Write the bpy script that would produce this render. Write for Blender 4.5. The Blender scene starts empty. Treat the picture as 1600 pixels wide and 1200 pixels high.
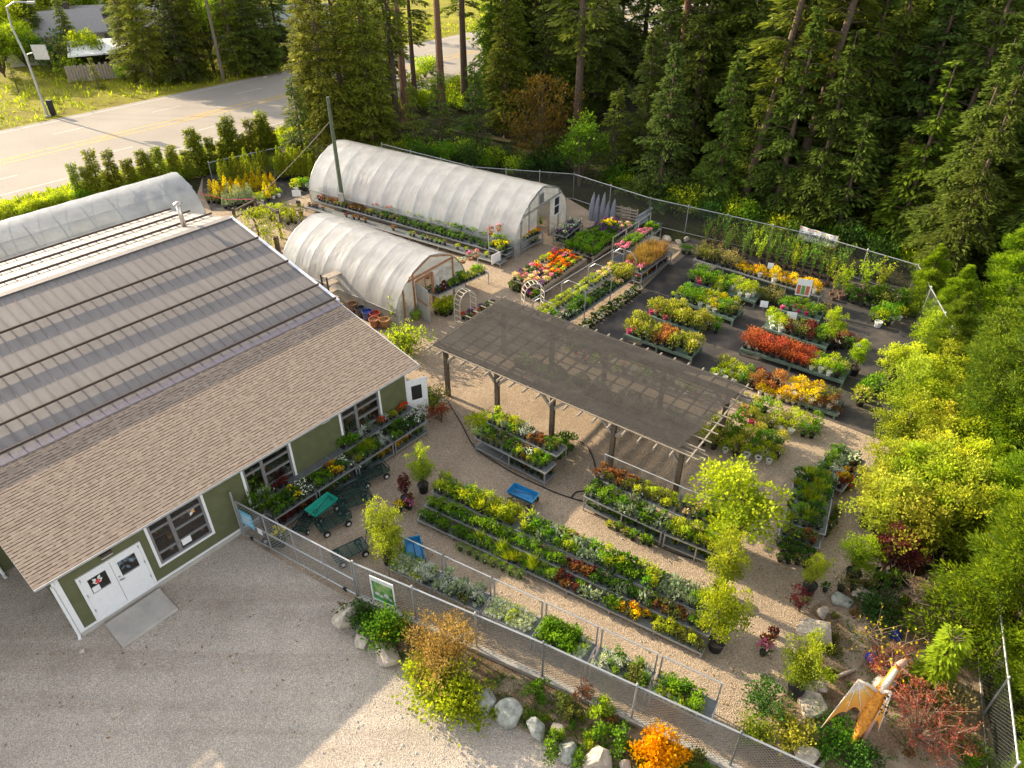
import bpy, math, random
import numpy as np
from mathutils import Vector, Matrix
PI = math.pi
rad = math.radians
rng = random.Random(11)
nr = np.random.RandomState(5)
SC = bpy.context.scene
COL = SC.collection

# ------------------------------------------------------------------ camera, world, sun
H, FPX, TH = 19.5, 1127.0, rad(36)
cT, sT = math.cos(TH), math.sin(TH)
cam = bpy.data.cameras.new('camera'); camo = bpy.data.objects.new('camera', cam); COL.objects.link(camo)
cam.sensor_width = 36; cam.lens = FPX / 1600 * 36
cam.clip_end = 2000; cam.clip_start = .1
camo.location = (0, 0, H); camo.rotation_euler = (PI / 2 - TH, 0, 0)
SC.camera = camo
SC.view_settings.view_transform = 'Standard'; SC.view_settings.look = 'None'
SC.view_settings.exposure = 0; SC.view_settings.gamma = 1
SUN_EL = rad(20.5); SX, SY = -.835, .55
w = bpy.data.worlds.new('World'); SC.world = w; w.use_nodes = True
nt = w.node_tree; bg = nt.nodes['Background']; sky = nt.nodes.new('ShaderNodeTexSky')
sky.sky_type = 'NISHITA'; sky.sun_disc = False; sky.sun_elevation = SUN_EL
sky.sun_rotation = math.atan2(SX, SY); sky.air_density = 1.0; sky.dust_density = 1.5; sky.ozone_density = 1.0
hsv = nt.nodes.new('ShaderNodeHueSaturation'); hsv.inputs['Saturation'].default_value = .22; hsv.inputs['Value'].default_value = 2.75
nt.links.new(sky.outputs[0], hsv.inputs['Color']); nt.links.new(hsv.outputs[0], bg.inputs[0]); bg.inputs[1].default_value = .15
sl = bpy.data.lights.new('sun', 'SUN'); so = bpy.data.objects.new('sun', sl); COL.objects.link(so)
sl.energy = 5.0; sl.angle = rad(.55); sl.color = (2.2, 1.80, 1.22)
sd = Vector((SX * math.cos(SUN_EL), SY * math.cos(SUN_EL), math.sin(SUN_EL)))
so.rotation_euler = sd.to_track_quat('Z', 'Y').to_euler()
cy = SC.cycles
cy.max_bounces = 7; cy.diffuse_bounces = 3; cy.glossy_bounces = 2; cy.transmission_bounces = 4
cy.transparent_max_bounces = 14; cy.caustics_reflective = False; cy.caustics_refractive = False

def G(px, py, z=0.0):
    """where the point of the site at height z lies that the survey photo shows at px, py"""
    u, v = px - 800, py - 600
    d = Vector((u, FPX * cT - v * sT, -(FPX * sT + v * cT)))
    t = (z - H) / d.z
    return Vector((d.x * t, d.y * t, z))

# ------------------------------------------------------------------ materials
MATS = {}
def newmat(name):
    m = bpy.data.materials.new(name); m.use_nodes = True
    return m, m.node_tree, m.node_tree.nodes['Principled BSDF']

def N(nt, typ, **kw):
    n = nt.nodes.new(typ)
    for k, v in kw.items():
        if k in n.inputs: n.inputs[k].default_value = v
        else: setattr(n, k, v)
    return n

def ramp(nt, fac, stops):
    r = nt.nodes.new('ShaderNodeValToRGB'); e = r.color_ramp.elements
    while len(e) < len(stops): e.new(.5)
    for i, (p, c) in enumerate(stops):
        e[i].position = p; e[i].color = (*c, 1)
    nt.links.new(fac, r.inputs[0]); return r.outputs[0]

def pm(name, col, rough=.6, metal=0., var=.18, scale=6., bump=0., bscale=40., spec=.4):
    """painted / plain surface with mottling"""
    if name in MATS: return MATS[name]
    m, nt, b = newmat(name)
    tc = N(nt, 'ShaderNodeTexCoord'); no = N(nt, 'ShaderNodeTexNoise', Scale=scale, Detail=6., Roughness=.65)
    nt.links.new(tc.outputs['Object'], no.inputs['Vector'])
    lo = tuple(c * (1 - var) for c in col); hi = tuple(min(1, c * (1 + var)) for c in col)
    nt.links.new(ramp(nt, no.outputs[0], [(.3, lo), (.7, hi)]), b.inputs['Base Color'])
    b.inputs['Roughness'].default_value = rough; b.inputs['Metallic'].default_value = metal
    b.inputs['Specular IOR Level'].default_value = spec
    if bump:
        n2 = N(nt, 'ShaderNodeTexNoise', Scale=bscale, Detail=4.)
        nt.links.new(tc.outputs['Object'], n2.inputs['Vector'])
        bp = N(nt, 'ShaderNodeBump', Strength=bump, Distance=.02)
        nt.links.new(n2.outputs[0], bp.inputs['Height']); nt.links.new(bp.outputs[0], b.inputs['Normal'])
    MATS[name] = m; return m

def leafmat(name, dark, light, trans=.38, rough=.55, rnd=.25):
    """leaves: per-leaf tint, per-plant brightness, light shining through"""
    if name in MATS: return MATS[name]
    m, nt, b = newmat(name)
    at = N(nt, 'ShaderNodeAttribute', attribute_name='tint')
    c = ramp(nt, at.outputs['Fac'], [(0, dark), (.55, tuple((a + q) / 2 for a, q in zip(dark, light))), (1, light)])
    oi = N(nt, 'ShaderNodeObjectInfo')
    mr = N(nt, 'ShaderNodeMapRange'); mr.inputs['To Min'].default_value = (1 - rnd) * 1.22; mr.inputs['To Max'].default_value = (1 + rnd) * 1.22
    nt.links.new(oi.outputs['Random'], mr.inputs['Value'])
    hs = N(nt, 'ShaderNodeHueSaturation')
    nt.links.new(c, hs.inputs['Color']); nt.links.new(mr.outputs[0], hs.inputs['Value'])
    mh = N(nt, 'ShaderNodeMapRange'); mh.inputs['To Min'].default_value = .485; mh.inputs['To Max'].default_value = .515
    ad = N(nt, 'ShaderNodeMath', operation='MULTIPLY'); ad.inputs[1].default_value = 7.31
    fr = N(nt, 'ShaderNodeMath', operation='FRACT')
    nt.links.new(oi.outputs['Random'], ad.inputs[0]); nt.links.new(ad.outputs[0], fr.inputs[0]); nt.links.new(fr.outputs[0], mh.inputs['Value'])
    nt.links.new(mh.outputs[0], hs.inputs['Hue'])
    nt.links.new(hs.outputs[0], b.inputs['Base Color']); b.inputs['Roughness'].default_value = rough
    b.inputs['Specular IOR Level'].default_value = .12; hs.inputs['Saturation'].default_value = 1.04
    tr = N(nt, 'ShaderNodeBsdfTranslucent')
    g = N(nt, 'ShaderNodeMixRGB', blend_type='MULTIPLY'); g.inputs[0].default_value = 1; g.inputs[2].default_value = (1.5, 1.45, .8, 1)
    nt.links.new(hs.outputs[0], g.inputs[1]); nt.links.new(g.outputs[0], tr.inputs[0])
    mx = N(nt, 'ShaderNodeMixShader'); mx.inputs[0].default_value = trans
    nt.links.new(b.outputs[0], mx.inputs[1]); nt.links.new(tr.outputs[0], mx.inputs[2])
    nt.links.new(mx.outputs[0], nt.nodes['Material Output'].inputs[0])
    MATS[name] = m; return m

def groundmat(name, stops, scale, fine, fstops, bump=.6, bdist=.02, rough=.95, patches=None, stone=None, streak=False):
    m, nt, b = newmat(name)
    tc = N(nt, 'ShaderNodeTexCoord')
    a = N(nt, 'ShaderNodeTexNoise', Scale=scale, Detail=8., Roughness=.65); nt.links.new(tc.outputs['Object'], a.inputs['Vector'])
    f = N(nt, 'ShaderNodeTexNoise', Scale=fine, Detail=3., Roughness=.8); nt.links.new(tc.outputs['Object'], f.inputs['Vector'])
    c1 = ramp(nt, a.outputs[0], stops); c2 = ramp(nt, f.outputs[0], fstops)
    mx = N(nt, 'ShaderNodeMixRGB', blend_type='MULTIPLY'); mx.inputs[0].default_value = 1
    nt.links.new(c1, mx.inputs[1]); nt.links.new(c2, mx.inputs[2]); out = mx.outputs[0]; hgt = f.outputs[0]
    if stone:
        v = N(nt, 'ShaderNodeTexVoronoi', Scale=stone); nt.links.new(tc.outputs['Object'], v.inputs['Vector'])
        sp = N(nt, 'ShaderNodeSeparateColor'); nt.links.new(v.outputs['Color'], sp.inputs[0])
        c3 = ramp(nt, sp.outputs[0], [(0, (.70, .68, .66)), (.6, (1, 1, 1)), (1, (1.35, 1.32, 1.28))])
        m2 = N(nt, 'ShaderNodeMixRGB', blend_type='MULTIPLY'); m2.inputs[0].default_value = 1
        nt.links.new(out, m2.inputs[1]); nt.links.new(c3, m2.inputs[2]); out = m2.outputs[0]
        hgt = v.outputs['Distance']
    if patches:
        p = N(nt, 'ShaderNodeTexNoise', Scale=patches[0], Detail=5.); nt.links.new(tc.outputs['Object'], p.inputs['Vector'])
        pr = ramp(nt, p.outputs[0], [(patches[1], (0, 0, 0)), (patches[2], (1, 1, 1))])
        m3 = N(nt, 'ShaderNodeMixRGB'); nt.links.new(pr, m3.inputs[0]); nt.links.new(out, m3.inputs[1]); m3.inputs[2].default_value = (*patches[3], 1)
        out = m3.outputs[0]
    if streak:
        mp = N(nt, 'ShaderNodeMapping'); mp.inputs['Rotation'].default_value = (0, 0, rad(-40)); mp.inputs['Scale'].default_value = (.045, .9, 1); nt.links.new(tc.outputs['Object'], mp.inputs[0])
        q = N(nt, 'ShaderNodeTexNoise', Scale=1.5, Detail=4., Distortion=.4); nt.links.new(mp.outputs[0], q.inputs['Vector'])
        m4 = N(nt, 'ShaderNodeMixRGB', blend_type='MULTIPLY'); m4.inputs[0].default_value = .8
        nt.links.new(out, m4.inputs[1]); nt.links.new(ramp(nt, q.outputs[0], [(.34, (.84, .82, .80)), (.52, (1, 1, 1)), (.7, (1.07, 1.06, 1.05))]), m4.inputs[2]); out = m4.outputs[0]
    nt.links.new(out, b.inputs['Base Color']); b.inputs['Roughness'].default_value = rough; b.inputs['Specular IOR Level'].default_value = .15
    bp = N(nt, 'ShaderNodeBump', Strength=bump, Distance=bdist); nt.links.new(hgt, bp.inputs['Height']); nt.links.new(bp.outputs[0], b.inputs['Normal'])
    MATS[name] = m; return m

def filmmat(name, col, clear, trans):
    """greenhouse polythene: mostly scattering, partly clear"""
    m, nt, b = newmat(name)
    tc = N(nt, 'ShaderNodeTexCoord'); no = N(nt, 'ShaderNodeTexNoise', Scale=1.2, Detail=5.); nt.links.new(tc.outputs['Object'], no.inputs['Vector'])
    c = ramp(nt, no.outputs[0], [(.3, tuple(x * .74 for x in col)), (.7, col)])
    nt.links.new(c, b.inputs['Base Color']); b.inputs['Roughness'].default_value = .2; b.inputs['Specular IOR Level'].default_value = .8
    w2 = N(nt, 'ShaderNodeTexNoise', Scale=5., Detail=2.); mp = N(nt, 'ShaderNodeMapping'); mp.inputs['Scale'].default_value = (1, .25, .25)
    nt.links.new(tc.outputs['Object'], mp.inputs[0]); nt.links.new(mp.outputs[0], w2.inputs['Vector'])
    bp = N(nt, 'ShaderNodeBump', Strength=.5, Distance=.04); nt.links.new(w2.outputs[0], bp.inputs['Height']); nt.links.new(bp.outputs[0], b.inputs['Normal'])
    tl = N(nt, 'ShaderNodeBsdfTranslucent'); nt.links.new(c, tl.inputs[0])
    tp = N(nt, 'ShaderNodeBsdfTransparent'); tp.inputs[0].default_value = (.95, .95, .92, 1)
    m1 = N(nt, 'ShaderNodeMixShader'); m1.inputs[0].default_value = trans
    nt.links.new(b.outputs[0], m1.inputs[1]); nt.links.new(tl.outputs[0], m1.inputs[2])
    m2 = N(nt, 'ShaderNodeMixShader'); m2.inputs[0].default_value = clear
    nt.links.new(m1.outputs[0], m2.inputs[1]); nt.links.new(tp.outputs[0], m2.inputs[2])
    nt.links.new(m2.outputs[0], nt.nodes['Material Output'].inputs[0])
    MATS[name] = m; return m

def holemat(name, col, pitch, wire, rough=.5, metal=.5, square=False, cover=None):
    """woven wire / net: wires drawn in object space, open between them"""
    m, nt, b = newmat(name)
    b.inputs['Base Color'].default_value = (*col, 1); b.inputs['Roughness'].default_value = rough; b.inputs['Metallic'].default_value = metal
    tc = N(nt, 'ShaderNodeTexCoord'); sx = N(nt, 'ShaderNodeSeparateXYZ'); nt.links.new(tc.outputs['Object'], sx.inputs[0])
    def line(kx, ky, kz):
        a = N(nt, 'ShaderNodeVectorMath', operation='DOT_PRODUCT'); a.inputs[1].default_value = (kx / pitch, ky / pitch, kz / pitch)
        nt.links.new(tc.outputs['Object'], a.inputs[0])
        f = N(nt, 'ShaderNodeMath', operation='FRACT'); nt.links.new(a.outputs['Value'], f.inputs[0])
        l = N(nt, 'ShaderNodeMath', operation='LESS_THAN'); l.inputs[1].default_value = wire; nt.links.new(f.outputs[0], l.inputs[0]); return l.outputs[0]
    A, B = (line(1, 0, 0), line(0, 1, 0)) if square else (line(.71, 0, .71), line(.71, 0, -.71))
    mx = N(nt, 'ShaderNodeMath', operation='MAXIMUM'); nt.links.new(A, mx.inputs[0]); nt.links.new(B, mx.inputs[1])
    tp = N(nt, 'ShaderNodeBsdfTransparent'); ms = N(nt, 'ShaderNodeMixShader')
    nt.links.new(mx.outputs[0], ms.inputs[0]); nt.links.new(tp.outputs[0], ms.inputs[1]); nt.links.new(b.outputs[0], ms.inputs[2])
    nt.links.new(ms.outputs[0], nt.nodes['Material Output'].inputs[0]); MATS[name] = m; return m

GRAVEL = groundmat('gravel', [(.25, (.34, .27, .20)), (.5, (.46, .37, .28)), (.75, (.55, .45, .34))], .35, 30, [(.25, (.5, .48, .46)), (.5, (.9, .88, .86)), (.75, (1.25, 1.2, 1.15))], .9, .03, stone=34, patches=(.5, .62, .8, (.22, .175, .125)))
LOT = groundmat('lot_gravel', [(.25, (.41, .365, .315)), (.5, (.52, .465, .405)), (.75, (.61, .55, .48))], .4, 26, [(.25, (.5, .48, .46)), (.5, (.9, .88, .86)), (.75, (1.2, 1.17, 1.13))],   .8, .02, stone=42, patches=(.45, .55, .80, (.30, .25, .20)), streak=True)
FABRIC = groundmat('weed_fabric', [(.3, (.045, .043, .045)), (.7, (.085, .078, .074))], .6, 9, [(.3, (.8, .8, .8)), (.7, (1.15, 1.12, 1.1))], .3, .01, .7, patches=(.7, .5, .8, (.19, .155, .12)))
ASPHALT = groundmat('asphalt', [(.3, (.30, .265, .23)), (.7, (.37, .33, .285))], .12, 6, [(.3, (.9, .9, .9)), (.7, (1.08, 1.08, 1.08))], .2, .005, .9)
GRASSG = groundmat('meadow', [(.25, (.17, .12, .035)), (.5, (.27, .25, .025)), (.75, (.40, .37, .03))], .25, 5, [(.3, (.55, .55, .5)), (.7, (1.3, 1.3, 1.2))], .9, .15)
FOREST = groundmat('forest_floor', [(.3, (.028, .024, .014)), (.55, (.05, .05, .02)), (.75, (.085, .10, .02))], .3, 4, [(.3, (.5, .5, .5)), (.7, (1.3, 1.3, 1.3))], .9, .15)
BARK = groundmat('bark_mulch', [(.3, (.15, .10, .06)), (.7, (.28, .20, .13))], .8, 14, [(.3, (.5, .5, .5)), (.7, (1.4, 1.35, 1.3))], 1., .05, patches=(.9, .45, .7, (.42, .34, .25)))
CONC = pm('concrete', (.42, .39, .35), .85, var=.15, scale=2, bump=.2)
STEEL = pm('galvanised_steel', (.42, .43, .44), .45, .6, .12, 3)
DECK = pm('bench_deck', (.16, .17, .17), .6, .3, .2, 5)
WHITE = pm('white_paint', (.76, .76, .76), .45, var=.05)
SIDING_COL = (.095, .105, .045)
DARKWOOD = pm('weathered_post', (.115, .085, .06), .85, var=.35, scale=7, bump=.4)
GREYWOOD = pm('silvered_wood', (.33, .275, .22), .85, var=.3, scale=5, bump=.3)
REDWOOD = pm('cedar_frame', (.36, .17, .08), .75, var=.25, scale=5)
GREENWOOD = pm('green_painted_wood', (.105, .155, .125), .75, var=.25, scale=4)
BLACKP = pm('black_plastic', (.016, .016, .017), .5)
SOIL = pm('potting_soil', (.035, .024, .016), .95, var=.4, scale=30)
BROWNM = pm('brown_steel', (.085, .062, .052), .5, .3)
TYRE = pm('tyre_rubber', (.02, .02, .02), .8)
BLUEP = pm('blue_plastic', (.02, .20, .42), .38, var=.12)
TEALP = pm('teal_plastic', (.02, .33, .24), .38, var=.12)
GREENM = pm('green_steel', (.012, .05, .038), .5, .2)
ROCK = pm('granite', (.44, .38, .31), .95, var=.4, scale=5, bump=1., bscale=14, spec=.15)
ROCK2 = pm('grey_green_stone', (.33, .335, .29), .95, var=.5, scale=5, bump=1., bscale=14, spec=.15)
TRUNK = pm('tree_bark', (.12, .085, .06), .95, var=.45, scale=8, bump=.9, bscale=14)
TRUNKR = pm('reddish_bark', (.21, .115, .075), .95, var=.4, scale=8, bump=.9, bscale=14)
TWIG = pm('bare_twig', (.25, .17, .125), .9, var=.3)
GLASS = pm('window_glass', (.02, .022, .022), .08, var=.2, scale=1.5, spec=.6)
POTM = dict(black=BLACKP, white=pm('white_pot', (.66, .65, .64), .5), pink=pm('pink_pot', (.62, .03, .18), .45), blue=pm('blue_pot', (.05, .22, .55), .45), clay=pm('clay_pot', (.34, .13, .06), .8), brown=pm('brown_pot', (.12, .07, .05), .7), purple=pm('purple_pot', (.22, .03, .30), .45), grey=pm('grey_pot', (.13, .13, .14), .6))

# ------------------------------------------------------------------ mesh building
class MB:
    def __init__(s): s.v, s.f, s.m, s.t = [], [], [], []
    def face(s, pts, mi=0, t=.5):
        b = len(s.v); s.v += [tuple(p) for p in pts]; s.f.append(tuple(range(b, b + len(pts)))); s.m.append(mi); s.t.append(t)
    def add(s, vs, fs, mi=0, t=.5):
        b = len(s.v); s.v += [tuple(p) for p in vs]
        for f in fs: s.f.append(tuple(b + i for i in f)); s.m.append(mi); s.t.append(t)
    def box(s, x0, x1, y0, y1, z0, z1, mi=0):
        s.add([(x0, y0, z0), (x1, y0, z0), (x1, y1, z0), (x0, y1, z0), (x0, y0, z1), (x1, y0, z1), (x1, y1, z1), (x0, y1, z1)],
              [(0, 3, 2, 1), (4, 5, 6, 7), (0, 1, 5, 4), (1, 2, 6, 5), (2, 3, 7, 6), (3, 0, 4, 7)], mi)
    def bar(s, p, q, w=.04, h=None, mi=0):
        p, q = Vector(p), Vector(q); d = (q - p).normalized(); h = h or w
        up = Vector((0, 0, 1)) if abs(d.z) < .95 else Vector((0, 1, 0))
        a = d.cross(up).normalized() * w / 2; b = a.cross(d).normalized() * h / 2
        s.add([p - a - b, p + a - b, p + a + b, p - a + b, q - a - b, q + a - b, q + a + b, q - a + b],
              [(0, 3, 2, 1), (4, 5, 6, 7), (0, 1, 5, 4), (1, 2, 6, 5), (2, 3, 7, 6), (3, 0, 4, 7)], mi)
    def tube(s, pts, r, n=8, mi=0, cap=True):
        pts = [Vector(p) for p in pts]; k = len(pts); rs = r if isinstance(r, (list, tuple)) else [r] * k
        vs, fs = [], []; ref = Vector((.13, .97, .2))
        for i, p in enumerate(pts):
            d = (pts[min(i + 1, k - 1)] - pts[max(i - 1, 0)]).normalized()
            a = d.cross(ref); a = a.normalized() if a.length > .05 else d.orthogonal().normalized(); b = d.cross(a)
            for j in range(n):
                t = 2 * PI * j / n; vs.append(p + (a * math.cos(t) + b * math.sin(t)) * rs[i])
        for i in range(k - 1):
            for j in range(n): fs.append((i * n + j, i * n + (j + 1) % n, (i + 1) * n + (j + 1) % n, (i + 1) * n + j))
        if cap: fs += [tuple(reversed(range(n))), tuple(range((k - 1) * n, k * n))]
        s.add(vs, fs, mi)
    def lathe(s, prof, n=12, c=(0, 0, 0), mi=0):
        vs, fs = [], []
        for r, z in prof:
            for j in range(n): t = 2 * PI * j / n; vs.append((c[0] + r * math.cos(t), c[1] + r * math.sin(t), c[2] + z))
        for i in range(len(prof) - 1):
            for j in range(n): fs.append((i * n + j, i * n + (j + 1) % n, (i + 1) * n + (j + 1) % n, (i + 1) * n + j))
        if prof[0][0] > 1e-4: fs.append(tuple(reversed(range(n))))
        if prof[-1][0] > 1e-4: fs.append(tuple(range((len(prof) - 1) * n, len(prof) * n)))
        s.add(vs, fs, mi)
    def leaves(s, P, D, L, W, mi=0, flat=.6, tint=None, rs=nr):
        """pointed leaf quads from P along D"""
        P = np.asarray(P, float); D = np.asarray(D, float); n = len(P)
        D = D / (np.linalg.norm(D, axis=1, keepdims=True) + 1e-9)
        S = np.cross(D, np.array([0, 0, 1.])) * flat + rs.normal(size=(n, 3)) * (1.05 - flat)
        S -= D * np.sum(S * D, axis=1, keepdims=True); S /= np.linalg.norm(S, axis=1, keepdims=True) + 1e-9
        k = rs.uniform(.7, 1.25, (n, 1)); L = np.broadcast_to(np.asarray(L, float).reshape(-1, 1), (n, 1)) * k; W = np.broadcast_to(np.asarray(W, float).reshape(-1, 1), (n, 1)) * k
        Q = np.stack([P, P + D * L * .45 + S * W / 2, P + D * L, P + D * L * .45 - S * W / 2], axis=1).reshape(-1, 3)
        b = len(s.v); s.v += [tuple(q) for q in Q.tolist()]
        s.f += [(b + 4 * i, b + 4 * i + 1, b + 4 * i + 2, b + 4 * i + 3) for i in range(n)]; s.m += [mi] * n
        t = rs.uniform(0, 1, n) if tint is None else np.clip(tint + rs.uniform(-.25, .25, n), 0, 1)
        s.t += t.tolist()
    def mesh(s, name, mats, smooth=False):
        me = bpy.data.meshes.new(name); me.from_pydata(s.v, [], s.f)
        for m in mats: me.materials.append(m)
        me.polygons.foreach_set('material_index', s.m)
        a = me.attributes.new('tint', 'FLOAT', 'FACE'); a.data.foreach_set('value', s.t)
        if smooth: me.polygons.foreach_set('use_smooth', [True] * len(s.f))
        me.update(); return me
    def build(s, name, mats, parent=None, smooth=False, loc=None, rz=0):
        o = bpy.data.objects.new(name, s.mesh(name, mats if isinstance(mats, list) else [mats], smooth)); COL.objects.link(o)
        if parent: o.parent = parent
        if loc is not None: o.location = loc
        o.rotation_euler.z = rz; return o

def tag(o, label=None, cat=None, group=None, kind=None):
    if label: o['label'] = label
    if cat: o['category'] = cat
    if group: o['group'] = group
    if kind: o['kind'] = kind
    return o
def empty(name, loc=(0, 0, 0), rz=0):
    o = bpy.data.objects.new(name, None); COL.objects.link(o); o.location = loc; o.rotation_euler.z = rz; o.empty_display_size = .2; return o
def put(name, me, loc=(0, 0, 0), rz=0, s=1, parent=None):
    o = bpy.data.objects.new(name, me); COL.objects.link(o); o.location = loc; o.rotation_euler.z = rz
    o.scale = (s, s, s) if not isinstance(s, (tuple, list)) else s
    if parent: o.parent = parent
    return o
def copy_tree(o, parent=None):
    c = o.copy(); COL.objects.link(c); c.parent = parent
    for ch in list(o.children): copy_tree(ch, c)
    return c
def sheet(name, pts, z, mat, kind='structure'):
    mb = MB(); mb.face([(p[0], p[1], z) for p in pts]); return tag(mb.build(name, mat), kind=kind)
def az(A, B): return math.atan2(B[1] - A[1], B[0] - A[0])

def unit(n, rs=nr):
    u = rs.normal(size=(n, 3)); return u / np.linalg.norm(u, axis=1, keepdims=True)
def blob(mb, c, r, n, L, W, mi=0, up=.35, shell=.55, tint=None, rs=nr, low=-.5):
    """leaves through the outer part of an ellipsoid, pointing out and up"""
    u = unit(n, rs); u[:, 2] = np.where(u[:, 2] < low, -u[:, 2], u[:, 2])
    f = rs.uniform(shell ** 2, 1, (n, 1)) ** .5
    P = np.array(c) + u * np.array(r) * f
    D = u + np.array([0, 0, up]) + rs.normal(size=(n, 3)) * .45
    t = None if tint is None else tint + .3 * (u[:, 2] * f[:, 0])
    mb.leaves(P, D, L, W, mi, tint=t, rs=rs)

# ------------------------------------------------------------------ leaf colours
LM = {}
for k, (a, b, t) in dict(
    conifer=((.036, .060, .013), (.14, .19, .034), .36), conifer_blue=((.036, .062, .018), (.13, .18, .04), .34),
    conifer_olive=((.055, .078, .013), (.2, .23, .034), .38), cedar=((.075, .13, .012), (.29, .36, .032), .46), cedar_dark=((.055, .10, .012), (.19, .255, .03), .38),
    larch=((.075, .105, .015), (.22, .225, .035), .38), rust=((.075, .055, .012), (.17, .105, .02), .3), hedge=((.085, .125, .014), (.27, .29, .035), .5),
    spring=((.12, .19, .015), (.36, .42, .035), .45), lime=((.13, .19, .02), (.36, .40, .045), .45), gold=((.30, .25, .015), (.58, .44, .03), .4),
    lush=((.035, .09, .010), (.14, .26, .025), .38), herb=((.05, .12, .012), (.2, .33, .03), .4), deep=((.02, .055, .012), (.07, .14, .025), .3),
    sage=((.12, .16, .10), (.26, .32, .21), .3), pale=((.2, .25, .12), (.5, .55, .36), .35), silver=((.2, .23, .2), (.5, .53, .48), .3),
    bronze=((.09, .045, .02), (.26, .13, .05), .35), red=((.14, .02, .012), (.36, .07, .035), .4), maroon=((.055, .014, .014), (.16, .04, .035), .35),
    orange=((.45, .17, .012), (.75, .33, .02), .4), orangeb=((.17, .12, .04), (.36, .22, .07), .32), rhodo=((.09, .13, .018), (.33, .34, .05), .38),
    rhodored=((.14, .08, .03), (.36, .16, .07), .38), olive=((.06, .075, .02), (.17, .18, .04), .35), scrub=((.14, .13, .05), (.3, .26, .1), .3),
    pinkf=((.5, .05, .2), (.75, .3, .5), .3), orangef=((.7, .12, .02), (.85, .4, .06), .3), whitef=((.7, .7, .66), (.85, .85, .8), .3), yellowf=((.7, .5, .01), (.85, .68, .03), .3),
    purplef=((.14, .03, .22), (.3, .1, .42), .3), redf=((.5, .02, .03), (.7, .08, .05), .3), blushf=((.6, .35, .3), (.8, .55, .45), .3), tag=((.72, .72, .72), (.85, .85, .85), .1),
    weep=((.1, .12, .015), (.27, .28, .03), .4), barberry=((.19, .04, .02), (.42, .13, .06), .4), mapleY=((.15, .21, .02), (.44, .46, .055), .48), mapleO=((.17, .205, .025), (.44, .43, .06), .46),
    redtwig=((.24, .07, .04), (.5, .19, .1), .35), grassb=((.10, .15, .012), (.34, .38, .03), .4)).items():
    LM[k] = leafmat('leaf_' + k, a, b, t)

# ------------------------------------------------------------------ the ground
HOR = 900
tag(MB().build('x', FOREST), kind='structure') if False else None
sheet('ground', [(-HOR, -60), (HOR, -60), (HOR, HOR), (-HOR, HOR)], -.02, FOREST)
def P2(*q): return [G(a, b) for a, b in q]
# road and verges
r0, r1 = G(0, 318), G(459, 196)
rd = (r1 - r0).normalized(); rn = Vector((-rd.y, rd.x, 0))
def RP(s, t): return r0 + rd * s + rn * t
f0, f1 = G(0, 199), G(476, 108)
RWID = ((f0 - r0).dot(rn) + (f1 - r0).dot(rn)) / 2
sheet('grass_verge', [RP(-120, -3.6), RP(130, -3.6), RP(130, RWID + 46), RP(-120, RWID + 46)], -.01, GRASSG)
sheet('road', [RP(-150, 0), RP(160, 0), RP(160, RWID), RP(-150, RWID)], 0., ASPHALT)
YEL = pm('yellow_line', (.46, .32, .13), .8, var=.3, scale=3); WLINE = pm('white_line', (.55, .52, .48), .8, var=.25, scale=3)
mb = MB()
def line(mb, t, s0, s1, wd=.12):
    a, b, c, d = RP(s0, t - wd / 2), RP(s1, t - wd / 2), RP(s1, t + wd / 2), RP(s0, t + wd / 2)
    mb.face([(p.x, p.y, .005) for p in (a, b, c, d)])
def roadt(px, py): return (G(px, py) - r0).dot(rn)
ty1, ty2 = roadt(60, 243), roadt(170, 211)
line(mb, ty1, -60, 120, .28); line(mb, ty2, -60, 120, .28)
for k in range(-6, 14): line(mb, ty1 + .35, k * 9, k * 9 + 3.2, .2); line(mb, ty2 - .35, k * 9 + 2, k * 9 + 5.2, .2)
tag(mb.build('road_line', YEL), kind='structure')
mb = MB(); line(mb, roadt(60, 290), -60, 120, .14); line(mb, RWID - .8, -60, 120, .14)
for k in range(-6, 14): line(mb, (roadt(60, 290) + ty1) / 2, k * 9, k * 9 + 3, .13); line(mb, (RWID - .8 + ty2) / 2, k * 9, k * 9 + 3, .13)
tag(mb.build('lane_line', WLINE), kind='structure')
# the yard
sheet('gravel_lot', P2((-700, 2400), (-500, 900), (0, 830), (150, 960), (372, 835), (560, 945), (700, 1040), (870, 1120), (1010, 1215), (1100, 1500), (900, 2400)), 0., LOT)
sheet('gravel_yard', P2((372, 835), (560, 945), (850, 1060), (1130, 1190), (1240, 1080), (1300, 960), (1440, 850), (1500, 700), (1470, 500), (1420, 460), (1200, 405), (1040, 375), (930, 335), (870, 300), (740, 268), (420, 225), (320, 265), (300, 330), (410, 400), (560, 520), (640, 640)), .002, GRAVEL)
sheet('weed_fabric', P2((880, 545), (1000, 455), (1062, 395), (1075, 372), (1215, 398), (1432, 455), (1432, 560), (1395, 695), (1290, 655), (1120, 590)), .008, FABRIC)
sheet('weed_fabric', P2((318, 262), (420, 232), (500, 250), (492, 300), (400, 330), (330, 330), (316, 300)), .008, FABRIC)
sheet('planting_bed', P2((525, 940), (585, 948), (848, 1066), (1140, 1200), (1180, 1330), (1000, 1330), (930, 1190), (800, 1135), (700, 1075), (610, 1025)), .008, BARK)
sheet('rock_garden', P2((1130, 1185), (1235, 1075), (1255, 960), (1330, 905), (1425, 905), (1495, 880), (1560, 1200), (1560, 1400), (1200, 1400)), .008, BARK)

# ------------------------------------------------------------------ garden shop
ZE = 3.0
E1, E2 = G(54, 918, ZE), G(652, 569, ZE)
bd = (E2 - E1).normalized(); bn = Vector((bd.y, -bd.x, 0))
BL = (E2 - E1).length
brz = math.atan2(bd.y, bd.x)
shop = empty('garden_shop', (E1.x, E1.y, 0), brz)
tag(shop, 'long olive green shop with tan shingle lower roof and grey metal upper roof', 'building')
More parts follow.
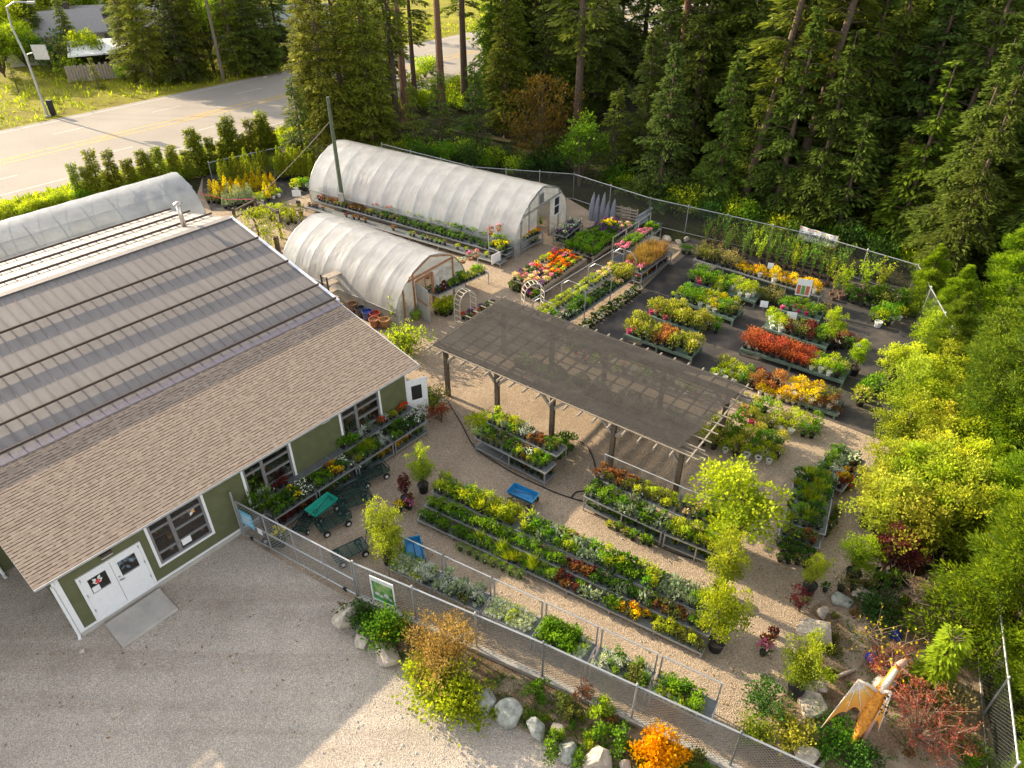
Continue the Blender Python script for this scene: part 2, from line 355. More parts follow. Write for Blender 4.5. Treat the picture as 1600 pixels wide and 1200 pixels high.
# local frame: x along the eave, y away from camera (up the roof), z up
def onshop(px, py, y):
    """shop-local x and z of a photo point lying in the plane local y = const"""
    u, v = px - 800, py - 600
    d = Vector((u, FPX * cT - v * sT, -(FPX * sT + v * cT))); o = Vector((0, 0, H)) - Vector((E1.x, E1.y, 0))
    ly = lambda q: -q.dot(bn)
    t = (y - ly(o)) / ly(d); q = o + d * t
    return q.dot(bd), q.z
def onrake(px, py, x):
    u, v = px - 800, py - 600
    d = Vector((u, FPX * cT - v * sT, -(FPX * sT + v * cT))); o = Vector((0, 0, H)) - Vector((E1.x, E1.y, 0))
    t = (x - o.dot(bd)) / d.dot(bd); q = o + d * t
    return -q.dot(bn), q.z
YR, ZR = onrake(359.5, 341, BL); YJ, ZJ = onrake(527, 470, BL); YB, ZB = onrake(263, 344, BL)
pitch = math.atan2(ZR - ZE, YR)
ZJ = ZE + math.tan(pitch) * YJ
ZB = ZR - math.tan(pitch) * (YB - YR)
WY = .32; X0, X1 = .45, BL - .45
FARL = -.06
FAR = -9.0      # the roof runs on past the left of the picture
# siding
m, nt_, b = newmat('olive_siding'); tc = N(nt_, 'ShaderNodeTexCoord')
wv = N(nt_, 'ShaderNodeTexWave', wave_type='BANDS', bands_direction='Z', wave_profile='SAW'); wv.inputs['Scale'].default_value = 1.65
nt_.links.new(tc.outputs['Object'], wv.inputs['Vector']); bp = N(nt_, 'ShaderNodeBump', Strength=.7, Distance=.02); nt_.links.new(wv.outputs[0], bp.inputs['Height'])
nt_.links.new(bp.outputs[0], b.inputs['Normal']); no = N(nt_, 'ShaderNodeTexNoise', Scale=3.); nt_.links.new(tc.outputs['Object'], no.inputs['Vector'])
nt_.links.new(ramp(nt_, no.outputs[0], [(.3, (.098, .104, .045)), (.7, (.122, .128, .057))]), b.inputs['Base Color']); b.inputs['Roughness'].default_value = .7; SIDING = m
# windows measured on the wall plane
def wx(px, py): return onshop(px, py, WY)
def zz(px, py, k, ox, oy): return wx(px / k + ox, py / k + oy)
WIN = [(zz(738, 340, 3.333, 0, 720)[0], zz(1045, 160, 3.333, 0, 720)[0]), (zz(135, 670, 4.137, 340, 570)[0], zz(460, 480, 4.137, 340, 570)[0]), (zz(772, 290, 4.137, 340, 570)[0], zz(1040, 135, 4.137, 340, 570)[0])]
ZW0, ZW1 = .72, 2.68
DX0, DX1 = zz(390, 625, 3.333, 0, 720)[0], zz(722, 415, 3.333, 0, 720)[0]
ZD0, ZD1 = .16, 2.2
mb = MB()
# front wall with openings left out
xs = [X0, DX0, DX1] + [q for w_ in WIN for q in w_] + [X1]
ops = [(DX0, DX1, ZD0, ZD1)] + [(a, b_, ZW0, ZW1) for a, b_ in WIN]
xs = sorted(xs)
for a, c in zip(xs[:-1], xs[1:]):
    o_ = [q for q in ops if abs(q[0] - a) < 1e-6 and abs(q[1] - c) < 1e-6]
    def wq(z0, z1): mb.face([(a, WY, z0), (c, WY, z0), (c, WY, z1), (a, WY, z1)])
    if o_: wq(.16, o_[0][2]) if o_[0][2] > .17 else None; wq(o_[0][3], ZE + .02)
    else: wq(.16, ZE + .02)
for x in (X0, X1):
    pts = [(x, WY, .0), (x, YB - .3, .0), (x, YB - .3, ZB - .1), (x, YR, ZR - .1), (x, WY, ZE + .0)]
    mb.face(pts if x == X1 else pts[::-1])
mb.face([(X0, YB - .3, 0), (X0, YB - .3, ZB - .1), (X1, YB - .3, ZB - .1), (X1, YB - .3, 0)])
# wing beyond the left end, set back
mb.face([(FAR + .5, YJ - .05, 0), (X0 - .002, YJ - .05, 0), (X0 - .002, YJ - .05, ZJ - .1), (FAR + .5, YJ - .05, ZJ - .1)])
mb.build('wall', SIDING, shop)
mb = MB(); mb.box(X0 - .04, X1 + .04, WY - .05, WY + .2, 0, .155); mb.build('foundation', CONC, shop)
# interior: back panel, floor, shelves of pots seen through the windows
mb = MB(); mb.face([(X0 + .1, WY + 2.6, 0), (X1 - .1, WY + 2.6, 0), (X1 - .1, WY + 2.6, 2.9), (X0 + .1, WY + 2.6, 2.9)]); mb.face([(X0 + .1, WY, .1), (X1 - .1, WY, .1), (X1 - .1, WY + 2.6, .1), (X0 + .1, WY + 2.6, .1)])
mb.build('interior', pm('shop_interior', (.10, .075, .055), .9, var=.5, scale=2), shop)
cl = [POTM['clay'], POTM['brown'], POTM['grey'], LM['deep'], pm('ochre_pot', (.34, .17, .06), .6), pm('cream_pot', (.5, .46, .4), .6)]
r2 = random.Random(3)
for a, c in WIN:
    for z in (.75, 1.25, 1.75):
        mb = MB(); mb.box(a + .05, c - .05, WY + .2, WY + .6, z - .04, z); ds = mb.build('display_shelf', cl[1], shop)
        x = a + .15
        while x < c - .2:
            r_ = r2.uniform(.05, .11); h_ = r2.uniform(.1, .3)
            if r2.random() < .8: mb = MB(); mb.lathe([(r_ * .7, 0), (r_, h_), (r_ * .8, h_), (r_ * .7, h_ - .04)], 10, (x, WY + .4, z + .002)); mb.build('display_pot', cl[r2.choice([0, 2, 3, 4, 5, 1])], ds)
            x += r_ * 2 + r2.uniform(.02, .2)
m, nt_, b = newmat('clear_glazing'); tp = N(nt_, 'ShaderNodeBsdfTransparent'); gl = N(nt_, 'ShaderNodeBsdfGlossy'); gl.inputs['Roughness'].default_value = .04
tp.inputs[0].default_value = (.72, .74, .72, 1); ms = N(nt_, 'ShaderNodeMixShader'); ms.inputs[0].default_value = .13
nt_.links.new(tp.outputs[0], ms.inputs[1]); nt_.links.new(gl.outputs[0], ms.inputs[2]); nt_.links.new(ms.outputs[0], nt_.nodes['Material Output'].inputs[0]); GLAZE = m
FRAMEG = pm('grey_window_frame', (.19, .18, .175), .55)
def frame_bars(mb, x0, x1, z0, z1, w_, y0, y1, mi=0):
    mb.box(x0, x1, y0, y1, z1 - w_, z1, mi); mb.box(x0, x1, y0, y1, z0, z0 + w_, mi)
    mb.box(x0, x0 + w_, y0, y1, z0 + w_, z1 - w_, mi); mb.box(x1 - w_, x1, y0, y1, z0 + w_, z1 - w_, mi)
for i, (a, c) in enumerate(WIN):
    mb = MB(); frame_bars(mb, a, c, ZW0, ZW1, .085, WY - .03, WY + .08); wo = mb.build('window', WHITE, shop)
    mb = MB(); q = .09; frame_bars(mb, a + q, c - q, ZW0 + q, ZW1 - q, .07, WY - .012, WY + .06)
    xm = a + (c - a) * .4; mb.box(xm - .06, xm + .06, WY - .014, WY + .06, ZW0 + q + .07, ZW1 - q - .07)
    for fz in (.28, .55, .78):
        z = ZW0 + (ZW1 - ZW0) * fz
        mb.box(xm + .06, c - q - .07, WY - .01, WY + .055, z - .045, z + .045)
        if fz != .55: mb.box(a + q + .07, xm - .06, WY - .01, WY + .055, z - .045, z + .045)
    mb.build('frame', FRAMEG, wo)
    mb = MB(); mb.face([(a + .1, WY + .03, ZW0 + .1), (c - .1, WY + .03, ZW0 + .1), (c - .1, WY + .03, ZW1 - .1), (a + .1, WY + .03, ZW1 - .1)]); mb.build('pane', GLAZE, wo)
    if i == 0:   # paper flower in the window
        mb = MB(); cx, cz = c - .45, ZW1 - .55
        for k in range(4):
            t = rad(35 + k * 90 + (0 if k % 2 else 20)); L_ = .2 if k % 2 == 0 else .13
            d = (math.cos(t), math.sin(t)); e = (-d[1], d[0])
            mb.face([(cx, WY + .018, cz), (cx + d[0] * L_ * .5 + e[0] * .055, WY + .018, cz + d[1] * L_ * .5 + e[1] * .055), (cx + d[0] * L_, WY + .018, cz + d[1] * L_), (cx + d[0] * L_ * .5 - e[0] * .055, WY + .018, cz + d[1] * L_ * .5 - e[1] * .055)], k % 2)
        mb.build('window_sticker', [pm('sticker_white', (.75, .7, .68)), pm('sticker_orange', (.7, .28, .05))], wo)
        mb = MB(); mb.face([(xm + .1, WY - .014, ZW0 + .28), (xm + .42, WY - .014, ZW0 + .28), (xm + .42, WY - .014, ZW0 + .55), (xm + .1, WY - .014, ZW0 + .55)]); mb.build('notice', WHITE, wo)
# double door
mb = MB(); frame_bars(mb, DX0, DX1, ZD0 - .0, ZD1, .08, WY - .045, WY + .09); dof = mb.build('door_frame', WHITE, shop)
xm = (DX0 + DX1) / 2
STK = [pm('sticker_mint', (.62, .75, .68)), pm('sticker_red', (.6, .03, .03)), WHITE]
for j, (a, c) in enumerate(((DX0 + .083, xm - .006), (xm + .006, DX1 - .083))):
    mb = MB(); z0, z1 = ZD0 + .08, ZD1 - .083; wa, wc, wz0, wz1 = a + .17, c - .17, ZD0 + 1.12, ZD1 - .28
    for q in ((a, wa, z0, z1), (wc, c, z0, z1), (wa, wc, z0, wz0), (wa, wc, wz1, z1)): mb.box(q[0], q[1], WY - .02, WY + .03, q[2], q[3])
    do = mb.build('door', WHITE, shop)
    mb = MB(); frame_bars(mb, wa - .025, wc + .025, wz0 - .025, wz1 + .025, .03, WY - .032, WY - .012); mb.build('glazing_bead', WHITE, do)
    mb = MB(); mb.face([(wa, WY - .004, wz0), (wc, WY - .004, wz0), (wc, WY - .004, wz1), (wa, WY - .004, wz1)]); mb.build('pane', GLAZE, do)
    for hz in (.35, 1.05, 1.75):
        mb = MB(); hx = a + .004 if j == 0 else c - .024; mb.box(hx, hx + .02, WY - .05, WY - .02, z0 + hz, z0 + hz + .1); mb.build('hinge', STEEL, do)
    if j == 1:
        mb = MB(); mb.lathe([(.035, 0), (.035, .03), (.02, .03)], 10); mb.bar((0, 0, .05), (.12, 0, .05), .025)
        h = mb.build('handle', STEEL, do); h.location = (a + .08, WY - .02, ZD0 + 1.05); h.rotation_euler.x = PI / 2
        mb = MB(); mb.lathe([(.03, 0), (.03, .03), (.015, .035)], 10); h = mb.build('lock', STEEL, do); h.location = (a + .08, WY - .02, ZD0 + 1.2); h.rotation_euler.x = PI / 2
        mb = MB(); blob(mb, ((wa + wc) / 2, WY + .35, wz0 + .12), (.2, .1, .28), 70, .16, .12)
        mb.build('display_plant', [leafmat('pale_blue_cloth', (.3, .4, .55), (.5, .6, .75), .2)], do)  # added pale blue bundle for an unclear shape behind the door glass
    else:
        mb = MB(); cx, cz = (wa + wc) / 2 - .02, wz0 + .38
        for t, L_, k in ((60, .24, 0), (125, .22, 0), (10, .16, 2), (170, .16, 2), (-40, .12, 2), (215, .12, 2), (90, .1, 1), (270, .12, 1), (0, .09, 1), (180, .09, 1)):
            t = rad(t); d = (math.cos(t), math.sin(t)); e = (-d[1], d[0]); y = WY - .008 - (.003 if k == 1 else 0)
            mb.face([(cx, y, cz), (cx + d[0] * L_ * .6 + e[0] * .05, y, cz + d[1] * L_ * .6 + e[1] * .05), (cx + d[0] * L_, y, cz + d[1] * L_), (cx + d[0] * L_ * .6 - e[0] * .05, y, cz + d[1] * L_ * .6 - e[1] * .05)], k)
        mb.build('window_sticker', STK, do)
        mb = MB(); mb.face([(wa + .03, WY - .01, wz0 + .02), (wa + .25, WY - .01, wz0 + .02), (wa + .25, WY - .01, wz0 + .25), (wa + .03, WY - .01, wz0 + .25)]); mb.build('notice', WHITE, do)
# trim: corner boards, base board, soffit, eave fascia, gutter
for x in (X0, X1):
    mb = MB(); mb.box(x - .03, x + .12 if x == X0 else x + .03, WY - .03, WY + .14, .157, ZE - .02); mb.build('corner_board', WHITE, shop)
mb = MB(); mb.box(X0 + .12, DX0 - .003, WY - .025, WY - .002, .157, .24); mb.box(DX1 + .003, X1 - .03, WY - .025, WY - .002, .157, .24); mb.build('base_board', WHITE, shop)
tp_ = math.tan(pitch)
mb = MB(); mb.box(FARL, BL, .0, .03, ZE - .11, ZE - .01); mb.build('fascia', WHITE, shop)
mb = MB(); mb.box(FARL, BL + .01, -.11, -.003, ZE - .07, ZE - .055); mb.box(FARL, BL + .01, -.12, -.105, ZE - .07, ZE + .01); mb.build('gutter', pm('grey_gutter', (.46, .46, .47), .4, .3), shop)
mb = MB(); mb.box(FARL + .02, BL - .02, .032, WY - .003, ZE - .06, ZE - .045); mb.build('soffit', WHITE, shop)
for x in (1.05, ):
    pass
mb = MB(); mb.tube([(X0 - .06, -.06, ZE - .1), (X0 - .06, -.05, ZE - .25), (X0 - .09, WY - .02, ZE - .6), (X0 - .09, WY - .02, .12), (X0 - .14, WY - .14, .05)], .045, 8); mb.build('downspout', WHITE, shop)
mb = MB(); mb.tube([(-.27, YJ - .12, ZJ - .2), (-.27, YJ - .12, .1), (-.27, YJ - .4, .05)], .05, 8); mb.build('downspout', WHITE, shop)
# lower roof: courses of shingles
m, nt_, b = newmat('tan_shingle'); tc = N(nt_, 'ShaderNodeTexCoord')
br = N(nt_, 'ShaderNodeAttribute', attribute_name='tint'); brc = ramp(nt_, br.outputs['Fac'], [(0, (.27, .215, .175)), (1, (.335, .27, .22))])
SHINGD = pm('shingle_dark', (.10, .08, .067), .95, var=.25)
no = N(nt_, 'ShaderNodeTexNoise', Scale=7., Detail=6., Roughness=.8); nt_.links.new(tc.outputs['Object'], no.inputs['Vector'])
mx = N(nt_, 'ShaderNodeMixRGB', blend_type='MULTIPLY'); mx.inputs[0].default_value = 1; nt_.links.new(brc, mx.inputs[1]); nt_.links.new(ramp(nt_, no.outputs[0], [(.3, (.78, .76, .74)), (.7, (1.12, 1.1, 1.08))]), mx.inputs[2])
nt_.links.new(mx.outputs[0], b.inputs['Base Color']); b.inputs['Roughness'].default_value = .95; b.inputs['Specular IOR Level'].default_value = .1; SHING = m
SL = YJ / math.cos(pitch); LIM = .125
def slope_obj(o): o.rotation_euler.x = pitch; o.location = (0, 0, ZE); return o
mb = MB(); s_ = -.06
rs_ = random.Random(4)
while s_ < SL:
    e_ = min(s_ + LIM, SL); x = FARL
    mb.face([(FARL, s_, .0), (BL + .02, s_, .0), (BL + .02, e_, .0), (FARL, e_, .0)], 1)
    while x < BL + .02:
        q = min(x + rs_.uniform(.07, .19), BL + .02); full = rs_.random() < .35; lift = .011
        m_ = e_ + .003 if full else s_ + LIM * .74; m_ = min(m_, e_ + .003); t = rs_.random()
        mb.face([(x, s_ - .004, lift), (q, s_ - .004, lift), (q, m_, lift * .6), (x, m_, lift * .6)], 0, t); mb.face([(x, s_ - .004, -.01), (q, s_ - .004, -.01), (q, s_ - .004, lift), (x, s_ - .004, lift)], 1); x = q
    s_ = e_
lr = slope_obj(mb.build('lower_roof', [SHING, SHINGD], shop))
mb = MB(); mb.box(FARL, BL + .01, -.05, SL, -.12, -.03); slope_obj(mb.build('roof_deck', WHITE, shop))
# upper roof: ribbed metal
def metal(name, col, rough, met):
    m, nt_, b = newmat(name); tc = N(nt_, 'ShaderNodeTexCoord'); mp = N(nt_, 'ShaderNodeMapping'); mp.inputs['Scale'].default_value = (2.4, .35, 1)
    nt_.links.new(tc.outputs['Object'], mp.inputs[0]); no = N(nt_, 'ShaderNodeTexNoise', Scale=1.6, Detail=7., Roughness=.7); nt_.links.new(mp.outputs[0], no.inputs['Vector'])
    nt_.links.new(ramp(nt_, no.outputs[0], [(.3, tuple(c * .8 for c in col)), (.7, tuple(c * 1.15 for c in col))]), b.inputs['Base Color']); b.inputs['Roughness'].default_value = rough; b.inputs['Metallic'].default_value = met; return m
RMET = metal('grey_roof_metal', (.20, .178, .168), .75, .0)
SR = YR / math.cos(pitch)
def ribs(mb, s0, s1, step=.42):
    mb.face([(FAR, s0, .03), (BL + .02, s0, .03), (BL + .02, s1, .03), (FAR, s1, .03)])
    x = BL - .08
    while x > FAR:
        mb.box(x - .014, x + .014, s0, s1, .0305, .058); x -= step
mb = MB(); ribs(mb, SL, SR); mb.box(FAR, BL + .02, SL, SL + .006, -.02, .03); roof = slope_obj(mb.build('roof', RMET, shop))
mb = MB(); mb.box(BL - .02, BL + .12, SL, SR, .064, .09); mb.box(BL + .02, BL + .12, SL, SR, -.16, .064); slope_obj(mb.build('rake_trim', pm('white_metal', (.72, .73, .78), .35, .2), shop))
mb = MB(); mb.box(BL + .012, BL + .04, -.05, SL, -.16, .015); slope_obj(mb.build('rake_trim', WHITE, shop))
mb = MB(); mb.box(FARL, BL + .02, SL - .28, SL - .002, .012, .03); slope_obj(mb.build('flashing', pm('lilac_flashing', (.17, .155, .19), .6, .1), shop))
SB = (YB - YR) / math.cos(pitch)
mb = MB(); ribs(mb, 0, SB); ro2 = mb.build('roof', metal('pale_roof_metal', (.29, .265, .245), .7, .0), shop); ro2.rotation_euler.x = -pitch; ro2.location = (0, YR, ZR)  # back slope: same metal, its sunlight painted in as a paler grey
mb = MB(); mb.bar((FAR, YR, ZR + .055), (BL + .05, YR, ZR + .055), .34, .03); mb.build('ridge_cap', RMET, shop)
def guard(s, parent_loc, rot, off=0):
    mb = MB(); zt = .15
    mb.bar((FAR, s, zt), (BL + .02, s, zt), .04, .10)
    x = BL - .1
    while x > FAR:
        mb.bar((x, s + .07, .062), (x, s, zt + .01), .03, .01); x -= .42
    o = mb.build('snow_guard', BROWNM, shop); o.rotation_euler.x = rot; o.location = parent_loc
for px, py in ((404, 377), (450, 411), (497, 446)):
    y, z = onrake(px, py, BL); guard(y / math.cos(pitch), (0, 0, ZE), pitch)
guard(SL + .12, (0, 0, ZE), pitch)
for f_ in (.25, .58, .9): guard(SB * f_, (0, YR, ZR), -pitch)
# flue on the back slope
fy = YR + 1.35; fx, fz = onshop(287, 352, fy)
mb = MB(); mb.lathe([(.11, -.2), (.11, 1.05), (.09, 1.06), (.09, 1.12), (.2, 1.13), (.2, 1.19), (.04, 1.27)], 14); fo = mb.build('flue', pm('stainless_flue', (.55, .5, .45), .3, .8), shop, True); fo.location = (fx, fy, ZR - tp_ * 1.35)
# wall lights
for px, py in ((545 / 3.333, 480 / 3.333 + 720), (685 / 4.137 + 340, 355 / 4.137 + 570), (506, 657 - 0)):
    if px == 506: continue
    lx, lz = wx(px, py); mb = MB(); mb.box(lx - .17, lx + .17, WY - .14, WY - .002, lz - .03, lz + .09); mb.add([(lx - .17, WY - .16, lz - .05), (lx + .17, WY - .16, lz - .05), (lx + .17, WY - .002, lz - .1), (lx - .17, WY - .002, lz - .1), (lx - .17, WY - .14, lz - .03), (lx + .17, WY - .14, lz - .03), (lx + .17, WY - .002, lz - .03), (lx - .17, WY - .002, lz - .03)], [(0, 3, 2, 1), (0, 1, 5, 4), (1, 2, 6, 5), (3, 0, 4, 7)], 1)
    mb.build('wall_light', [BROWNM, pm('lamp_lens', (.5, .48, .42), .3)], shop)
# open white door at the far end
mb = MB(); mb.box(0, .05, 0, .95, .12, 2.15); mb.box(-.012, .062, .25, .7, 1.15, 1.85, 1); od = mb.build('end_door', [WHITE, GLASS], shop); od.location = (X1 + .02, WY + .1, 0); od.rotation_euler.z = rad(-112)
# concrete step
a = G(163, 985 - 4); d0 = [G(165, 978), G(193, 1013), G(279, 953), G(250, 921)]
mb = MB(); vs = [(p.x, p.y, .0) for p in d0] + [(p.x, p.y, .09) for p in d0]; mb.add(vs, [(4, 5, 6, 7), (0, 1, 5, 4), (1, 2, 6, 5), (2, 3, 7, 6), (3, 0, 4, 7)])
o = mb.build('door_step', CONC); bm = o.modifiers.new('b', 'BEVEL'); bm.width = .015; tag(o, 'grey concrete slab step in front of the white double door', 'step')

# ------------------------------------------------------------------ greenhouses
FILM = filmmat('polythene', (.66, .665, .68), .22, .36)
FILMB = filmmat('polythene_skirt', (.55, .56, .55), .30, .35)
FILME = filmmat('polythene_end', (.62, .63, .62), .16, .35)
PROF = [(-1, 0), (-1, .27), (-.965, .40), (-.88, .545), (-.72, .71), (-.5, .85), (-.25, .945), (0, 1), (.25, .945), (.5, .85), (.72, .71), (.88, .545), (.965, .40), (1, .27), (1, 0)]
def arch_z(s):
    for (a, za), (b, zb) in zip(PROF[1:-1], PROF[2:-1]):
        if a <= s <= b: return za + (zb - za) * (s - a) / (b - a)
    return 0
def greenhouse(label, peak, axis, length, hw, h, hoops, door, wood=False, window=False, dark_hoops=False):
    """peak: ridge point over the near end; axis: unit vector running away from the near end"""
    rz = math.atan2(axis[1], axis[0])
    root = tag(empty('greenhouse', (peak[0], peak[1], 0), rz), label, 'greenhouse')
    sp = length / hoops; sub = 4
    mb = MB(); sk = MB(); top = PROF[1:-1]
    for k in range(hoops):
        for j in range(sub):
            ring = []
            for e in (j, j + 1):
                sag = .022 * math.sin(PI * e / sub); f = 1 - sag / hw
                ring.append([(k * sp + e / sub * sp, y * hw * f, z * h - (sag if z > .4 else 0)) for y, z in top])
            base = len(mb.v)
            n = len(top); mb.add(ring[0] + ring[1], [(i, i + 1, n + i + 1, n + i) for i in range(n - 1)])
    mb.build('cover', FILM, root, True)
    for sgn in (-1, 1):
        sk.face([(0, sgn * hw, 0), (length, sgn * hw, 0), (length, sgn * hw, h * .27), (0, sgn * hw, h * .27)])
    sk.build('side_skirt', FILMB, root)
    mb = MB(); mb.tube([(0, y * (hw - .03), z * h - .03) for y, z in PROF], .035, 6); hm = mb.mesh('hoop', [STEEL])
    for k in range(hoops + 1): put('hoop', hm, (k * sp, 0, 0), 0, 1, root)
    for sgn in (-1, 1):
        mb = MB(); mb.bar((0, sgn * (hw + .02), h * .27), (length, sgn * (hw + .02), h * .27), .05, .05); mb.build('side_rail', STEEL, root)
    mb = MB(); mb.bar((0, 0, h - .05), (length, 0, h - .05), .05); mb.build('ridge_pole', STEEL, root)
    # end walls: y ranges, the near one with a doorway
    for x, dr in ((.0, door), (length, None)):
        mb = MB(); ys = sorted(set([-hw + i * hw / 12 for i in range(25)] + ([dr[0], dr[1]] if dr else [])))
        for a, b in zip(ys[:-1], ys[1:]):
            z0 = dr[2] if dr and a >= dr[0] - 1e-6 and b <= dr[1] + 1e-6 else 0
            mb.face([(x, a, z0), (x, b, z0), (x, b, arch_z(b / hw) * h - .02 if abs(b) < hw else h * .27), (x, a, arch_z(a / hw) * h - .02 if abs(a) < hw else h * .27)])
        mb.build('end_wall', FILME, root)
    fm = REDWOOD if wood else STEEL
    if door:
        mb = MB(); wd = .11
        for y in (door[0], door[1]): mb.bar((-.03, y, 0), (-.03, y, door[2]), .09, wd)
        mb.bar((-.03, door[0], door[2]), (-.03, door[1], door[2]), wd, .09); mb.build('door_frame', REDWOOD if wood else GREYWOOD, root)
        mb = MB()
        zt = door[2] + (.12 if not wood else .2)
        half = next(q_ / 100 for q_ in range(99, 0, -1) if arch_z(q_ / 100) * h > zt + .08) * hw
        mb.bar((-.035, -half, zt), (-.035, half, zt), .06, .1)
        for y in (-hw * .62, hw * .5, hw * .78): mb.bar((-.035, y, 0), (-.035, y, arch_z(y / hw) * h - .05), .06, .08)
        for sgn in (-1, 1): mb.bar((-.035, 0, h - .06), (-.035, sgn * hw * .6, h * .79), .06, .06)
        mb.build('end_frame', fm, root)
    return root, rz
ga = Vector((-.848, .53)); pk = (1.88, 42.45)
bigh, brz2 = greenhouse('large white gothic arch greenhouse with grey end wall and open doorway by the forest', pk, ga, 16.8, 3.3, 3.5, 13, (-.8, .55, 2.25))
def child_of(root, mb, name, mat): return mb.build(name, mat, root)
mb = MB(); frame_bars(mb, -.4, .4, 0, 1.25, .07, -.03, .03); mb.box(-.33, .33, -.02, .02, .6, .65); wo = mb.build('window', WHITE, bigh); wo.location = (-.05, -1.75, 1.05); wo.rotation_euler.z = PI / 2
mb = MB(); mb.face([(-.34, .0, .06), (.34, .0, .06), (.34, .0, 1.2), (-.34, .0, 1.2)]); mb.build('pane', GLASS, wo)
mb = MB(); mb.box(-.28, .28, -.03, .03, 0, .62)
for k in range(6): mb.box(-.24, .24, -.045, -.031, .05 + k * .09, .1 + k * .09, 1)
vo = mb.build('vent', [STEEL, DECK], bigh); vo.location = (-.05, .25, 2.5); vo.rotation_euler.z = -PI / 2
sa = Vector((-.80, .60)).normalized(); sp_ = G(671, 398.5, 3.0)
smh, srz = greenhouse('small white gothic arch greenhouse with cedar framed door behind the shop', (sp_.x, sp_.y), sa, 9.0, 2.75, 3.0, 8, (-.05, 1.15, 2.0), wood=True)
mb = MB(); mb.box(0, .05, 0, 1.15, .05, 1.95); mb.box(-.01, .06, .1, 1.05, 1.0, 1.1, 1); do = mb.build('door', [FILME, REDWOOD], smh); do.location = (-.06, 1.2, 0); do.rotation_euler.z = rad(75)
lp = G(275, 269, 3.0)
lgh, lrz = greenhouse('long white arch greenhouse with dark hoop lines along the road behind the shop roof', (lp.x, lp.y), (-bd.x, -bd.y), 26, 2.7, 3.0, 16, (-.6, .6, 2.0), dark_hoops=True)

# ------------------------------------------------------------------ shade pergola
PC = [G(672, 538, 2.8), G(1078, 722, 2.8), G(1172, 605, 2.8), G(785, 472, 2.8)]
px_ = ((PC[1] - PC[0]) + (PC[2] - PC[3])).normalized(); PLN = ((PC[1] - PC[0]).length + (PC[2] - PC[3]).length) / 2
PW = ((PC[3] - PC[0]).length + (PC[2] - PC[1]).length) / 2; prz = math.atan2(px_.y, px_.x)
perg = tag(empty('shade_pergola', (PC[0].x, PC[0].y, 0), prz), 'long weathered timber pergola roofed with dark shade cloth over the gravel', 'pergola')
ZP = 2.72
for row in (.45, PW - .45):
    for k in range(5):
        x = .45 + k * (PLN - .9) / 4
        mb = MB(); mb.bar((x, row, 0), (x, row, ZP - .3), .17, .17); po = mb.build('post', DARKWOOD, perg)
        mb = MB()
        for sgn in (-1, 1):
            if 0 < k < 4 or (k == 0 and sgn > 0) or (k == 4 and sgn < 0): mb.bar((x, row, ZP - .95), (x + sgn * .6, row, ZP - .32), .08, .12)
        mb.build('knee_brace', GREYWOOD, po)
    for sgn in (-1, 1):
        mb = MB(); mb.bar((-.25, row + sgn * .11, ZP - .2), (PLN + .45, row + sgn * .11, ZP - .2), .05, .19); mb.build('beam', GREYWOOD, perg)
rf = MB(); rf.bar((0, -.32, ZP - .06), (0, PW + .32, ZP - .06), .05, .1); rfm = rf.mesh('rafter', [GREYWOOD])
for k in range(20): put('rafter', rfm, (k * PLN / 19, 0, 0), 0, 1, perg)
NPUR = 9
for k in range(NPUR + 1):
    y = k * PW / NPUR; mb = MB(); mb.bar((-.35, y, ZP + .02), (PLN + .3, y, ZP + .02), .045, .035); mb.build('purlin', pm('pale_batten', (.27, .225, .18), .85, var=.2), perg)
m, nt_, b = newmat('shade_cloth'); tc = N(nt_, 'ShaderNodeTexCoord'); no = N(nt_, 'ShaderNodeTexNoise', Scale=1.4, Detail=8., Roughness=.7); nt_.links.new(tc.outputs['Object'], no.inputs['Vector'])
nt_.links.new(ramp(nt_, no.outputs[0], [(.3, (.042, .039, .036)), (.7, (.066, .060, .055))]), b.inputs['Base Color']); b.inputs['Roughness'].default_value = .95; b.inputs['Specular IOR Level'].default_value = .1
tp = N(nt_, 'ShaderNodeBsdfTransparent'); ms = N(nt_, 'ShaderNodeMixShader')
n2 = N(nt_, 'ShaderNodeTexNoise', Scale=60., Detail=1.); nt_.links.new(tc.outputs['Object'], n2.inputs['Vector'])
mr = N(nt_, 'ShaderNodeMapRange'); mr.inputs['From Min'].default_value = .35; mr.inputs['From Max'].default_value = .65; mr.inputs['To Min'].default_value = .10; mr.inputs['To Max'].default_value = .24
nt_.links.new(n2.outputs[0], mr.inputs['Value']); nt_.links.new(mr.outputs[0], ms.inputs[0]); nt_.links.new(b.outputs[0], ms.inputs[1]); nt_.links.new(tp.outputs[0], ms.inputs[2])
nt_.links.new(ms.outputs[0], nt_.nodes['Material Output'].inputs[0]); CLOTH = m
mb = MB(); nx, ny = 60, NPUR * 6; vs = []
for j in range(ny + 1):
    for i in range(nx + 1):
        y = .03 + j * (PW - .06) / ny; x = .02 + i * (PLN - .04 - .5 * max(0, 1 - y / (PW * .9))) / nx
        sag = .10 * abs(math.sin(PI * y / PW * NPUR)) ** 1.3 * (.65 + .35 * math.sin(x * 1.3 + 2.1 * (j // 6))) + .005 * math.sin(x * 6 + j * 1.3)
        vs.append((x, y, ZP + .115 - sag))
mb.add(vs, [(j * (nx + 1) + i, j * (nx + 1) + i + 1, (j + 1) * (nx + 1) + i + 1, (j + 1) * (nx + 1) + i) for j in range(ny) for i in range(nx)])
mb.build('shade_cloth', CLOTH, perg, True)

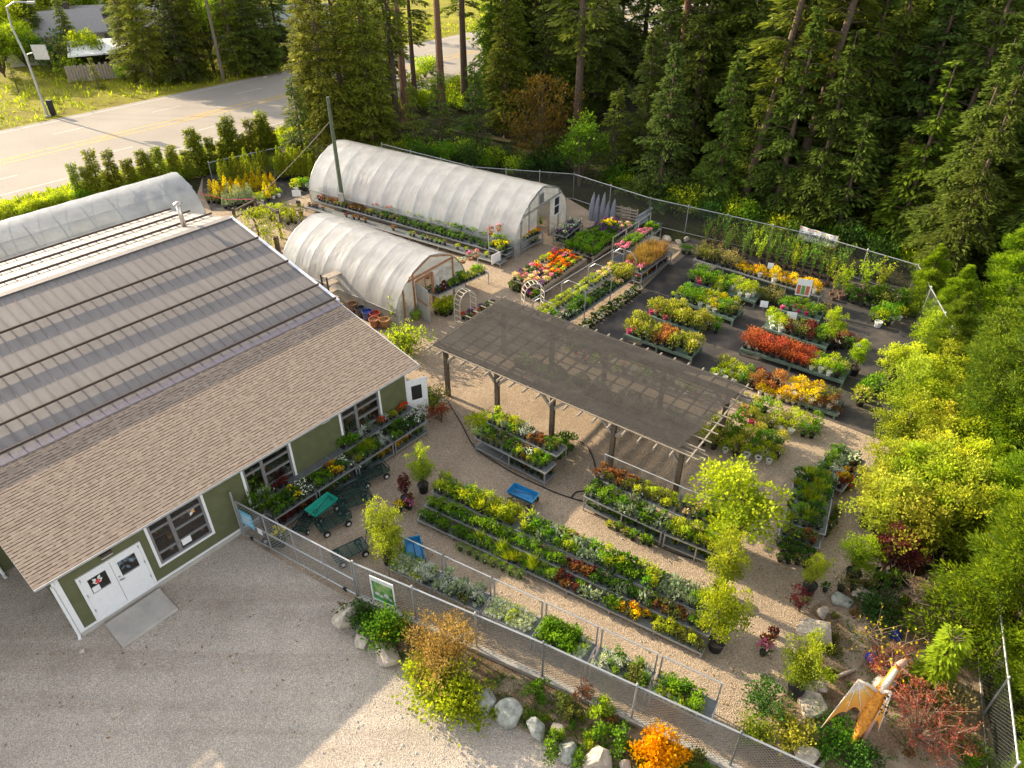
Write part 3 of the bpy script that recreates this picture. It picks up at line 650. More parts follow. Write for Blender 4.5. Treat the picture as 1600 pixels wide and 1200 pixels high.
# ------------------------------------------------------------------ fences
CHAIN = holemat('chain_link', (.30, .31, .31), .085, .21); CHAIN2 = holemat('dark_chain_link', (.14, .15, .14), .085, .1)  # second one: darker, sparser wire for the far and side fences
def fence(label, pts, h, name='chain_link_fence', spacing=2.6, curb=False, chain=None):
    root = tag(empty(name, (pts[0][0], pts[0][1], 0)), label, 'fence')
    for A, B in zip(pts[:-1], pts[1:]):
        A, B = Vector((A[0], A[1], 0)), Vector((B[0], B[1], 0)); L = (B - A).length; rz = az(A, B); n = max(1, round(L / spacing))
        o0 = Vector((pts[0][0], pts[0][1], 0))
        for k in range(n):
            mb = MB(); mb.face([(0, 0, .05), (L / n, 0, .05), (L / n, 0, h), (0, 0, h)]); q = mb.build('mesh_panel', chain or CHAIN, root); q.location = A + (B - A) * k / n - o0; q.rotation_euler.z = rz
        for k in range(n + 1):
            mb = MB(); mb.lathe([(.032, 0), (.032, h + .06), (.045, h + .065), (.02, h + .12), (0, h + .13)], 8); q = mb.build('post', STEEL, root); q.location = A + (B - A) * k / n - o0
        a, b = A - o0, B - o0
        mb = MB(); mb.tube([a + Vector((0, 0, h)), b + Vector((0, 0, h))], .028, 6); mb.build('top_rail', STEEL, root)
        mb = MB(); mb.tube([a + Vector((0, 0, .09)), b + Vector((0, 0, .09))], .02, 6); mb.build('bottom_rail', STEEL, root)
        if curb:
            mb = MB(); mb.bar(a + Vector((0, 0, .07)), b + Vector((0, 0, .07)), .2, .18); mb.build('concrete_kerb', CONC, root)
    return root
FH = 1.75
fence('grey chain link fence with concrete kerb along the planting bed and front benches', [G(562, 935), G(847, 1061), G(1139, 1200), G(1330, 1290)], FH, curb=True)
fence('galvanised chain link fence in front of the forest, behind the fruit tree rows', [G(895, 312), G(1012, 352), G(1130, 380), G(1270, 415), G(1418, 462)], 1.85, chain=CHAIN2)
fence('chain link fence hidden by bushes behind the large greenhouse', [G(600, 262), G(740, 300), G(895, 312)], 1.85, chain=CHAIN2)
fence('chain link fence in front of the row of green cedars by the road', [G(335, 292), G(462, 262)], 1.8, chain=CHAIN2)
fence('chain link fence overhung by yellow green cedars at the side of the rock garden', [G(1418, 462), G(1505, 640), G(1517, 790), G(1525, 1010), G(1545, 1250)], 1.85, chain=CHAIN2)
# rolling gate beside the shop
gate = tag(empty('rolling_gate', G(384, 838), az(G(384, 838), G(562, 935))), 'wide steel mesh rolling gate with blue notice between shop wall and fence', 'gate')
GL = (G(562, 935) - G(384, 838)).length - .1
mb = MB(); mb.face([(0, 0, .12), (GL, 0, .12), (GL, 0, FH), (0, 0, FH)]); mb.build('mesh_panel', CHAIN, gate)
mb = MB()
for z in (.12, FH * .5, FH): mb.tube([(0, 0, z), (GL, 0, z)], .028, 6)
for k in range(5): mb.tube([(GL * k / 4, 0, .1), (GL * k / 4, 0, FH + .02)], .026, 6)
mb.build('gate_frame', STEEL, gate)
for x in (.35, GL - .5):
    mb = MB(); mb.tube([(x, -.03, .09), (x, .03, .09)], .09, 12); mb.build('wheel', TYRE, gate)
for x in (-.12, -.3): mb = MB(); mb.lathe([(.04, 0), (.04, FH + .35), (0, FH + .38)], 8); q = mb.build('gate_post', STEEL, gate); q.location = (x, .0 if x > -.2 else .1, 0)
mb = MB(); mb.box(.12, .72, -.035, -.025, .75, 1.45); o = mb.build('notice', pm('sky_blue_notice', (.16, .42, .58), .5), gate)
mb = MB()
for k in range(5): mb.box(.19, .65 - .1 * (k % 2), -.037, -.0355, .9 + k * .09, .93 + k * .09)
mb.build('notice_text', WHITE, o)
mb = MB(); mb.box(.86, 1.08, -.035, -.025, .68, .95); mb.build('paper_notice', WHITE, gate)
# picture sign on the front fence
sg = tag(empty('picture_sign', G(588, 950) + Vector((0, -.05, 0)), az(G(562, 935), G(847, 1061))), 'green framed garden picture sign hung on the front fence above the shrub', 'sign')
mb = MB(); frame_bars(mb, 0, .86, .62, 1.72, .035, -.05, -.02); mb.build('frame', WHITE, sg)
m, nt_, b = newmat('garden_picture'); tc = N(nt_, 'ShaderNodeTexCoord'); no = N(nt_, 'ShaderNodeTexNoise', Scale=4.5, Detail=4.); nt_.links.new(tc.outputs['Object'], no.inputs['Vector'])
nt_.links.new(ramp(nt_, no.outputs[0], [(.25, (.02, .05, .02)), (.45, (.10, .24, .06)), (.6, (.25, .36, .14)), (.7, (.55, .42, .12)), (.78, (.5, .5, .5))]), b.inputs['Base Color']); b.inputs['Roughness'].default_value = .4
mb = MB(); mb.face([(.04, -.03, .66), (.82, -.03, .66), (.82, -.03, 1.5), (.04, -.03, 1.5)]); mb.face([(.04, -.03, 1.502), (.82, -.03, 1.502), (.82, -.03, 1.68), (.04, -.03, 1.68)], 1); mb.face([(.06, -.033, .68), (.8, -.033, .68), (.8, -.033, .79), (.06, -.033, .79)], 2)
for k, (x, z, q) in enumerate(((.2, .95, .09), (.36, .9, .07), (.55, 1.0, .1), (.68, .88, .06))):
    mb.face([(x + q * math.cos(t * PI / 5), -.034 - k * .0003, z + q * math.sin(t * PI / 5)) for t in range(10)], 3)
mb.build('panel', [m, pm('sign_header', (.55, .6, .56)), pm('sign_green', (.05, .33, .08)), pm('sign_grey', (.5, .5, .52))], sg)
# banner on the back fence
B0, B1 = G(1239, 402), G(1296, 420)
bz = az(B0, B1); bl = (B1 - B0).length
ban = tag(empty('banner', B0 + Vector((0, -.05, 0)), bz), 'white Fruit Trees & Rhodos banner tied along the top of the back fence', 'banner')
mb = MB(); nx = 16; vs = []
for j in range(5):
    for i in range(nx + 1): vs.append((i * bl / nx, -.08 + .02 * math.sin(i * 1.3) - .0, 1.28 + j * .2 + .01 * math.sin(i)))
mb.add(vs, [(j * (nx + 1) + i, j * (nx + 1) + i + 1, (j + 1) * (nx + 1) + i + 1, (j + 1) * (nx + 1) + i) for j in range(4) for i in range(nx)])
mb.build('banner_cloth', pm('banner_white', (.70, .69, .72), .6, var=.08), ban)
cu = bpy.data.curves.new('lettering', 'FONT'); cu.body = 'Fruit Trees & Rhodos'; cu.size = .34; cu.extrude = .002; cu.align_x = 'CENTER'; cu.materials.append(pm('navy_ink', (.03, .035, .10), .6)); cu.offset = .006
co = bpy.data.objects.new('lettering', cu); COL.objects.link(co); co.parent = ban; co.location = (bl / 2, -.112, 1.6); co.rotation_euler.x = PI / 2
wid = 3.0
bpy.context.view_layer.update(); wid = max(co.dimensions.x, .1)
lme = bpy.data.meshes.new_from_object(co.evaluated_get(bpy.context.evaluated_depsgraph_get())); bpy.data.objects.remove(co)
co = put('lettering', lme, (bl / 2, -.112, 1.6), 0, 1, ban); co.rotation_euler.x = PI / 2; co.scale.x = bl * .86 / wid
mb = MB(); r2 = random.Random(8)
for k in range(26):
    x = r2.uniform(.05, bl - .05); z = r2.choice([1.34, 1.36, 2.0, 2.02]) + r2.uniform(-.03, .03); q = r2.uniform(.04, .09)
    if 1.5 < z < 1.9: continue
    y = -.115 - k * .0004; mb.face([(x + q * math.cos(t * PI / 4), y, z + q * .6 * math.sin(t * PI / 4)) for t in range(8)], r2.choice([0, 1, 2]))
mb.build('leaf_print', [pm('print_red', (.5, .14, .07)), pm('print_yellow', (.6, .42, .1)), pm('print_violet', (.35, .25, .45))], ban)
for x in (0.02, bl - .02): mb = MB(); mb.bar((x, -.05, 0), (x, -.05, 2.1), .05); mb.build('stake', GREYWOOD, ban)

# ------------------------------------------------------------------ potted plants
POT_N = {}
def potmesh(kind, r, h, n=10):
    key = (kind, r, h)
    if key not in POT_N:
        mb = MB(); mb.lathe([(r * .74, 0), (r * .97, h * .86), (r * 1.06, h * .86), (r * 1.06, h), (r * .93, h), (r * .9, h * .9)], n); mb.lathe([(r * .9, h * .88), (0, h * .92)], n, (0, 0, 0), 1)
        POT_N[key] = mb
    return POT_N[key]
def fol_mound(mb, z, r, h, n, L, W, mi=0):
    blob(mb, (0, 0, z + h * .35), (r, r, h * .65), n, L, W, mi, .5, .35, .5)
def fol_up(mb, z, r, h, n, L, W, mi=0):
    P = np.stack([nr.normal(0, r * .45, n), nr.normal(0, r * .45, n), z + nr.uniform(0, h * .85, n)], 1)
    D = np.stack([P[:, 0] / r + nr.normal(0, .4, n), P[:, 1] / r + nr.normal(0, .4, n), nr.uniform(.2, 1.1, n)], 1)
    mb.leaves(P, D, L, W, mi, tint=(P[:, 2] - z) / h)
def fol_grass(mb, z, r, h, n, L, W, mi=0):
    a = nr.uniform(0, 2 * PI, n); q = nr.uniform(0, 1, n) ** .7
    P = np.stack([np.cos(a) * q * r * .4, np.sin(a) * q * r * .4, np.full(n, z)], 1)
    D = np.stack([np.cos(a) * q * .75, np.sin(a) * q * .75, np.full(n, 1.)], 1) + nr.normal(size=(n, 3)) * .15
    mb.leaves(P, D, h * nr.uniform(.7, 1.1, n), W, mi)
def fol_cone(mb, z, r, h, n, L, W, mi=0):
    t = nr.uniform(0, 1, n); a = nr.uniform(0, 2 * PI, n); q = r * (1 - t) ** .75 * nr.uniform(.55, 1.05, n)
    P = np.stack([np.cos(a) * q, np.sin(a) * q, z + t * h], 1)
    D = np.stack([np.cos(a) * .6, np.sin(a) * .6, np.full(n, .9)], 1) + nr.normal(size=(n, 3)) * .3
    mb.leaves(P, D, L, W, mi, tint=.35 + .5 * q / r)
def fol_sapling(mb, z, r, h, n, L, W, mi=0):
    for k in range(4):
        a = k * 1.7; mb.tube([(0, 0, z), (.06 * math.cos(a), .06 * math.sin(a), z + h * .45), (r * .8 * math.cos(a), r * .8 * math.sin(a), z + h)], [.012, .009, .004], 4, 1)
    t = nr.uniform(.3, 1, n); a = nr.randint(0, 4, n) * 1.7; q = r * .8 * np.clip((t - .3) / .7, 0, 1)
    P = np.stack([np.cos(a) * q, np.sin(a) * q, z + t * h], 1) + nr.normal(size=(n, 3)) * .05
    mb.leaves(P, unit(n) + np.array([0, 0, .3]), L, W, mi)
# kind: (name, description, shape fn, r, h, n, leaf L, leaf W, foliage mats, flower count, pot kind, pot r, pot h)
KD = {}
def kind(k, name, desc, fn, r, h, n, L, W, mat, pot='black', pr=.085, ph=.11, fl=None, fn_n=0, fL=.05, tags=1):
    KD[k] = dict(name=name, desc=desc, v=[], p=None, one=[]); 
    for s in range(2):
        mb = MB(); fn(mb, ph * .95, r, h, n, L, W)
        if fl:
            u = unit(fn_n); u[:, 2] = np.abs(u[:, 2]) * .8 + .25
            P = np.array([0, 0, ph + h * .35]) + u * np.array([r * .9, r * .9, h * .68]); mb.leaves(P, unit(fn_n) + np.array([0, 0, .8]), fL, fL * 1.1, 2, flat=.3)
        if tags and s == 0: mb.leaves([(r * .35, 0, ph)], [(0.1, 0, 1)], .13, .045, 3, flat=.9)
        mats = [LM[mat], TWIG, LM[fl] if fl else LM['tag'], LM['tag']]
        KD[k]['v'].append(mb.mesh('foliage', mats))
        pmb = potmesh(pot, pr, ph)
        if KD[k]['p'] is None: KD[k]['p'] = pmb.mesh('pot', [POTM[pot], SOIL])
        one = MB(); one.v = list(mb.v); one.f = list(mb.f); one.m = list(mb.m); one.t = list(mb.t); one.add(pmb.v, pmb.f, 4); KD[k]['one'].append(one.mesh(name, mats + [POTM[pot]]))
kind('herb', 'potted_herb', 'bright green bushy herb', fol_up, .13, .30, 110, .085, .04, 'herb')
kind('tallherb', 'potted_herb', 'tall light green herb', fol_up, .13, .40, 130, .10, .035, 'grassb')
kind('grass', 'potted_grass', 'feathery bright green grass', fol_grass, .2, .36, 120, .3, .016, 'grassb')
kind('mound', 'potted_green_perennial', 'rounded green perennial', fol_mound, .14, .20, 130, .06, .035, 'lush')
kind('heath', 'potted_heather', 'dense green heather', fol_mound, .15, .20, 170, .075, .014, 'herb')
kind('deep', 'potted_dark_perennial', 'dark green leafy perennial', fol_mound, .14, .22, 90, .08, .05, 'deep')
kind('hosta', 'potted_hosta', 'pale green broad leaved hosta', fol_mound, .16, .18, 50, .13, .085, 'sage')
kind('lushbig', 'potted_leafy_perennial', 'large leaved fresh green perennial', fol_mound, .17, .22, 60, .12, .085, 'lush')
kind('bronze', 'potted_heuchera', 'bronze leaved heuchera', fol_mound, .13, .15, 80, .075, .06, 'bronze')
kind('maroon', 'potted_heuchera', 'dark maroon heuchera', fol_mound, .13, .16, 80, .075, .06, 'maroon')
kind('silver', 'potted_silver_perennial', 'silvery grey perennial', fol_up, .13, .24, 100, .08, .03, 'silver')
kind('sage', 'potted_lavender', 'grey green lavender', fol_grass, .2, .30, 120, .25, .016, 'sage')
kind('goldm', 'potted_spirea', 'golden orange spirea', fol_mound, .15, .22, 130, .065, .035, 'gold', fl='orangef', fn_n=10)
kind('olive', 'potted_brown_perennial', 'olive brown perennial', fol_mound, .14, .2, 120, .06, .03, 'olive')
kind('lime', 'potted_lime_perennial', 'lime yellow perennial', fol_mound, .15, .22, 120, .07, .04, 'lime')
kind('whitefl', 'potted_flower', 'white flowering plant', fol_mound, .14, .22, 70, .07, .04, 'deep', fl='whitef', fn_n=26, fL=.05)
kind('yellowfl', 'potted_flower', 'yellow flowering plant', fol_mound, .15, .2, 60, .07, .04, 'lush', fl='yellowf', fn_n=34, fL=.06)
kind('pinkfl', 'potted_flower', 'pink flowering plant', fol_mound, .15, .22, 60, .07, .04, 'lush', fl='pinkf', fn_n=30, fL=.07)
kind('orangefl', 'potted_flower', 'orange flowering begonia', fol_mound, .16, .2, 60, .08, .05, 'lush', fl='orangef', fn_n=32, fL=.08)
kind('redfl', 'potted_flower', 'red flowering begonia', fol_mound, .16, .2, 60, .08, .05, 'lush', fl='redf', fn_n=28, fL=.08)
kind('purplefl', 'potted_flower', 'purple flowering plant', fol_mound, .15, .2, 60, .07, .04, 'deep', fl='purplef', fn_n=34, fL=.06)
kind('blushfl', 'potted_flower', 'pale pink flowering plant', fol_mound, .16, .22, 60, .08, .05, 'lime', fl='blushf', fn_n=22, fL=.08)
kind('rhodo', 'potted_rhododendron', 'yellow green rhododendron', fol_mound, .30, .5, 190, .12, .05, 'rhodo', 'black', .14, .2, fl='blushf', fn_n=8)
kind('rhodor', 'potted_rhododendron', 'rusty red budded rhododendron', fol_mound, .30, .5, 190, .12, .05, 'rhodored', 'black', .14, .2)
kind('rhodop', 'potted_rhododendron', 'yellow green rhododendron in a pink pot', fol_mound, .30, .5, 190, .12, .05, 'rhodo', 'pink', .14, .2)
kind('shrub', 'potted_shrub', 'fresh green shrub', fol_mound, .28, .45, 190, .09, .05, 'lush', 'black', .13, .19)
kind('shrubp', 'potted_shrub', 'fresh green shrub in a pink pot', fol_mound, .28, .45, 190, .09, .05, 'lush', 'pink', .13, .19)
kind('shrubl', 'potted_shrub', 'yellow green shrub', fol_mound, .28, .42, 190, .085, .045, 'spring', 'white', .13, .19)
kind('shruby', 'potted_shrub', 'golden yellow shrub in a white pot', fol_mound, .27, .4, 190, .08, .04, 'gold', 'white', .13, .19)
kind('shrubo', 'potted_shrub', 'olive brown twiggy shrub', fol_up, .26, .5, 170, .09, .04, 'olive', 'black', .13, .19)
kind('shrubd', 'potted_shrub', 'dark maroon shrub', fol_mound, .26, .4, 170, .08, .05, 'maroon', 'black', .13, .19)
kind('shrubdw', 'potted_shrub', 'brown leaved shrub in a white pot', fol_mound, .24, .36, 150, .08, .05, 'bronze', 'white', .13, .19)
kind('barb', 'potted_barberry', 'red leaved barberry', fol_up, .3, .48, 230, .085, .045, 'barberry', 'black', .13, .19)
kind('brownfern', 'potted_grass', 'rusty brown sedge', fol_grass, .3, .5, 150, .45, .02, 'orangeb', 'grey', .12, .17)
kind('brownpot', 'potted_shrub', 'brown stemmed climber', fol_up, .2, .7, 130, .08, .04, 'scrub', 'black', .12, .18)
kind('sapling', 'potted_fruit_tree', 'slender young fruit tree with sparse leaves', fol_sapling, .35, 1.6, 150, .11, .06, 'lush', 'brown', .17, .26)
kind('saplingd', 'potted_fruit_tree', 'bushy young fruit tree', fol_sapling, .38, 1.3, 260, .11, .06, 'spring', 'brown', .17, .26)
kind('thuja', 'potted_cedar', 'slim columnar green cedar', fol_cone, .24, 1.25, 420, .1, .05, 'hedge', 'black', .15, .22, tags=0)
kind('goldc', 'potted_conifer', 'golden orange upright conifer', fol_cone, .24, .75, 260, .09, .045, 'gold', 'black', .14, .2, tags=0)
kind('bluec', 'potted_juniper', 'blue grey upright juniper', fol_cone, .24, .9, 260, .1, .03, 'sage', 'black', .14, .2, tags=0)
kind('strawb', 'plug_plant', 'low lime green plug plant', fol_mound, .12, .15, 60, .06, .035, 'spring', 'white', .055, .07, tags=0)
kind('plugw', 'potted_succulent', 'pale rosette succulent', fol_mound, .11, .11, 55, .06, .03, 'pale', 'white', .06, .075, tags=0)
kind('plugg', 'potted_succulent', 'small mixed green succulent', fol_mound, .12, .14, 60, .06, .035, 'lush', 'white', .055, .075, tags=0)
kind('basket', 'hanging_basket', 'hanging basket of trailing flowers', fol_mound, .22, .26, 90, .08, .05, 'lush', 'clay', .15, .14, fl='pinkf', fn_n=34, fL=.08, tags=0)
kind('basketp', 'hanging_basket', 'hanging basket of purple flowers', fol_mound, .22, .24, 80, .08, .05, 'deep', 'clay', .15, .14, fl='purplef', fn_n=46, fL=.07, tags=0)
kind('basketw', 'hanging_basket', 'hanging basket of white flowers', fol_mound, .22, .24, 80, .08, .05, 'lush', 'clay', .15, .14, fl='whitef', fn_n=40, fL=.07, tags=0)
kind('baskety', 'hanging_basket', 'hanging basket of lime green foliage', fol_mound, .22, .24, 110, .08, .05, 'lime', 'clay', .15, .14, tags=0)
CAT = dict(hanging_basket='hanging basket', potted_fruit_tree='potted tree', potted_cedar='potted conifer', potted_conifer='potted conifer', potted_juniper='potted conifer')
def plant(k, x, y, z, where, s=1., parts=True, group=None):
    d = KD[k]; rz = rng.uniform(0, 6.28); s *= rng.uniform(.92, 1.06); sc = s * rng.uniform(.86, 1.14); parts = parts or d['name'] in ('potted_barberry', 'potted_rhododendron'); v = rng.randrange(2)
    if parts:
        o = put(d['name'], d['p'], (x, y, z), rz, s * rng.uniform(.96, 1.04)); put('foliage', d['v'][v], (0, 0, 0), 0, (sc / s, sc / s, sc / s * rng.uniform(.85, 1.3)), o)
    else: o = put(d['name'], d['one'][v], (x, y, z), rz, (sc, sc, sc * rng.uniform(.9, 1.15)))
    lab = d['desc'] + ' ' + where
    return tag(o, lab, CAT.get(d['name'], 'potted plant'), lab)

class Bench: pass
def bench(label, A, B, depth, shelves, style='metal', rail=None, name='plant_bench', mat=None, legs=True, nleg=None, lip=True, deck=None):
    """A, B: front edge on the ground, left to right; shelves: (y0, y1, z)"""
    A, B = Vector((A[0], A[1], 0)), Vector((B[0], B[1], 0)); o = Bench(); o.A = A; o.L = (B - A).length; o.ex = (B - A).normalized(); o.ey = Vector((-o.ex.y, o.ex.x, 0)); o.rz = az(A, B); o.sh = shelves; o.depth = depth
    root = tag(empty(name, A, o.rz), label, 'bench'); o.root = root; L = o.L
    mat = mat or (GREENWOOD if style == 'wood' else GREYWOOD if style == 'grey' else STEEL)
    for y0, y1, z in shelves:
        mb = MB()
        if style == 'metal':
            mb.box(0.03, L - .03, y0 + .03, y1 - .03, z - .02, z - .008, 1)
            frame = [((0, y0, z - .02), (L, y0, z - .02)), ((0, y1, z - .02), (L, y1, z - .02)), ((0, y0, z - .02), (0, y1, z - .02)), ((L, y0, z - .02), (L, y1, z - .02))]
            for p, q in frame: mb.bar(p, q, .035, .055)
            k = 1
            while k * 1.2 < L - .3: mb.bar((k * 1.2, y0, z - .02), (k * 1.2, y1, z - .02), .03, .035); k += 1
        else:
            n = max(3, int((y1 - y0) / .16)); wd = (y1 - y0) / n
            for i in range(n): mb.box(0, L, y0 + i * wd + .012, y0 + (i + 1) * wd - .012, z - .03, z)
            mb.box(-.01, L + .01, y0 - .02, y0 + .008, z - .12, z + .01); mb.box(-.01, L + .01, y1 - .008, y1 + .02, z - .12, z + .01)
        mb.build('shelf', [mat, deck or DECK], root)
    if legs:
        n = nleg or max(2, int(L / 2.4) + 1); th = .045 if style == 'metal' else .09
        zt = {}
        for k in range(n):
            x = .03 + k * (L - .06) / (n - 1)
            for y in (min(s[0] for s in shelves), max(s[1] for s in shelves)):
                z = max(s[2] for s in shelves if s[0] - .01 <= y <= s[1] + .01)
                zz_ = rail if rail and y > shelves[0][0] + .1 else z - .03
                mb = MB(); mb.bar((x, y, 0), (x, y, zz_), th, th); mb.build('leg', mat, root)
    if rail:
        y = max(s[1] for s in shelves); mb = MB(); mb.tube([(0, y, rail), (L, y, rail)], .022, 6); mb.build('rail', mat, root)
    return o
def fill(b, tier, segs, sp=.28, rows=2, where='', parts=True, s=1., x0=.12, x1=None, z=None, y0=None, y1=None, jit=.05, skip=.04):
    t = b.sh[tier] if tier is not None else (y0, y1, 0)
    ya, yb = (y0 if y0 is not None else t[0]), (y1 if y1 is not None else t[1]); zz_ = t[2] if z is None else z
    x1 = b.L - .12 if x1 is None else x1
    for r in range(rows):
        y = ya + (r + .5) * (yb - ya) / rows; x = x0 + (r % 2) * sp * .4
        while x < x1:
            f = (x - x0) / (x1 - x0); k = None
            for lim, kk in segs:
                if f <= lim: k = kk; break
            if k is None: k = segs[-1][1]
            if isinstance(k, (tuple, list)): k = rng.choice(k)
            if k and rng.random() > skip:
                p = b.A + b.ex * (x + rng.uniform(-jit, jit)) + b.ey * (y + rng.uniform(-jit, jit))
                plant(k, p.x, p.y, zz_, where, s, parts)
            x += sp
def ground_row(pa, pb, segs, rows, depth, sp, where, parts=False, s=1.):
    A, B = G(*pa), G(*pb); b = Bench(); b.A = A; b.L = (B - A).length; b.ex = (B - A).normalized(); b.ey = Vector((-b.ex.y, b.ex.x, 0)); b.sh = [(0, depth, .01)]
    fill(b, 0, segs, sp, rows, where, parts, s)

# --- nursery beds on the black fabric
def nb(pa, pb, label, z=.38, depth=1.15):
    return bench(label, G(*pa, z), G(*pb, z), depth, [(0, depth, z)], 'wood', nleg=3)
b = nb((975, 522), (1081, 560), 'green wooden bench of yellow and rusty rhododendrons nearest the pergola')
fill(b, 0, [(.42, ('rhodo', 'rhodop')), (.72, 'rhodor'), (1, 'rhodo')], .42, 3, 'on the bench nearest the pergola', False)
b = nb((1011, 492), (1090, 520), 'green wooden bench of rhododendrons in pink pots, second from the pergola')
fill(b, 0, [(.45, ('rhodop', 'rhodo')), (1, 'rhodo')], .42, 3, 'on the second bench from the pergola', False)
ground_row((1090, 527), (1134, 524), [(.6, 'rhodo'), (1, 'shrub')], 3, 1.3, .45, 'on the fabric at the end of the second bench')
b = nb((1047, 465), (1146, 500), 'green wooden bench with a gold shrub among green ones')
fill(b, 0, [(.1, 'lime'), (.42, 'shrub'), (.6, 'shrubl'), (.72, 'shruby'), (.9, 'shrub'), (1, 'shrubo')], .4, 3, 'on the bench with the gold shrub', False)
b = nb((1076, 441), (1180, 472), 'green wooden bench of green shrubs and pink pots below the yellow rack')
fill(b, 0, [(.3, ('shrub', 'shrubp')), (.6, ('shrub', 'shrubl')), (1, 'shrubl')], .4, 3, 'on the bench below the yellow rack', False)
ground_row((1182, 477), (1218, 484), [(1, ('shrubo', 'brownpot'))], 3, 1.2, .38, 'beside the small white price card')
b = bench('two tier steel rack of golden yellow shrubs before the fruit trees', G(1084, 405, .75), G(1281, 464, .75), .85, [(0, .85, .28), (0, .85, .75)], 'metal', nleg=5)
fill(b, 1, [(.34, ('brownpot', 'shrubo')), (.48, 'goldm'), (.52, None), (1, ('goldm', 'shruby'))], .27, 2, 'on the steel rack before the fruit trees', False, 1.05)
b = nb((1216, 484), (1280, 502), 'short green bench of green shrubs in pink pots with a price card', depth=1.0)
fill(b, 0, [(1, ('shrubp', 'shrub'))], .4, 2, 'on the short bench beside the picture card', False, .9)
b = nb((1190, 511), (1291, 544), 'green wooden bench of dark maroon shrubs with yellow ones at its end')
fill(b, 0, [(.28, 'shrubl'), (.8, ('shrubd', 'shrubd', 'shrubo')), (1, ('shrubdw', 'shrub'))], .38, 3, 'on the bench behind the red barberries', False)
ground_row((1293, 548), (1345, 548), [(1, ('shrubdw', 'shrub', 'shrubd'))], 2, .9, .34, 'on the fabric beside the tall yellow shrub')
b = nb((1157, 544), (1318, 597), 'long green wooden bench of red barberries')
fill(b, 0, [(.68, 'barb'), (.75, 'shrubl'), (1, ('shrub', 'shrubl', 'rhodo'))], .36, 3, 'on the long red barberry bench', False)
ground_row((1112, 592), (1212, 624), [(.3, ('shrubl', 'rhodo')), (.6, ('shrubl', 'shrub')), (1, ('rhodor', 'shrubd'))], 3, 1.4, .42, 'on the fabric behind the pergola end')
b = nb((1222, 618), (1306, 648), 'low green bench behind the row of white pots', .25, 1.2)
fill(b, 0, [(.62, 'shruby'), (1, ('shrubdw', 'shrubo'))], .36, 3, 'on the low bench behind the white pots', False)
ground_row((1180, 617), (1318, 657), [(.3, 'shruby'), (.6, ('shruby', 'shrubdw')), (1, ('shrubdw', 'shrubdw'))], 1, .35, .3, 'in the front row of white pots', False, .85)
ground_row((1150, 662), (1280, 693), [(.4, ('shrub', 'rhodop')), (.7, ('shrubl', 'rhodo')), (1, ('shrubl', 'shrub'))], 3, 1.5, .42, 'in the block beside the pergola corner post')
for rr, (pa, pb) in enumerate((((1092, 395), (1300, 452)), ((1096, 388), (1318, 445)), ((1100, 381), (1325, 436)), ((1110, 375), (1335, 430)))):
    ground_row(pa, pb, [(.3, ('brownpot', 'sapling')), (1, ('sapling', 'sapling', 'saplingd'))], 1, .3, .5, 'in the rows below the banner')
ground_row((1325, 478), (1410, 500), [(1, ('shrub', 'shrubo', 'deep'))], 2, 1.6, .5, 'along the fence in the back corner', False, 1.5)
ground_row((1375, 515), (1420, 500), [(1, ('shrub', 'shrubl'))], 2, .9, .5, 'at the far corner of the black fabric', False, 1.4)
ground_row((1300, 472), (1345, 470), [(1, ('sapling', 'saplingd', 'shrub'))], 2, .9, .45, 'on the fabric right of the yellow rack', False, 1.0)
ground_row((1218, 478), (1300, 500), [(1, ('shrub', 'brownpot', 'shrubo'))], 1, .5, .36, 'behind the short bench by the picture card', False, .9)
ground_row((1340, 470), (1420, 486), [(1, ('shrub', 'saplingd', 'deep'))], 2, 1.2, .5, 'against the fence in the back corner', False, 1.4)
ground_row((1108, 462), (1150, 480), [(1, ('shrub', 'shrubl', 'goldm'))], 1, .5, .34, 'in front of the gold shrub bench', False, .9)
ground_row((1350, 640), (1385, 600), [(1, ('shrubl', 'shrub', 'rhodo'))], 1, .5, .5, 'along the fabric edge below the maples', True, 1.3)
ground_row((1064, 398), (1082, 400), [(1, 'shrub')], 1, .4, .4, 'beside the stones at the fabric edge')

# --- middle racks
b = bench('long steel rack with bare roof hoops and yellow green plants along the fabric edge', G(868, 535), G(990, 450), 1.5, [(0, .75, .65), (.75, 1.5, 1.0)], 'metal', rail=1.9, nleg=4)
fill(b, 0, [(.5, ('mound', 'shrub', 'whitefl')), (.8, 'deep'), (1, ('blushfl', 'rhodo'))], .3, 2, 'on the lower shelf of the hooped rack', False)
fill(b, 1, [(.7, 'lime'), (1, ('blushfl', 'lime'))], .27, 2, 'on the upper shelf of the hooped rack', False)
fill(b, 0, [(1, ('deep', 'mound', 'whitefl'))], .3, 2, 'on the fabric in front of the hooped rack', False, 1.05, z=.01, y0=-.75, y1=-.05)
mb = MB()
for k in range(4):
    x = .03 + k * (b.L - .06) / 3; mb.tube([(x, 0, .65), (x, 0, 1.75), (x, .4, 2.1), (x, 1.1, 2.1), (x, 1.5, 1.75)], .022, 6)
mb.build('frame_hoop', STEEL, b.root)
b = bench('two tier steel rack of rusty brown sedges and pink pots', G(1000, 449), G(1047, 414), 1.4, [(0, 1.4, .28), (0, 1.3, .85)], 'metal', nleg=3)
fill(b, 1, [(.12, ('pinkfl',)), (1, 'brownfern')], .3, 4, 'on the upper tier of the sedge rack', False)
fill(b, 0, [(.25, 'pinkfl'), (1, ('maroon', 'bronze', 'yellowfl'))], .28, 3, 'on the lower tier of the sedge rack', False)
b = bench('narrow steel rack with roof hoops and pink potted seedlings behind the sedges', G(972, 424), G(1030, 383), .8, [(0, .8, 1.1), (0, .8, .5)], 'metal', rail=1.9, nleg=4)
fill(b, 0, [(.2, 'pinkfl'), (.55, 'herb'), (.8, 'pinkfl'), (1, 'lushbig')], .27, 2, 'on the narrow rack behind the sedges', False)
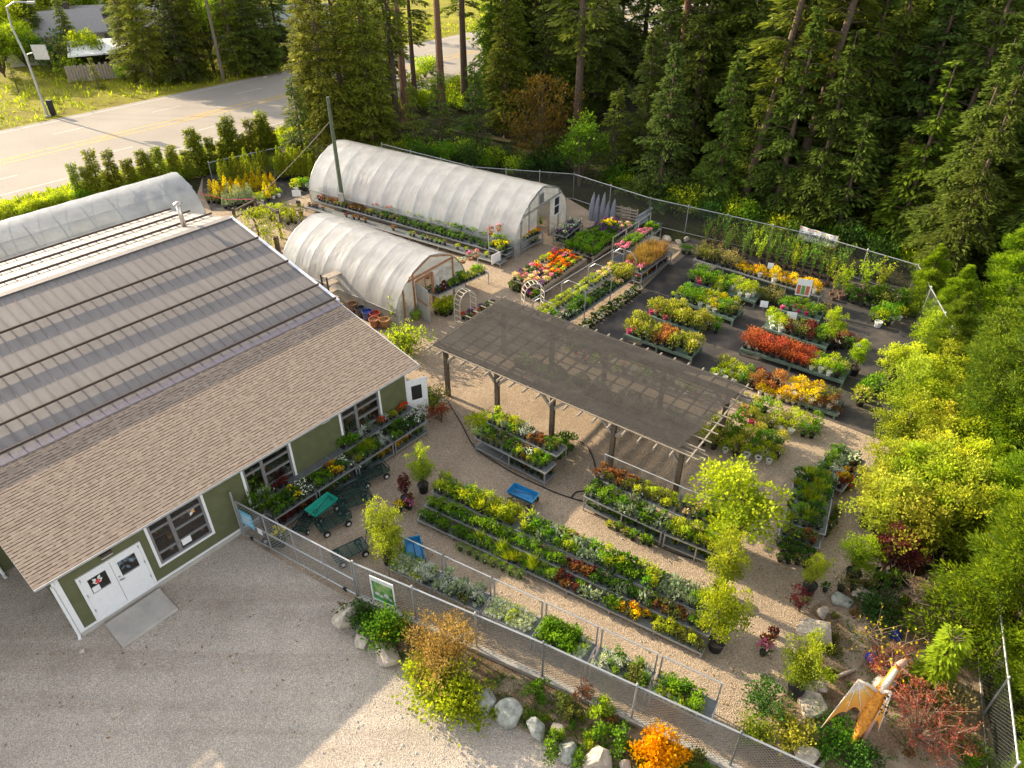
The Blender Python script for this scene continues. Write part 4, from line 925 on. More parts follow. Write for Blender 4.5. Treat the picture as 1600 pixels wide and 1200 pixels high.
b = bench('slatted timber bench crowded with orange and pink begonias', G(845, 470, .0), G(915, 420, .0), 2.0, [(0, 2.0, .65)], 'grey', nleg=3)
fill(b, 0, [(.35, ('pinkfl', 'blushfl', 'purplefl', 'deep')), (.75, ('orangefl', 'orangefl', 'redfl', 'yellowfl', 'lime')), (1, ('orangefl', 'redfl', 'lime', 'pinkfl'))], .3, 5, 'on the slatted begonia bench', False, 1.1, skip=.1)
ground_row((792, 452), (842, 474), [(1, ('pinkfl', 'deep', 'purplefl', 'shrub'))], 2, .7, .32, 'on the gravel before the begonia bench', False, 1.2)
b = bench('broad timber bench of bright green ferns and seedling trays', G(925, 418, .0), G(994, 370, .0), 2.2, [(0, 2.2, .6)], 'grey', nleg=3)
fill(b, 0, [(.55, ('lushbig', 'herb', 'mound')), (.75, ('deep', 'purplefl')), (1, ('purplefl', 'blushfl', 'yellowfl', 'deep'))], .28, 6, 'on the broad fern bench', False, 1.1)
b = bench('two tier steel bench of yellow flowers before the large greenhouse doorway', G(782, 413, .0), G(848, 382, .0), 1.0, [(0, 1., .3), (0, 1.0, .8)], 'metal', rail=1.9, nleg=3)
fill(b, 1, [(.5, ('yellowfl', 'lime')), (1, ('yellowfl', 'yellowfl', 'orangefl'))], .26, 3, 'on the bench before the greenhouse doorway', False)
fill(b, 0, [(1, ('lime', 'deep', 'mound'))], .3, 2, 'under the bench before the greenhouse doorway', False)
for k in range(6): p = b.A + b.ex * (.2 + k * (b.L - .4) / 5) + b.ey * 1.0; plant(rng.choice(['basket', 'basketw', 'basket']), p.x, p.y, 1.55, 'on the rail before the large greenhouse', 1., False)
mb = MB(); mb.box(-.75, -.05, -.03, .0, .25, .85); mb.build('price_board', WHITE, b.root)
b = bench('small two tier steel bench of white flowers beside the greenhouse window', G(884, 388, .0), G(910, 366, .0), .9, [(0, .9, .3), (0, .9, .75)], 'metal', nleg=2)
fill(b, 1, [(1, ('silver', 'whitefl', 'purplefl'))], .26, 3, 'on the small bench beside the greenhouse window', False)
fill(b, 0, [(1, ('mound', 'deep'))], .3, 2, 'under the small bench beside the greenhouse window', False)
b = bench('single steel bench of lime green seedlings beside the cedar framed door', G(682, 482, .0), G(764, 444, .0), .85, [(0, .85, .75)], 'metal', rail=1.75, nleg=2)
fill(b, 0, [(.3, ('deep', 'maroon', 'herb')), (.5, 'mound'), (1, ('lime', 'herb'))], .25, 3, 'on the bench beside the cedar framed door')
for k, q in enumerate(['basketw', 'basketp', 'basketp', 'baskety', 'baskety', 'basketw', 'basket', 'basket']): p = b.A + b.ex * (.2 + k * (b.L - .3) / 7) + b.ey * .85; plant(q, p.x, p.y, 1.42, 'on the rail beside the cedar framed door')
ground_row((676, 492), (702, 498), [(1, 'tallherb')], 3, .8, .3, 'in a clump beside the cedar framed door', True, 1.5)
# long racks between the greenhouses
pa, pb = G(478, 330), G(782, 420)
b = bench('very long three step rack of bedding plants between the two greenhouses', pa, pb, 2.1, [(0, .65, .3), (.7, 1.35, .6), (1.4, 2.1, .9)], 'metal', nleg=8)
fill(b, 0, [(.3, (None, 'bronze', 'maroon')), (.5, (None, None, 'bronze')), (.75, ('mound', 'olive', None)), (.9, None), (1, (None, 'lime'))], .34, 1, 'on the low step between the greenhouses', False)
fill(b, 1, [(.3, ('maroon', 'bronze', 'olive')), (.5, ('olive', 'deep', None)), (.8, ('mound', 'deep')), (1, ('deep', None))], .32, 2, 'on the middle step between the greenhouses', False)
fill(b, 2, [(.32, ('bronze', 'olive', 'maroon')), (.4, ('redfl', 'olive')), (.55, ('olive', 'lime')), (.8, ('mound', 'lushbig', 'lime')), (1, ('lime', 'lushbig', 'herb'))], .32, 2, 'on the high step between the greenhouses', False)

# --- racks along the shop wall
DA, DB = G(428, 812, .75), G(668, 657, .75)
dd = DB - DA
for k, (lab, seg0, seg1, seg2) in enumerate((
    ('two step steel rack of grey green plants below the middle shop window', [(.3, 'mound'), (.8, ('mound', 'yellowfl', 'deep')), (1, 'whitefl')], [(.3, None), (1, ('silver', 'deep', 'maroon'))], [(1, ('bronze', 'maroon'))]),
    ('two step steel rack with a bare upper shelf against the shop wall', [(.4, 'mound'), (.7, ('goldm', 'yellowfl', 'bronze')), (1, ('whitefl', 'deep'))], [(1, None)], [(1, ('mound', 'olive'))]),
    ('two step steel rack of grasses below the last shop window', [(.6, ('grass', 'heath')), (1, ('deep', 'silver'))], [(.4, ('herb', 'lushbig')), (.7, 'silver'), (1, ('sage', 'redfl'))], [(.5, ('silver', 'whitefl')), (1, ('goldm', 'deep'))]),
    ('two step steel rack of mixed shrubs near the open white door', [(.6, ('deep', 'mound')), (1, ('whitefl', 'deep'))], [(.3, ('redfl', 'silver')), (1, ('lime', 'blushfl', 'redfl'))], [(.4, 'goldm'), (1, ('whitefl', 'mound'))]))):
    a, c = DA + dd * (k / 4 + .005), DA + dd * ((k + 1) / 4 - .005)
    b = bench(lab, a, c, 1.45, [(0, .75, .2), (0, .72, .75), (.74, 1.45, 1.02)], 'metal', rail=1.62, nleg=2)
    wh = ['below the middle shop window', 'beside the bare wall shelf', 'below the last shop window', 'on the rack near the open white door'][k]
    fill(b, 1, seg0, .25, 3, 'on the front step ' + wh); fill(b, 2, seg1, .26, 2, 'on the back step ' + wh); fill(b, 0, seg2, .28, 2, 'on the bottom shelf ' + wh)

# --- long three tier bench in the yard
EA, EB = G(652, 812, .22), G(1097, 1022, .22)
b = bench('very long three tier steel bench packed with herbs and perennials in the yard', EA, EB, 1.65, [(0, .46, .22), (.46, .92, .52), (.92, 1.65, .82)], 'metal', nleg=8)
w0 = 'on the {} tier of the long yard bench'
fill(b, 2, [(.16, ('tallherb', 'herb')), (.36, ('grass', 'tallherb', 'tallherb')), (.5, ('lushbig', 'hosta', 'herb')), (.54, ('lime', 'bronze')), (.64, ('herb', 'hosta')), (.82, ('herb', 'tallherb', 'lushbig')), (.93, ('sage', 'hosta')), (1, ('sage', 'herb'))], .23, 3, w0.format('top'))
fill(b, 1, [(.3, ('herb', 'mound')), (.54, ('heath', 'mound')), (.64, ('bronze', 'maroon')), (.82, ('deep', 'mound', 'hosta')), (1, ('olive', 'mound', 'bronze'))], .23, 2, w0.format('middle'))
fill(b, 0, [(.2, 'mound'), (.52, ('heath', 'heath', 'grass')), (.6, ('maroon', 'bronze')), (.74, ('hosta', 'lushbig')), (.84, ('olive', 'goldm')), (1, ('olive', 'lime'))], .23, 2, w0.format('bottom'))
fill(b, 0, [(1, 'heath')], .34, 1, 'on the gravel before the long yard bench', z=.005, y0=-.4, y1=-.05, x0=b.L * .19, x1=b.L * .44)

# --- benches under and before the pergola
def stepbench(lab, pa, pb, z, rail=None):
    return bench(lab, G(*pa, z), G(*pb, z), 1.5, [(0, .72, .22), (0, .72, z), (.74, 1.45, z + .33)], 'metal', rail=rail, nleg=3)
b = stepbench('two step steel bench of mixed perennials below the pergola with an empty lower half', (742, 684), (852, 740), .72)
fill(b, 1, [(.35, ('herb', 'olive', 'deep')), (.55, ('olive', 'mound')), (.8, ('lime', 'whitefl', 'bronze')), (1, ('herb', 'mound'))], .25, 3, 'on the front step of the first pergola bench')
fill(b, 2, [(.4, ('herb', 'sage', 'lime')), (.6, ('silver', 'deep')), (.8, 'bronze'), (1, ('olive', 'mound'))], .25, 3, 'on the back step of the first pergola bench')
fill(b, 0, [(1, ('olive', 'bronze', 'deep'))], .25, 2, 'on the bottom shelf of the first pergola bench', x0=b.L * .5)
ground_row((735, 672), (748, 690), [(1, 'shrubl')], 2, .6, .35, 'at the end of the first pergola bench', True, 1.2)
ground_row((853, 742), (905, 700), [(.5, ('shrubo', 'deep')), (1, 'shrub')], 2, .8, .34, 'on the gravel beside the first pergola bench', True)
b = stepbench('first half of the two step steel bench of orange and green perennials before the pergola', (912, 775), (1035, 832), .72, 1.7)
fill(b, 1, [(.4, ('deep', 'mound', 'herb')), (.6, ('hosta', 'lushbig')), (1, ('lushbig', 'hosta', 'mound'))], .25, 3, 'on the front step of the orange perennial bench')
fill(b, 2, [(.5, ('bronze', 'bronze', 'olive')), (.58, None), (1, ('olive', 'lime'))], .25, 3, 'on the back step of the orange perennial bench')
fill(b, 0, [(1, ('herb', 'mound'))], .27, 2, 'on the bottom shelf of the orange perennial bench')
fill(b, 0, [(1, ('lime', 'herb'))], .32, 1, 'on the gravel before the orange perennial bench', z=.005, y0=-.4, y1=-.05, x0=b.L * .4)
b = stepbench('second half of the two step steel bench with lime shrubs beside the tall potted maple', (1038, 834), (1142, 876), .72, 1.7)
fill(b, 1, [(.1, None), (1, ('lime', 'herb', 'lime'))], .26, 3, 'on the front step beside the tall potted maple', s=1.15)
fill(b, 2, [(.3, ('olive', 'blushfl')), (1, ('mound', 'deep', 'lime'))], .26, 2, 'on the back step beside the tall potted maple')
fill(b, 0, [(1, ('lime', 'herb'))], .28, 2, 'on the bottom shelf beside the tall potted maple')
# back benches seen under the cloth
b = bench('timber bench of green plants standing under the shade cloth', G(800, 588), G(1060, 690), .9, [(0, .9, .5)], 'grey', nleg=5)
fill(b, 0, [(1, ('mound', 'lushbig', 'deep', None, 'herb'))], .32, 3, 'on the bench under the shade cloth', False, 1.2)
ground_row((880, 560), (1120, 640), [(1, ('shrub', 'shrubl', 'deep', 'pinkfl'))], 2, 1., .5, 'on the gravel along the back of the pergola')
ground_row((1090, 700), (1215, 735), [(1, ('shrub', 'shrubl', 'rhodo'))], 4, 1.9, .45, 'in the block behind the tall potted maple', True, 1.1)

# --- tables along the front fence
HA, HB = G(604, 886, .62), G(1112, 1132, .62); hd = HB - HA
HL = ['first', 'second', 'third', 'fourth', 'fifth', 'sixth']
hseg = [[(.5, ('plugg', 'plugw')), (1, ('plugw', 'strawb', 'silver'))], [(.5, ('silver', 'silver', 'hosta')), (.7, ('olive', 'silver')), (1, ('plugw', 'silver', 'hosta'))], [(.45, 'plugw'), (.6, 'strawb'), (1, 'plugw')], [(.8, ('mound', 'herb', 'strawb', 'lushbig')), (1, ('plugw', 'strawb'))], [(.3, 'plugw'), (.4, None), (1, ('silver', 'mound', 'herb', 'shrubo', 'herb'))], [(.9, ('strawb', 'plugg', 'strawb', 'herb')), (1, None)]]
for k in range(6):
    a, c = HA + hd * (k / 6 + .004), HA + hd * ((k + 1) / 6 - .004)
    lab = HL[k] + ' steel table from the gate along the front fence, with a bare rail above'
    b = bench(lab, a, c, .72, [(0, .72, .62)], 'metal', rail=1.5, nleg=2)
    dense = k in (0, 2, 3, 5)
    fill(b, 0, hseg[k], .15 if dense else .2, 5 if dense else 4, 'on the %s table from the gate' % HL[k], not dense, 1.0 if dense else .95, jit=.02 if dense else .05, skip=.05 if dense else .15)

# --- benches at the right of the yard
b = bench('low steel table of mixed flats and yellow plants on the gravel by the yellow maples', G(1264, 745, .3), G(1315, 770, .3), 2.3, [(0, 2.3, .35)], 'metal', nleg=2)
fill(b, 0, [(.3, ('herb', 'mound')), (.7, ('silver', 'hosta', 'lime')), (1, ('bronze', 'goldm', 'whitefl', 'maroon'))], .24, 8, 'on the low table of mixed flats')
b = bench('long low steel table of dense dark grasses in the gravel aisle', G(1224, 815, .4), G(1289, 836, .4), 2.9, [(0, 2.9, .4)], 'metal', nleg=2)
fill(b, 0, [(1, ('heath', 'grass', 'deep'))], .25, 9, 'on the long low table of grasses', s=1.1)
b = bench('small steel step of brown pots at the end of the grass table', G(1216, 838, .2), G(1280, 858, .2), .55, [(0, .5, .22)], 'metal', nleg=2)
fill(b, 0, [(1, ('bronze', 'olive', 'mound'))], .24, 2, 'on the small step at the end of the grass table')
ground_row((1210, 880), (1272, 895), [(1, ('olive', 'deep'))], 3, 1.0, .3, 'on the gravel at the end of the grass table', True, 1.2)
ground_row((1296, 845), (1318, 795), [(1, ('deep', 'olive'))], 1, .4, .3, 'in a line beside the grass table', True, 1.1)
ground_row((1322, 770), (1342, 735), [(1, ('maroon', 'redfl'))], 2, .4, .24, 'in black trays beside the flats table', True)

# ------------------------------------------------------------------ trees
def conifer_mesh(h, R_, cb, nb_, seed, mat, droop=.35, L=.5, W=.13, steps=8, shape=.85, sprays=3, skirt=False, trunkmat=None, sub=1.):
    """trunk mesh, crown mesh: whorled limbs carrying flat drooping sprays"""
    rs = np.random.RandomState(seed)
    tb = MB(); tr = .012 * h + .05
    tb.tube([(0, 0, -.2), (0, 0, h * .3), (.02 * h * rs.uniform(-.3, .3), 0, h * .65), (0, 0, h)], [tr * 1.15, tr * .8, tr * .5, .02], 9)
    cb_ = MB(); z0 = h * cb
    ts = np.sort(rs.uniform(0, 1, nb_) ** 1.0); P, D, LL, T = [], [], [], []
    for t in ts:
        a = rs.uniform(0, 2 * PI); z = z0 + (h - z0) * t
        prof = (1 - t) ** shape * (min(1, .45 + t * 3.) if not skirt else 1)
        l = max(.25, R_ * prof * rs.uniform(.6, 1.12))
        d = np.array([math.cos(a), math.sin(a), 0]); rise = rs.uniform(-.05, .3) + .5 * t
        sd_ = np.array([-d[1], d[0], 0])
        tb.tube([(0, 0, z), tuple(d * l * .5 + np.array([0, 0, z + rise * l * .5 - droop * l * .15])), tuple(d * l * .9 + np.array([0, 0, z + rise * l * .9 - droop * l * .72]))], [.012 + .012 * l, .008 + .006 * l, .006], 4, 0, False)
        ns = max(3, int(steps * l / 2.2))
        for k in range(ns):
            f = (k + .6) / ns
            if f < .12: continue
            p = d * l * f + np.array([0, 0, z + rise * l * f - droop * l * f * f])
            wl = l * .42 * (1 - f * .75) + .18
            for sgn in (-1, 1):
                for j in range(sprays):
                    g = rs.uniform(.1, 1)
                    q = p + sd_ * sgn * wl * g * .8 + d * wl * g * .35 + np.array([0, 0, -.25 * wl * g * g + rs.normal(0, .05)])
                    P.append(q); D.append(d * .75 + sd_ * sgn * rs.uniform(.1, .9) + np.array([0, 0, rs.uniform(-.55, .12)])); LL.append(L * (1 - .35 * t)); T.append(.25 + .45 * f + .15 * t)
        P.append(d * l + np.array([0, 0, z + rise * l - droop * l])); D.append(d + np.array([0, 0, -.2])); LL.append(L); T.append(.85)
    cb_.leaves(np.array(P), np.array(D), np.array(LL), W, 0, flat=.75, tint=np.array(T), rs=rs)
    return tb.mesh('trunk', [trunkmat or TRUNK]), cb_.mesh('crown', [mat])
def broad_mesh(h, R_, cb, nclump, nleaf, L, W, mat, seed, cr=.42, stems=1, flat=.8, low=-.6, trunkmat=None, spread=.55):
    rs = np.random.RandomState(seed); tb, c_ = MB(), MB(); r2 = random.Random(seed)
    zc = h * (1 + cb) / 2; hz = h * (1 - cb) / 2
    ph = rs.uniform(0, 6.28, 4); nclump = int(nclump * 1.5); nleaf = int(nleaf * .72)
    for i in range(nclump):
        u = unit(1, rs)[0]; f = rs.uniform(.08, 1) ** .5; a = math.atan2(u[1], u[0])
        lob = 1 + .22 * math.sin(2 * a + ph[0]) + .16 * math.sin(3 * a + ph[1] + 2 * u[2]) + .12 * math.sin(5 * u[2] + ph[2])
        c = np.array([u[0] * R_ * f * .85 * lob, u[1] * R_ * f * .85 * lob, zc + u[2] * hz * f * .88]); r = R_ * cr * rs.choice([.4, .6, .8, 1.]) * rs.uniform(.7, 1.1)
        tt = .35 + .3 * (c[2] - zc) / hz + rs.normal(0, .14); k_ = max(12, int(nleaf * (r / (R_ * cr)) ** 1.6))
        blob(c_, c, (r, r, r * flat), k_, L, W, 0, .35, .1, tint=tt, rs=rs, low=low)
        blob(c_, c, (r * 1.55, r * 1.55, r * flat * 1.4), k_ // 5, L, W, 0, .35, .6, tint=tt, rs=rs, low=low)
        if i % 2 == 0 and f > .3: tb.tube([(0, 0, h * cb * .6), (c[0] * .45, c[1] * .45, (h * cb + c[2]) / 2), tuple(c)], [.014 + .006 * h, .009 + .003 * h, .006], 5, 0, False)
    tr = .014 * h + .015
    for k in range(stems):
        a = k * 2.4; q = 0 if stems == 1 else spread * R_
        tb.tube([(.05 * q * math.cos(a), .05 * q * math.sin(a), -.1), (q * .4 * math.cos(a), q * .4 * math.sin(a), h * .4), (q * math.cos(a), q * math.sin(a), h * .75)], [tr * 1.2, tr * .8, tr * .3], 7)
    return tb.mesh('trunk', [trunkmat or TRUNK]), c_.mesh('crown', [mat])
def tree(name, meshes, loc, s, label, cat='tree', group=None, rz=None, tilt=None):
    rz = rng.uniform(0, 6.28) if rz is None else rz
    o = empty(name, (loc[0], loc[1], 0), rz); o.scale = s if isinstance(s, tuple) else (s, s, s)
    if tilt: o.rotation_euler.x = tilt
    put('trunk', meshes[0], parent=o); put('crown', meshes[1], parent=o)
    return tag(o, label, cat, group)
def shrub(name, meshes, loc, s, label, cat='shrub', group=None, z=0):
    o = tree(name, meshes, loc, s, label, cat, group); o.location.z = z; return o

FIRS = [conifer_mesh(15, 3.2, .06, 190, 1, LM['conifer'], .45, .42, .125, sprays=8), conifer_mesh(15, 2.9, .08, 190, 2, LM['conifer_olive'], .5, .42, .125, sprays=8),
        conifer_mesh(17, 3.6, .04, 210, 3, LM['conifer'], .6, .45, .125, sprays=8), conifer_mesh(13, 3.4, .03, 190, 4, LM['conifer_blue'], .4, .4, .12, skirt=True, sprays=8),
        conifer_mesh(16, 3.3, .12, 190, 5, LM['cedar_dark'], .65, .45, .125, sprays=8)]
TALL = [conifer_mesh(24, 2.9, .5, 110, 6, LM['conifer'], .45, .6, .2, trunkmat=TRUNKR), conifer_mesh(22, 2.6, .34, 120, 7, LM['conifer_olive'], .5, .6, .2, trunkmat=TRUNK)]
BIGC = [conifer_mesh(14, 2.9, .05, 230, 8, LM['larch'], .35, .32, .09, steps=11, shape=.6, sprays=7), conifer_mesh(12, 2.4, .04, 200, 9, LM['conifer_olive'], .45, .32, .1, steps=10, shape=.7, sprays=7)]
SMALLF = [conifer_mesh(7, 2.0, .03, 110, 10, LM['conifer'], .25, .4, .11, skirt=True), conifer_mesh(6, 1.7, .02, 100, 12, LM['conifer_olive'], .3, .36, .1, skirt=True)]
RUST = broad_mesh(7.5, 3.4, .06, 60, 110, .3, .1, LM['rust'], 21, .33)
ALDER = broad_mesh(6.5, 2.2, .12, 40, 130, .24, .15, LM['lush'], 22, .4, 3)
BIRCH = broad_mesh(9, 2.4, .3, 42, 90, .25, .17, LM['spring'], 23, .35)
YTREE = broad_mesh(11, 5.0, .05, 60, 150, .45, .3, LM['spring'], 24, .36)
BUSH = [broad_mesh(2.2, 1.5, .02, 22, 80, .17, .11, LM['deep'], 31, .42, 3), broad_mesh(2.0, 1.4, .02, 20, 80, .16, .1, LM['lush'], 32, .42, 3), broad_mesh(2.0, 1.5, .02, 20, 80, .18, .1, LM['spring'], 33, .42, 3), broad_mesh(2.0, 1.5, .02, 20, 80, .18, .1, LM['olive'], 34, .42, 3)]

def onground(px, py): p = G(px, py); return (p.x, p.y)
# tall trunks that stand out against the road and the dark wood
for (px, py, q, s, lab) in ((622, 208, 1, .9, 'grey brown trunk of tall conifer behind the left half of the large greenhouse'), (635, 191, 0, 1., 'dark slanting trunk of tall fir framing the highway view'),
        (650, 172, 1, .8, 'thin dark conifer trunk with low dead branches before the highway'), (692, 190, 0, 1.05, 'thick reddish trunk of tall pine right of the highway gap'), (727, 170, 1, 1.1, 'dark straight conifer trunk right of the reddish pine trunk'),
        (899, 244, 1, 1.1, 'pale grey straight fir trunk above the bright green sapling'), (1045, 246, 0, 1.05, 'reddish bare pine trunk in front of the dark wood'), (1155, 334, 1, 1., 'leaning grey trunk behind the back fence with hanging dead twigs'), (1222, 342, 1, 1.05, 'leaning brown trunk rising behind the white banner')):
    o = tree('tall_conifer', TALL[q], onground(px, py), s, lab)
    if px in (1155, 1222): o.rotation_euler = (rad(-3), rad(7), 0)
# trees at the left end of the wood
for (px, py, m_, s, lab) in ((478, 262, SMALLF[0], .95, 'young blue green spruce at the corner of the highway verge'), (497, 235, BIGC[0], .85, 'tall bushy olive larch at the left edge of the wood'), (545, 232, BIGC[0], 1.12, 'broad tall larch with a forked crown left of the highway gap'),
        (585, 236, BIGC[1], 1.05, 'dark narrow conifer just left of the slanting trunks'), (560, 190, FIRS[0], .9, 'dark fir behind the larches beside the highway'), (520, 205, BIGC[1], .95, 'olive conifer behind the young spruce'),
        (690, 238, SMALLF[0], .9, 'low spreading hemlock behind the middle of the large greenhouse'), (650, 245, SMALLF[1], .9, 'low olive hemlock left of the spreading hemlock'), (745, 240, SMALLF[0], 1.0, 'low dark hemlock right of the spreading hemlock'), (790, 215, FIRS[1], .85, 'olive fir behind the rust brown cedar'), (765, 130, BIRCH, 1.0, 'light green birch in the sunny gap before the highway'),
        (845, 265, RUST, .95, 'rust brown cedar bush overhanging the fence behind the greenhouse'), (905, 290, ALDER, .8, 'bright green sapling clump at the right end of the large greenhouse'), (868, 268, BUSH[1], 1.3, 'leafy green bush between rust cedar and bright sapling')):
    tree('conifer' if m_ in FIRS + BIGC + SMALLF else 'leafy_tree', m_, onground(px, py), s, lab, 'tree')
# the dense wood behind the back fence
r3 = random.Random(31)
edge = [G(935, 296), G(1012, 330), G(1130, 356), G(1270, 385), G(1400, 425), G(1470, 470)]
pts = []
def away(p, dmin): return all((p - q).length > dmin for q in pts)
def edgept(t):
    n = len(edge) - 1; i = min(int(t * n), n - 1); f = t * n - i; return edge[i].lerp(edge[i + 1], f)
for row, (off, cnt, dm) in enumerate(((2.6, 15, 2.3), (6.5, 16, 2.8), (12, 17, 3.2), (19, 17, 3.8), (28, 16, 4.6), (38, 14, 5.5))):
    for k in range(cnt):
        t = (k + r3.uniform(.1, .9)) / cnt * 1.22 - .03
        p = edgept(min(max(t, 0), 1)); ex_ = max(0, t - 1) * 34
        p = p + Vector((.62 + ex_ * .0, .78, 0)) * (off + r3.uniform(-1.2, 1.2)) + Vector((ex_, -ex_ * .55, 0))
        if not away(p, dm * .7): continue
        pts.append(p)
        if row == 0: m_, s = r3.choice([(FIRS[3], .75), (SMALLF[0], 1.15), (FIRS[2], .7), (SMALLF[1], 1.2), (FIRS[0], .75)])
        elif row == 1: m_, s = r3.choice([(FIRS[0], 1.), (FIRS[2], .95), (FIRS[3], 1.05), (FIRS[1], 1.)])
        else: m_, s = r3.choice([(FIRS[0], 1.25), (FIRS[2], 1.2), (FIRS[4], 1.25), (FIRS[1], 1.25)])
        tree('forest_fir', m_, p, s * r3.uniform(.88, 1.15), ['young dense fir pressing on the back fence', 'dark fir in the front ranks of the wood', 'tall dark fir deep in the wood'][min(row, 2)], 'tree', ['young firs along the back fence', 'firs in the front of the wood', 'firs deep in the wood'][min(row, 2)])
for k in range(26):   # wood between the highway gap and the dense part
    p = G(r3.uniform(760, 1000), r3.uniform(60, 200)); 
    if away(p, 3.2): pts.append(p); tree('forest_fir', r3.choice(FIRS), p, r3.uniform(.85, 1.2), 'fir in the open wood above the large greenhouse', 'tree', 'firs of the open wood')
# light green cedar standing out of the dark wood, and the pale cedar at the right
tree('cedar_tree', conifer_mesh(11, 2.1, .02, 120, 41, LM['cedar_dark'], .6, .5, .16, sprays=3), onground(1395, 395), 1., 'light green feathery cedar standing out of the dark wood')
# bushes along the fence
for k in range(34):
    t = (k + r3.random()) / 34; p = edgept(min(t, .9999)) + Vector((.3, .45, 0)) * r3.uniform(.4, 3.2)
    shrub('undergrowth_bush', r3.choice(BUSH[:2] + BUSH[1:3]), p, r3.uniform(.55, 1.0), 'leafy green bush growing along the back fence', 'bush', 'bushes along the back fence')
for k in range(22):
    p = G(r3.uniform(600, 880), 0) if False else G(600 + k * 12 + r3.uniform(-8, 8), 250 + k * 1.8 + r3.uniform(-22, 0))
    shrub('undergrowth_bush', r3.choice(BUSH), p, r3.uniform(.5, .95), 'leafy bush in the shade behind the large greenhouse', 'bush', 'bushes behind the large greenhouse')
for k in range(12):
    p = G(r3.uniform(640, 760), r3.uniform(115, 190)); shrub('undergrowth_bush', BUSH[2], p, r3.uniform(.6, 1.2), 'sunlit yellow green bush on the verge between the trunks', 'bush', 'sunlit bushes between the trunks')

# --- across the highway
FARC = [(BIGC[0], .95), (FIRS[3], .85), (FIRS[0], .75), (BIGC[1], .95)]
for i, (px, py, m_, s, lab) in enumerate(((215, 128, BIGC[0], .8, 'sunlit larch at the left end of the row across the highway'), (242, 132, BIGC[0], .9, 'tall sunlit larch with a brown streak across the highway'), (262, 130, SMALLF[1], .8, 'small olive fir at the front of the row across the highway'), (290, 128, FIRS[3], .75, 'dark blue green spruce in the row across the highway'),
        (318, 122, BIGC[1], .9, 'narrow olive fir left of the wooden utility pole'), (372, 120, BIGC[1], 1.0, 'broad fir right of the wooden utility pole'), (398, 115, FIRS[3], .8, 'wide dark spruce right of the wooden utility pole'), (425, 112, FIRS[0], .65, 'dark spruce at the right end of the row across the highway'), (345, 100, BIRCH, 1.0, 'light green birch behind the wooden utility pole'),
        (20, 98, YTREE, .8, 'bright yellow green tree at the left edge of the picture'), (60, 60, FIRS[1], .8, 'grey green fir beside the street light'), (90, 75, YTREE, .75, 'golden yellow tree behind the pale house'), (128, 72, FIRS[3], .8, 'dark spruce beside the pale house roof'), (130, 50, YTREE, .8, 'yellow tree with orange tips behind the dark spruce'),
        (190, 75, FIRS[4], .6, 'brownish green conifer by the grey roofed house'), (455, 60, FIRS[3], .8, 'dark green cypress left of the wood edge'), (30, 45, FIRS[0], .9, 'dark fir behind the yellow tree at the picture edge'), (5, 60, FIRS[2], .8, 'dark fir at the far picture corner'))):
    tree('conifer' if m_ not in (YTREE, BIRCH) else 'leafy_tree', m_, onground(px, py), s, lab)
for px, py, m_, s, lab in ((150, 112, YTREE, .42, 'yellow green tree left of the open shed roof'), (120, 100, FIRS[1], .55, 'grey green fir in front of the pale house wall'), (205, 100, FIRS[3], .62, 'dark spruce right of the open shed'), (228, 112, BIGC[0], .95, 'tall sunlit larch right of the shed fence'), (303, 118, BIGC[0], .95, 'yellowish larch between spruce and utility pole'), (385, 108, BIGC[0], .95, 'light larch right of the utility pole'), (410, 100, FIRS[1], .8, 'olive fir before the pale house wall'), (440, 96, FIRS[2], .7, 'dark fir at the wood end across the highway'), (335, 112, BIRCH, 1.1, 'light green birch just left of the utility pole'), (355, 92, FIRS[0], .9, 'dark fir behind the utility pole'), (270, 100, FIRS[2], .8, 'dark fir behind the sunlit larches'),
        (45, 108, YTREE, .5, 'yellow tree behind the street light pole'), (8, 120, YTREE, .55, 'bright yellow tree on the meadow at the picture edge'), (70, 95, FIRS[3], .7, 'dark spruce left of the pale house')):
    tree('conifer' if m_ not in (YTREE, BIRCH) else 'leafy_tree', m_, onground(px, py), s, lab)
for px, py, m_, s, lab in ((520, 240, BIGC[0], 1.0, 'dense olive larch in the second place from the wood edge'), (570, 215, BIGC[0], 1.05, 'dense larch behind the forked one'), (600, 225, BIGC[1], .8, 'short olive conifer at the foot of the slanting trunks'), (505, 190, FIRS[1], .95, 'olive fir hiding the highway behind the wood edge'), (590, 165, FIRS[1], .85, 'olive fir beside the highway left of the gap'), (610, 140, FIRS[4], .8, 'light green fir across from the highway gap'), (770, 190, FIRS[4], .8, 'light feathery fir right of the highway gap'), (810, 150, FIRS[2], .9, 'dark fir right of the highway gap')):
    tree('conifer', m_, onground(px, py), s, lab)
for k in range(30):
    p = G(r3.uniform(-60, 480), r3.uniform(8, 52)); tree('distant_tree', r3.choice([FIRS[0], FIRS[3], FIRS[4], YTREE]), p, r3.uniform(.6, .9), 'distant tree among the houses beyond the highway', 'tree', 'distant trees beyond the highway')
for px, py, m_, s, lab in ((118, 118, BUSH[3], 2.1, 'wide dark olive bush in front of the pale house'), (30, 145, SMALLF[1], .5, 'young pine on the meadow left of the street light'), (155, 138, SMALLF[1], .5, 'young pine on the meadow below the shed'), (120, 122, BUSH[2], 1.2, 'bright yellow bush on the meadow edge'), (195, 125, BUSH[2], .9, 'small yellow green bush below the shed'), (215, 112, BUSH[1], 1.0, 'bright green bush beside the shed fence'), (85, 112, BUSH[0], 1.8, 'dark bush behind the street light')):
    shrub('meadow_bush', m_, onground(px, py), s, lab, 'bush')
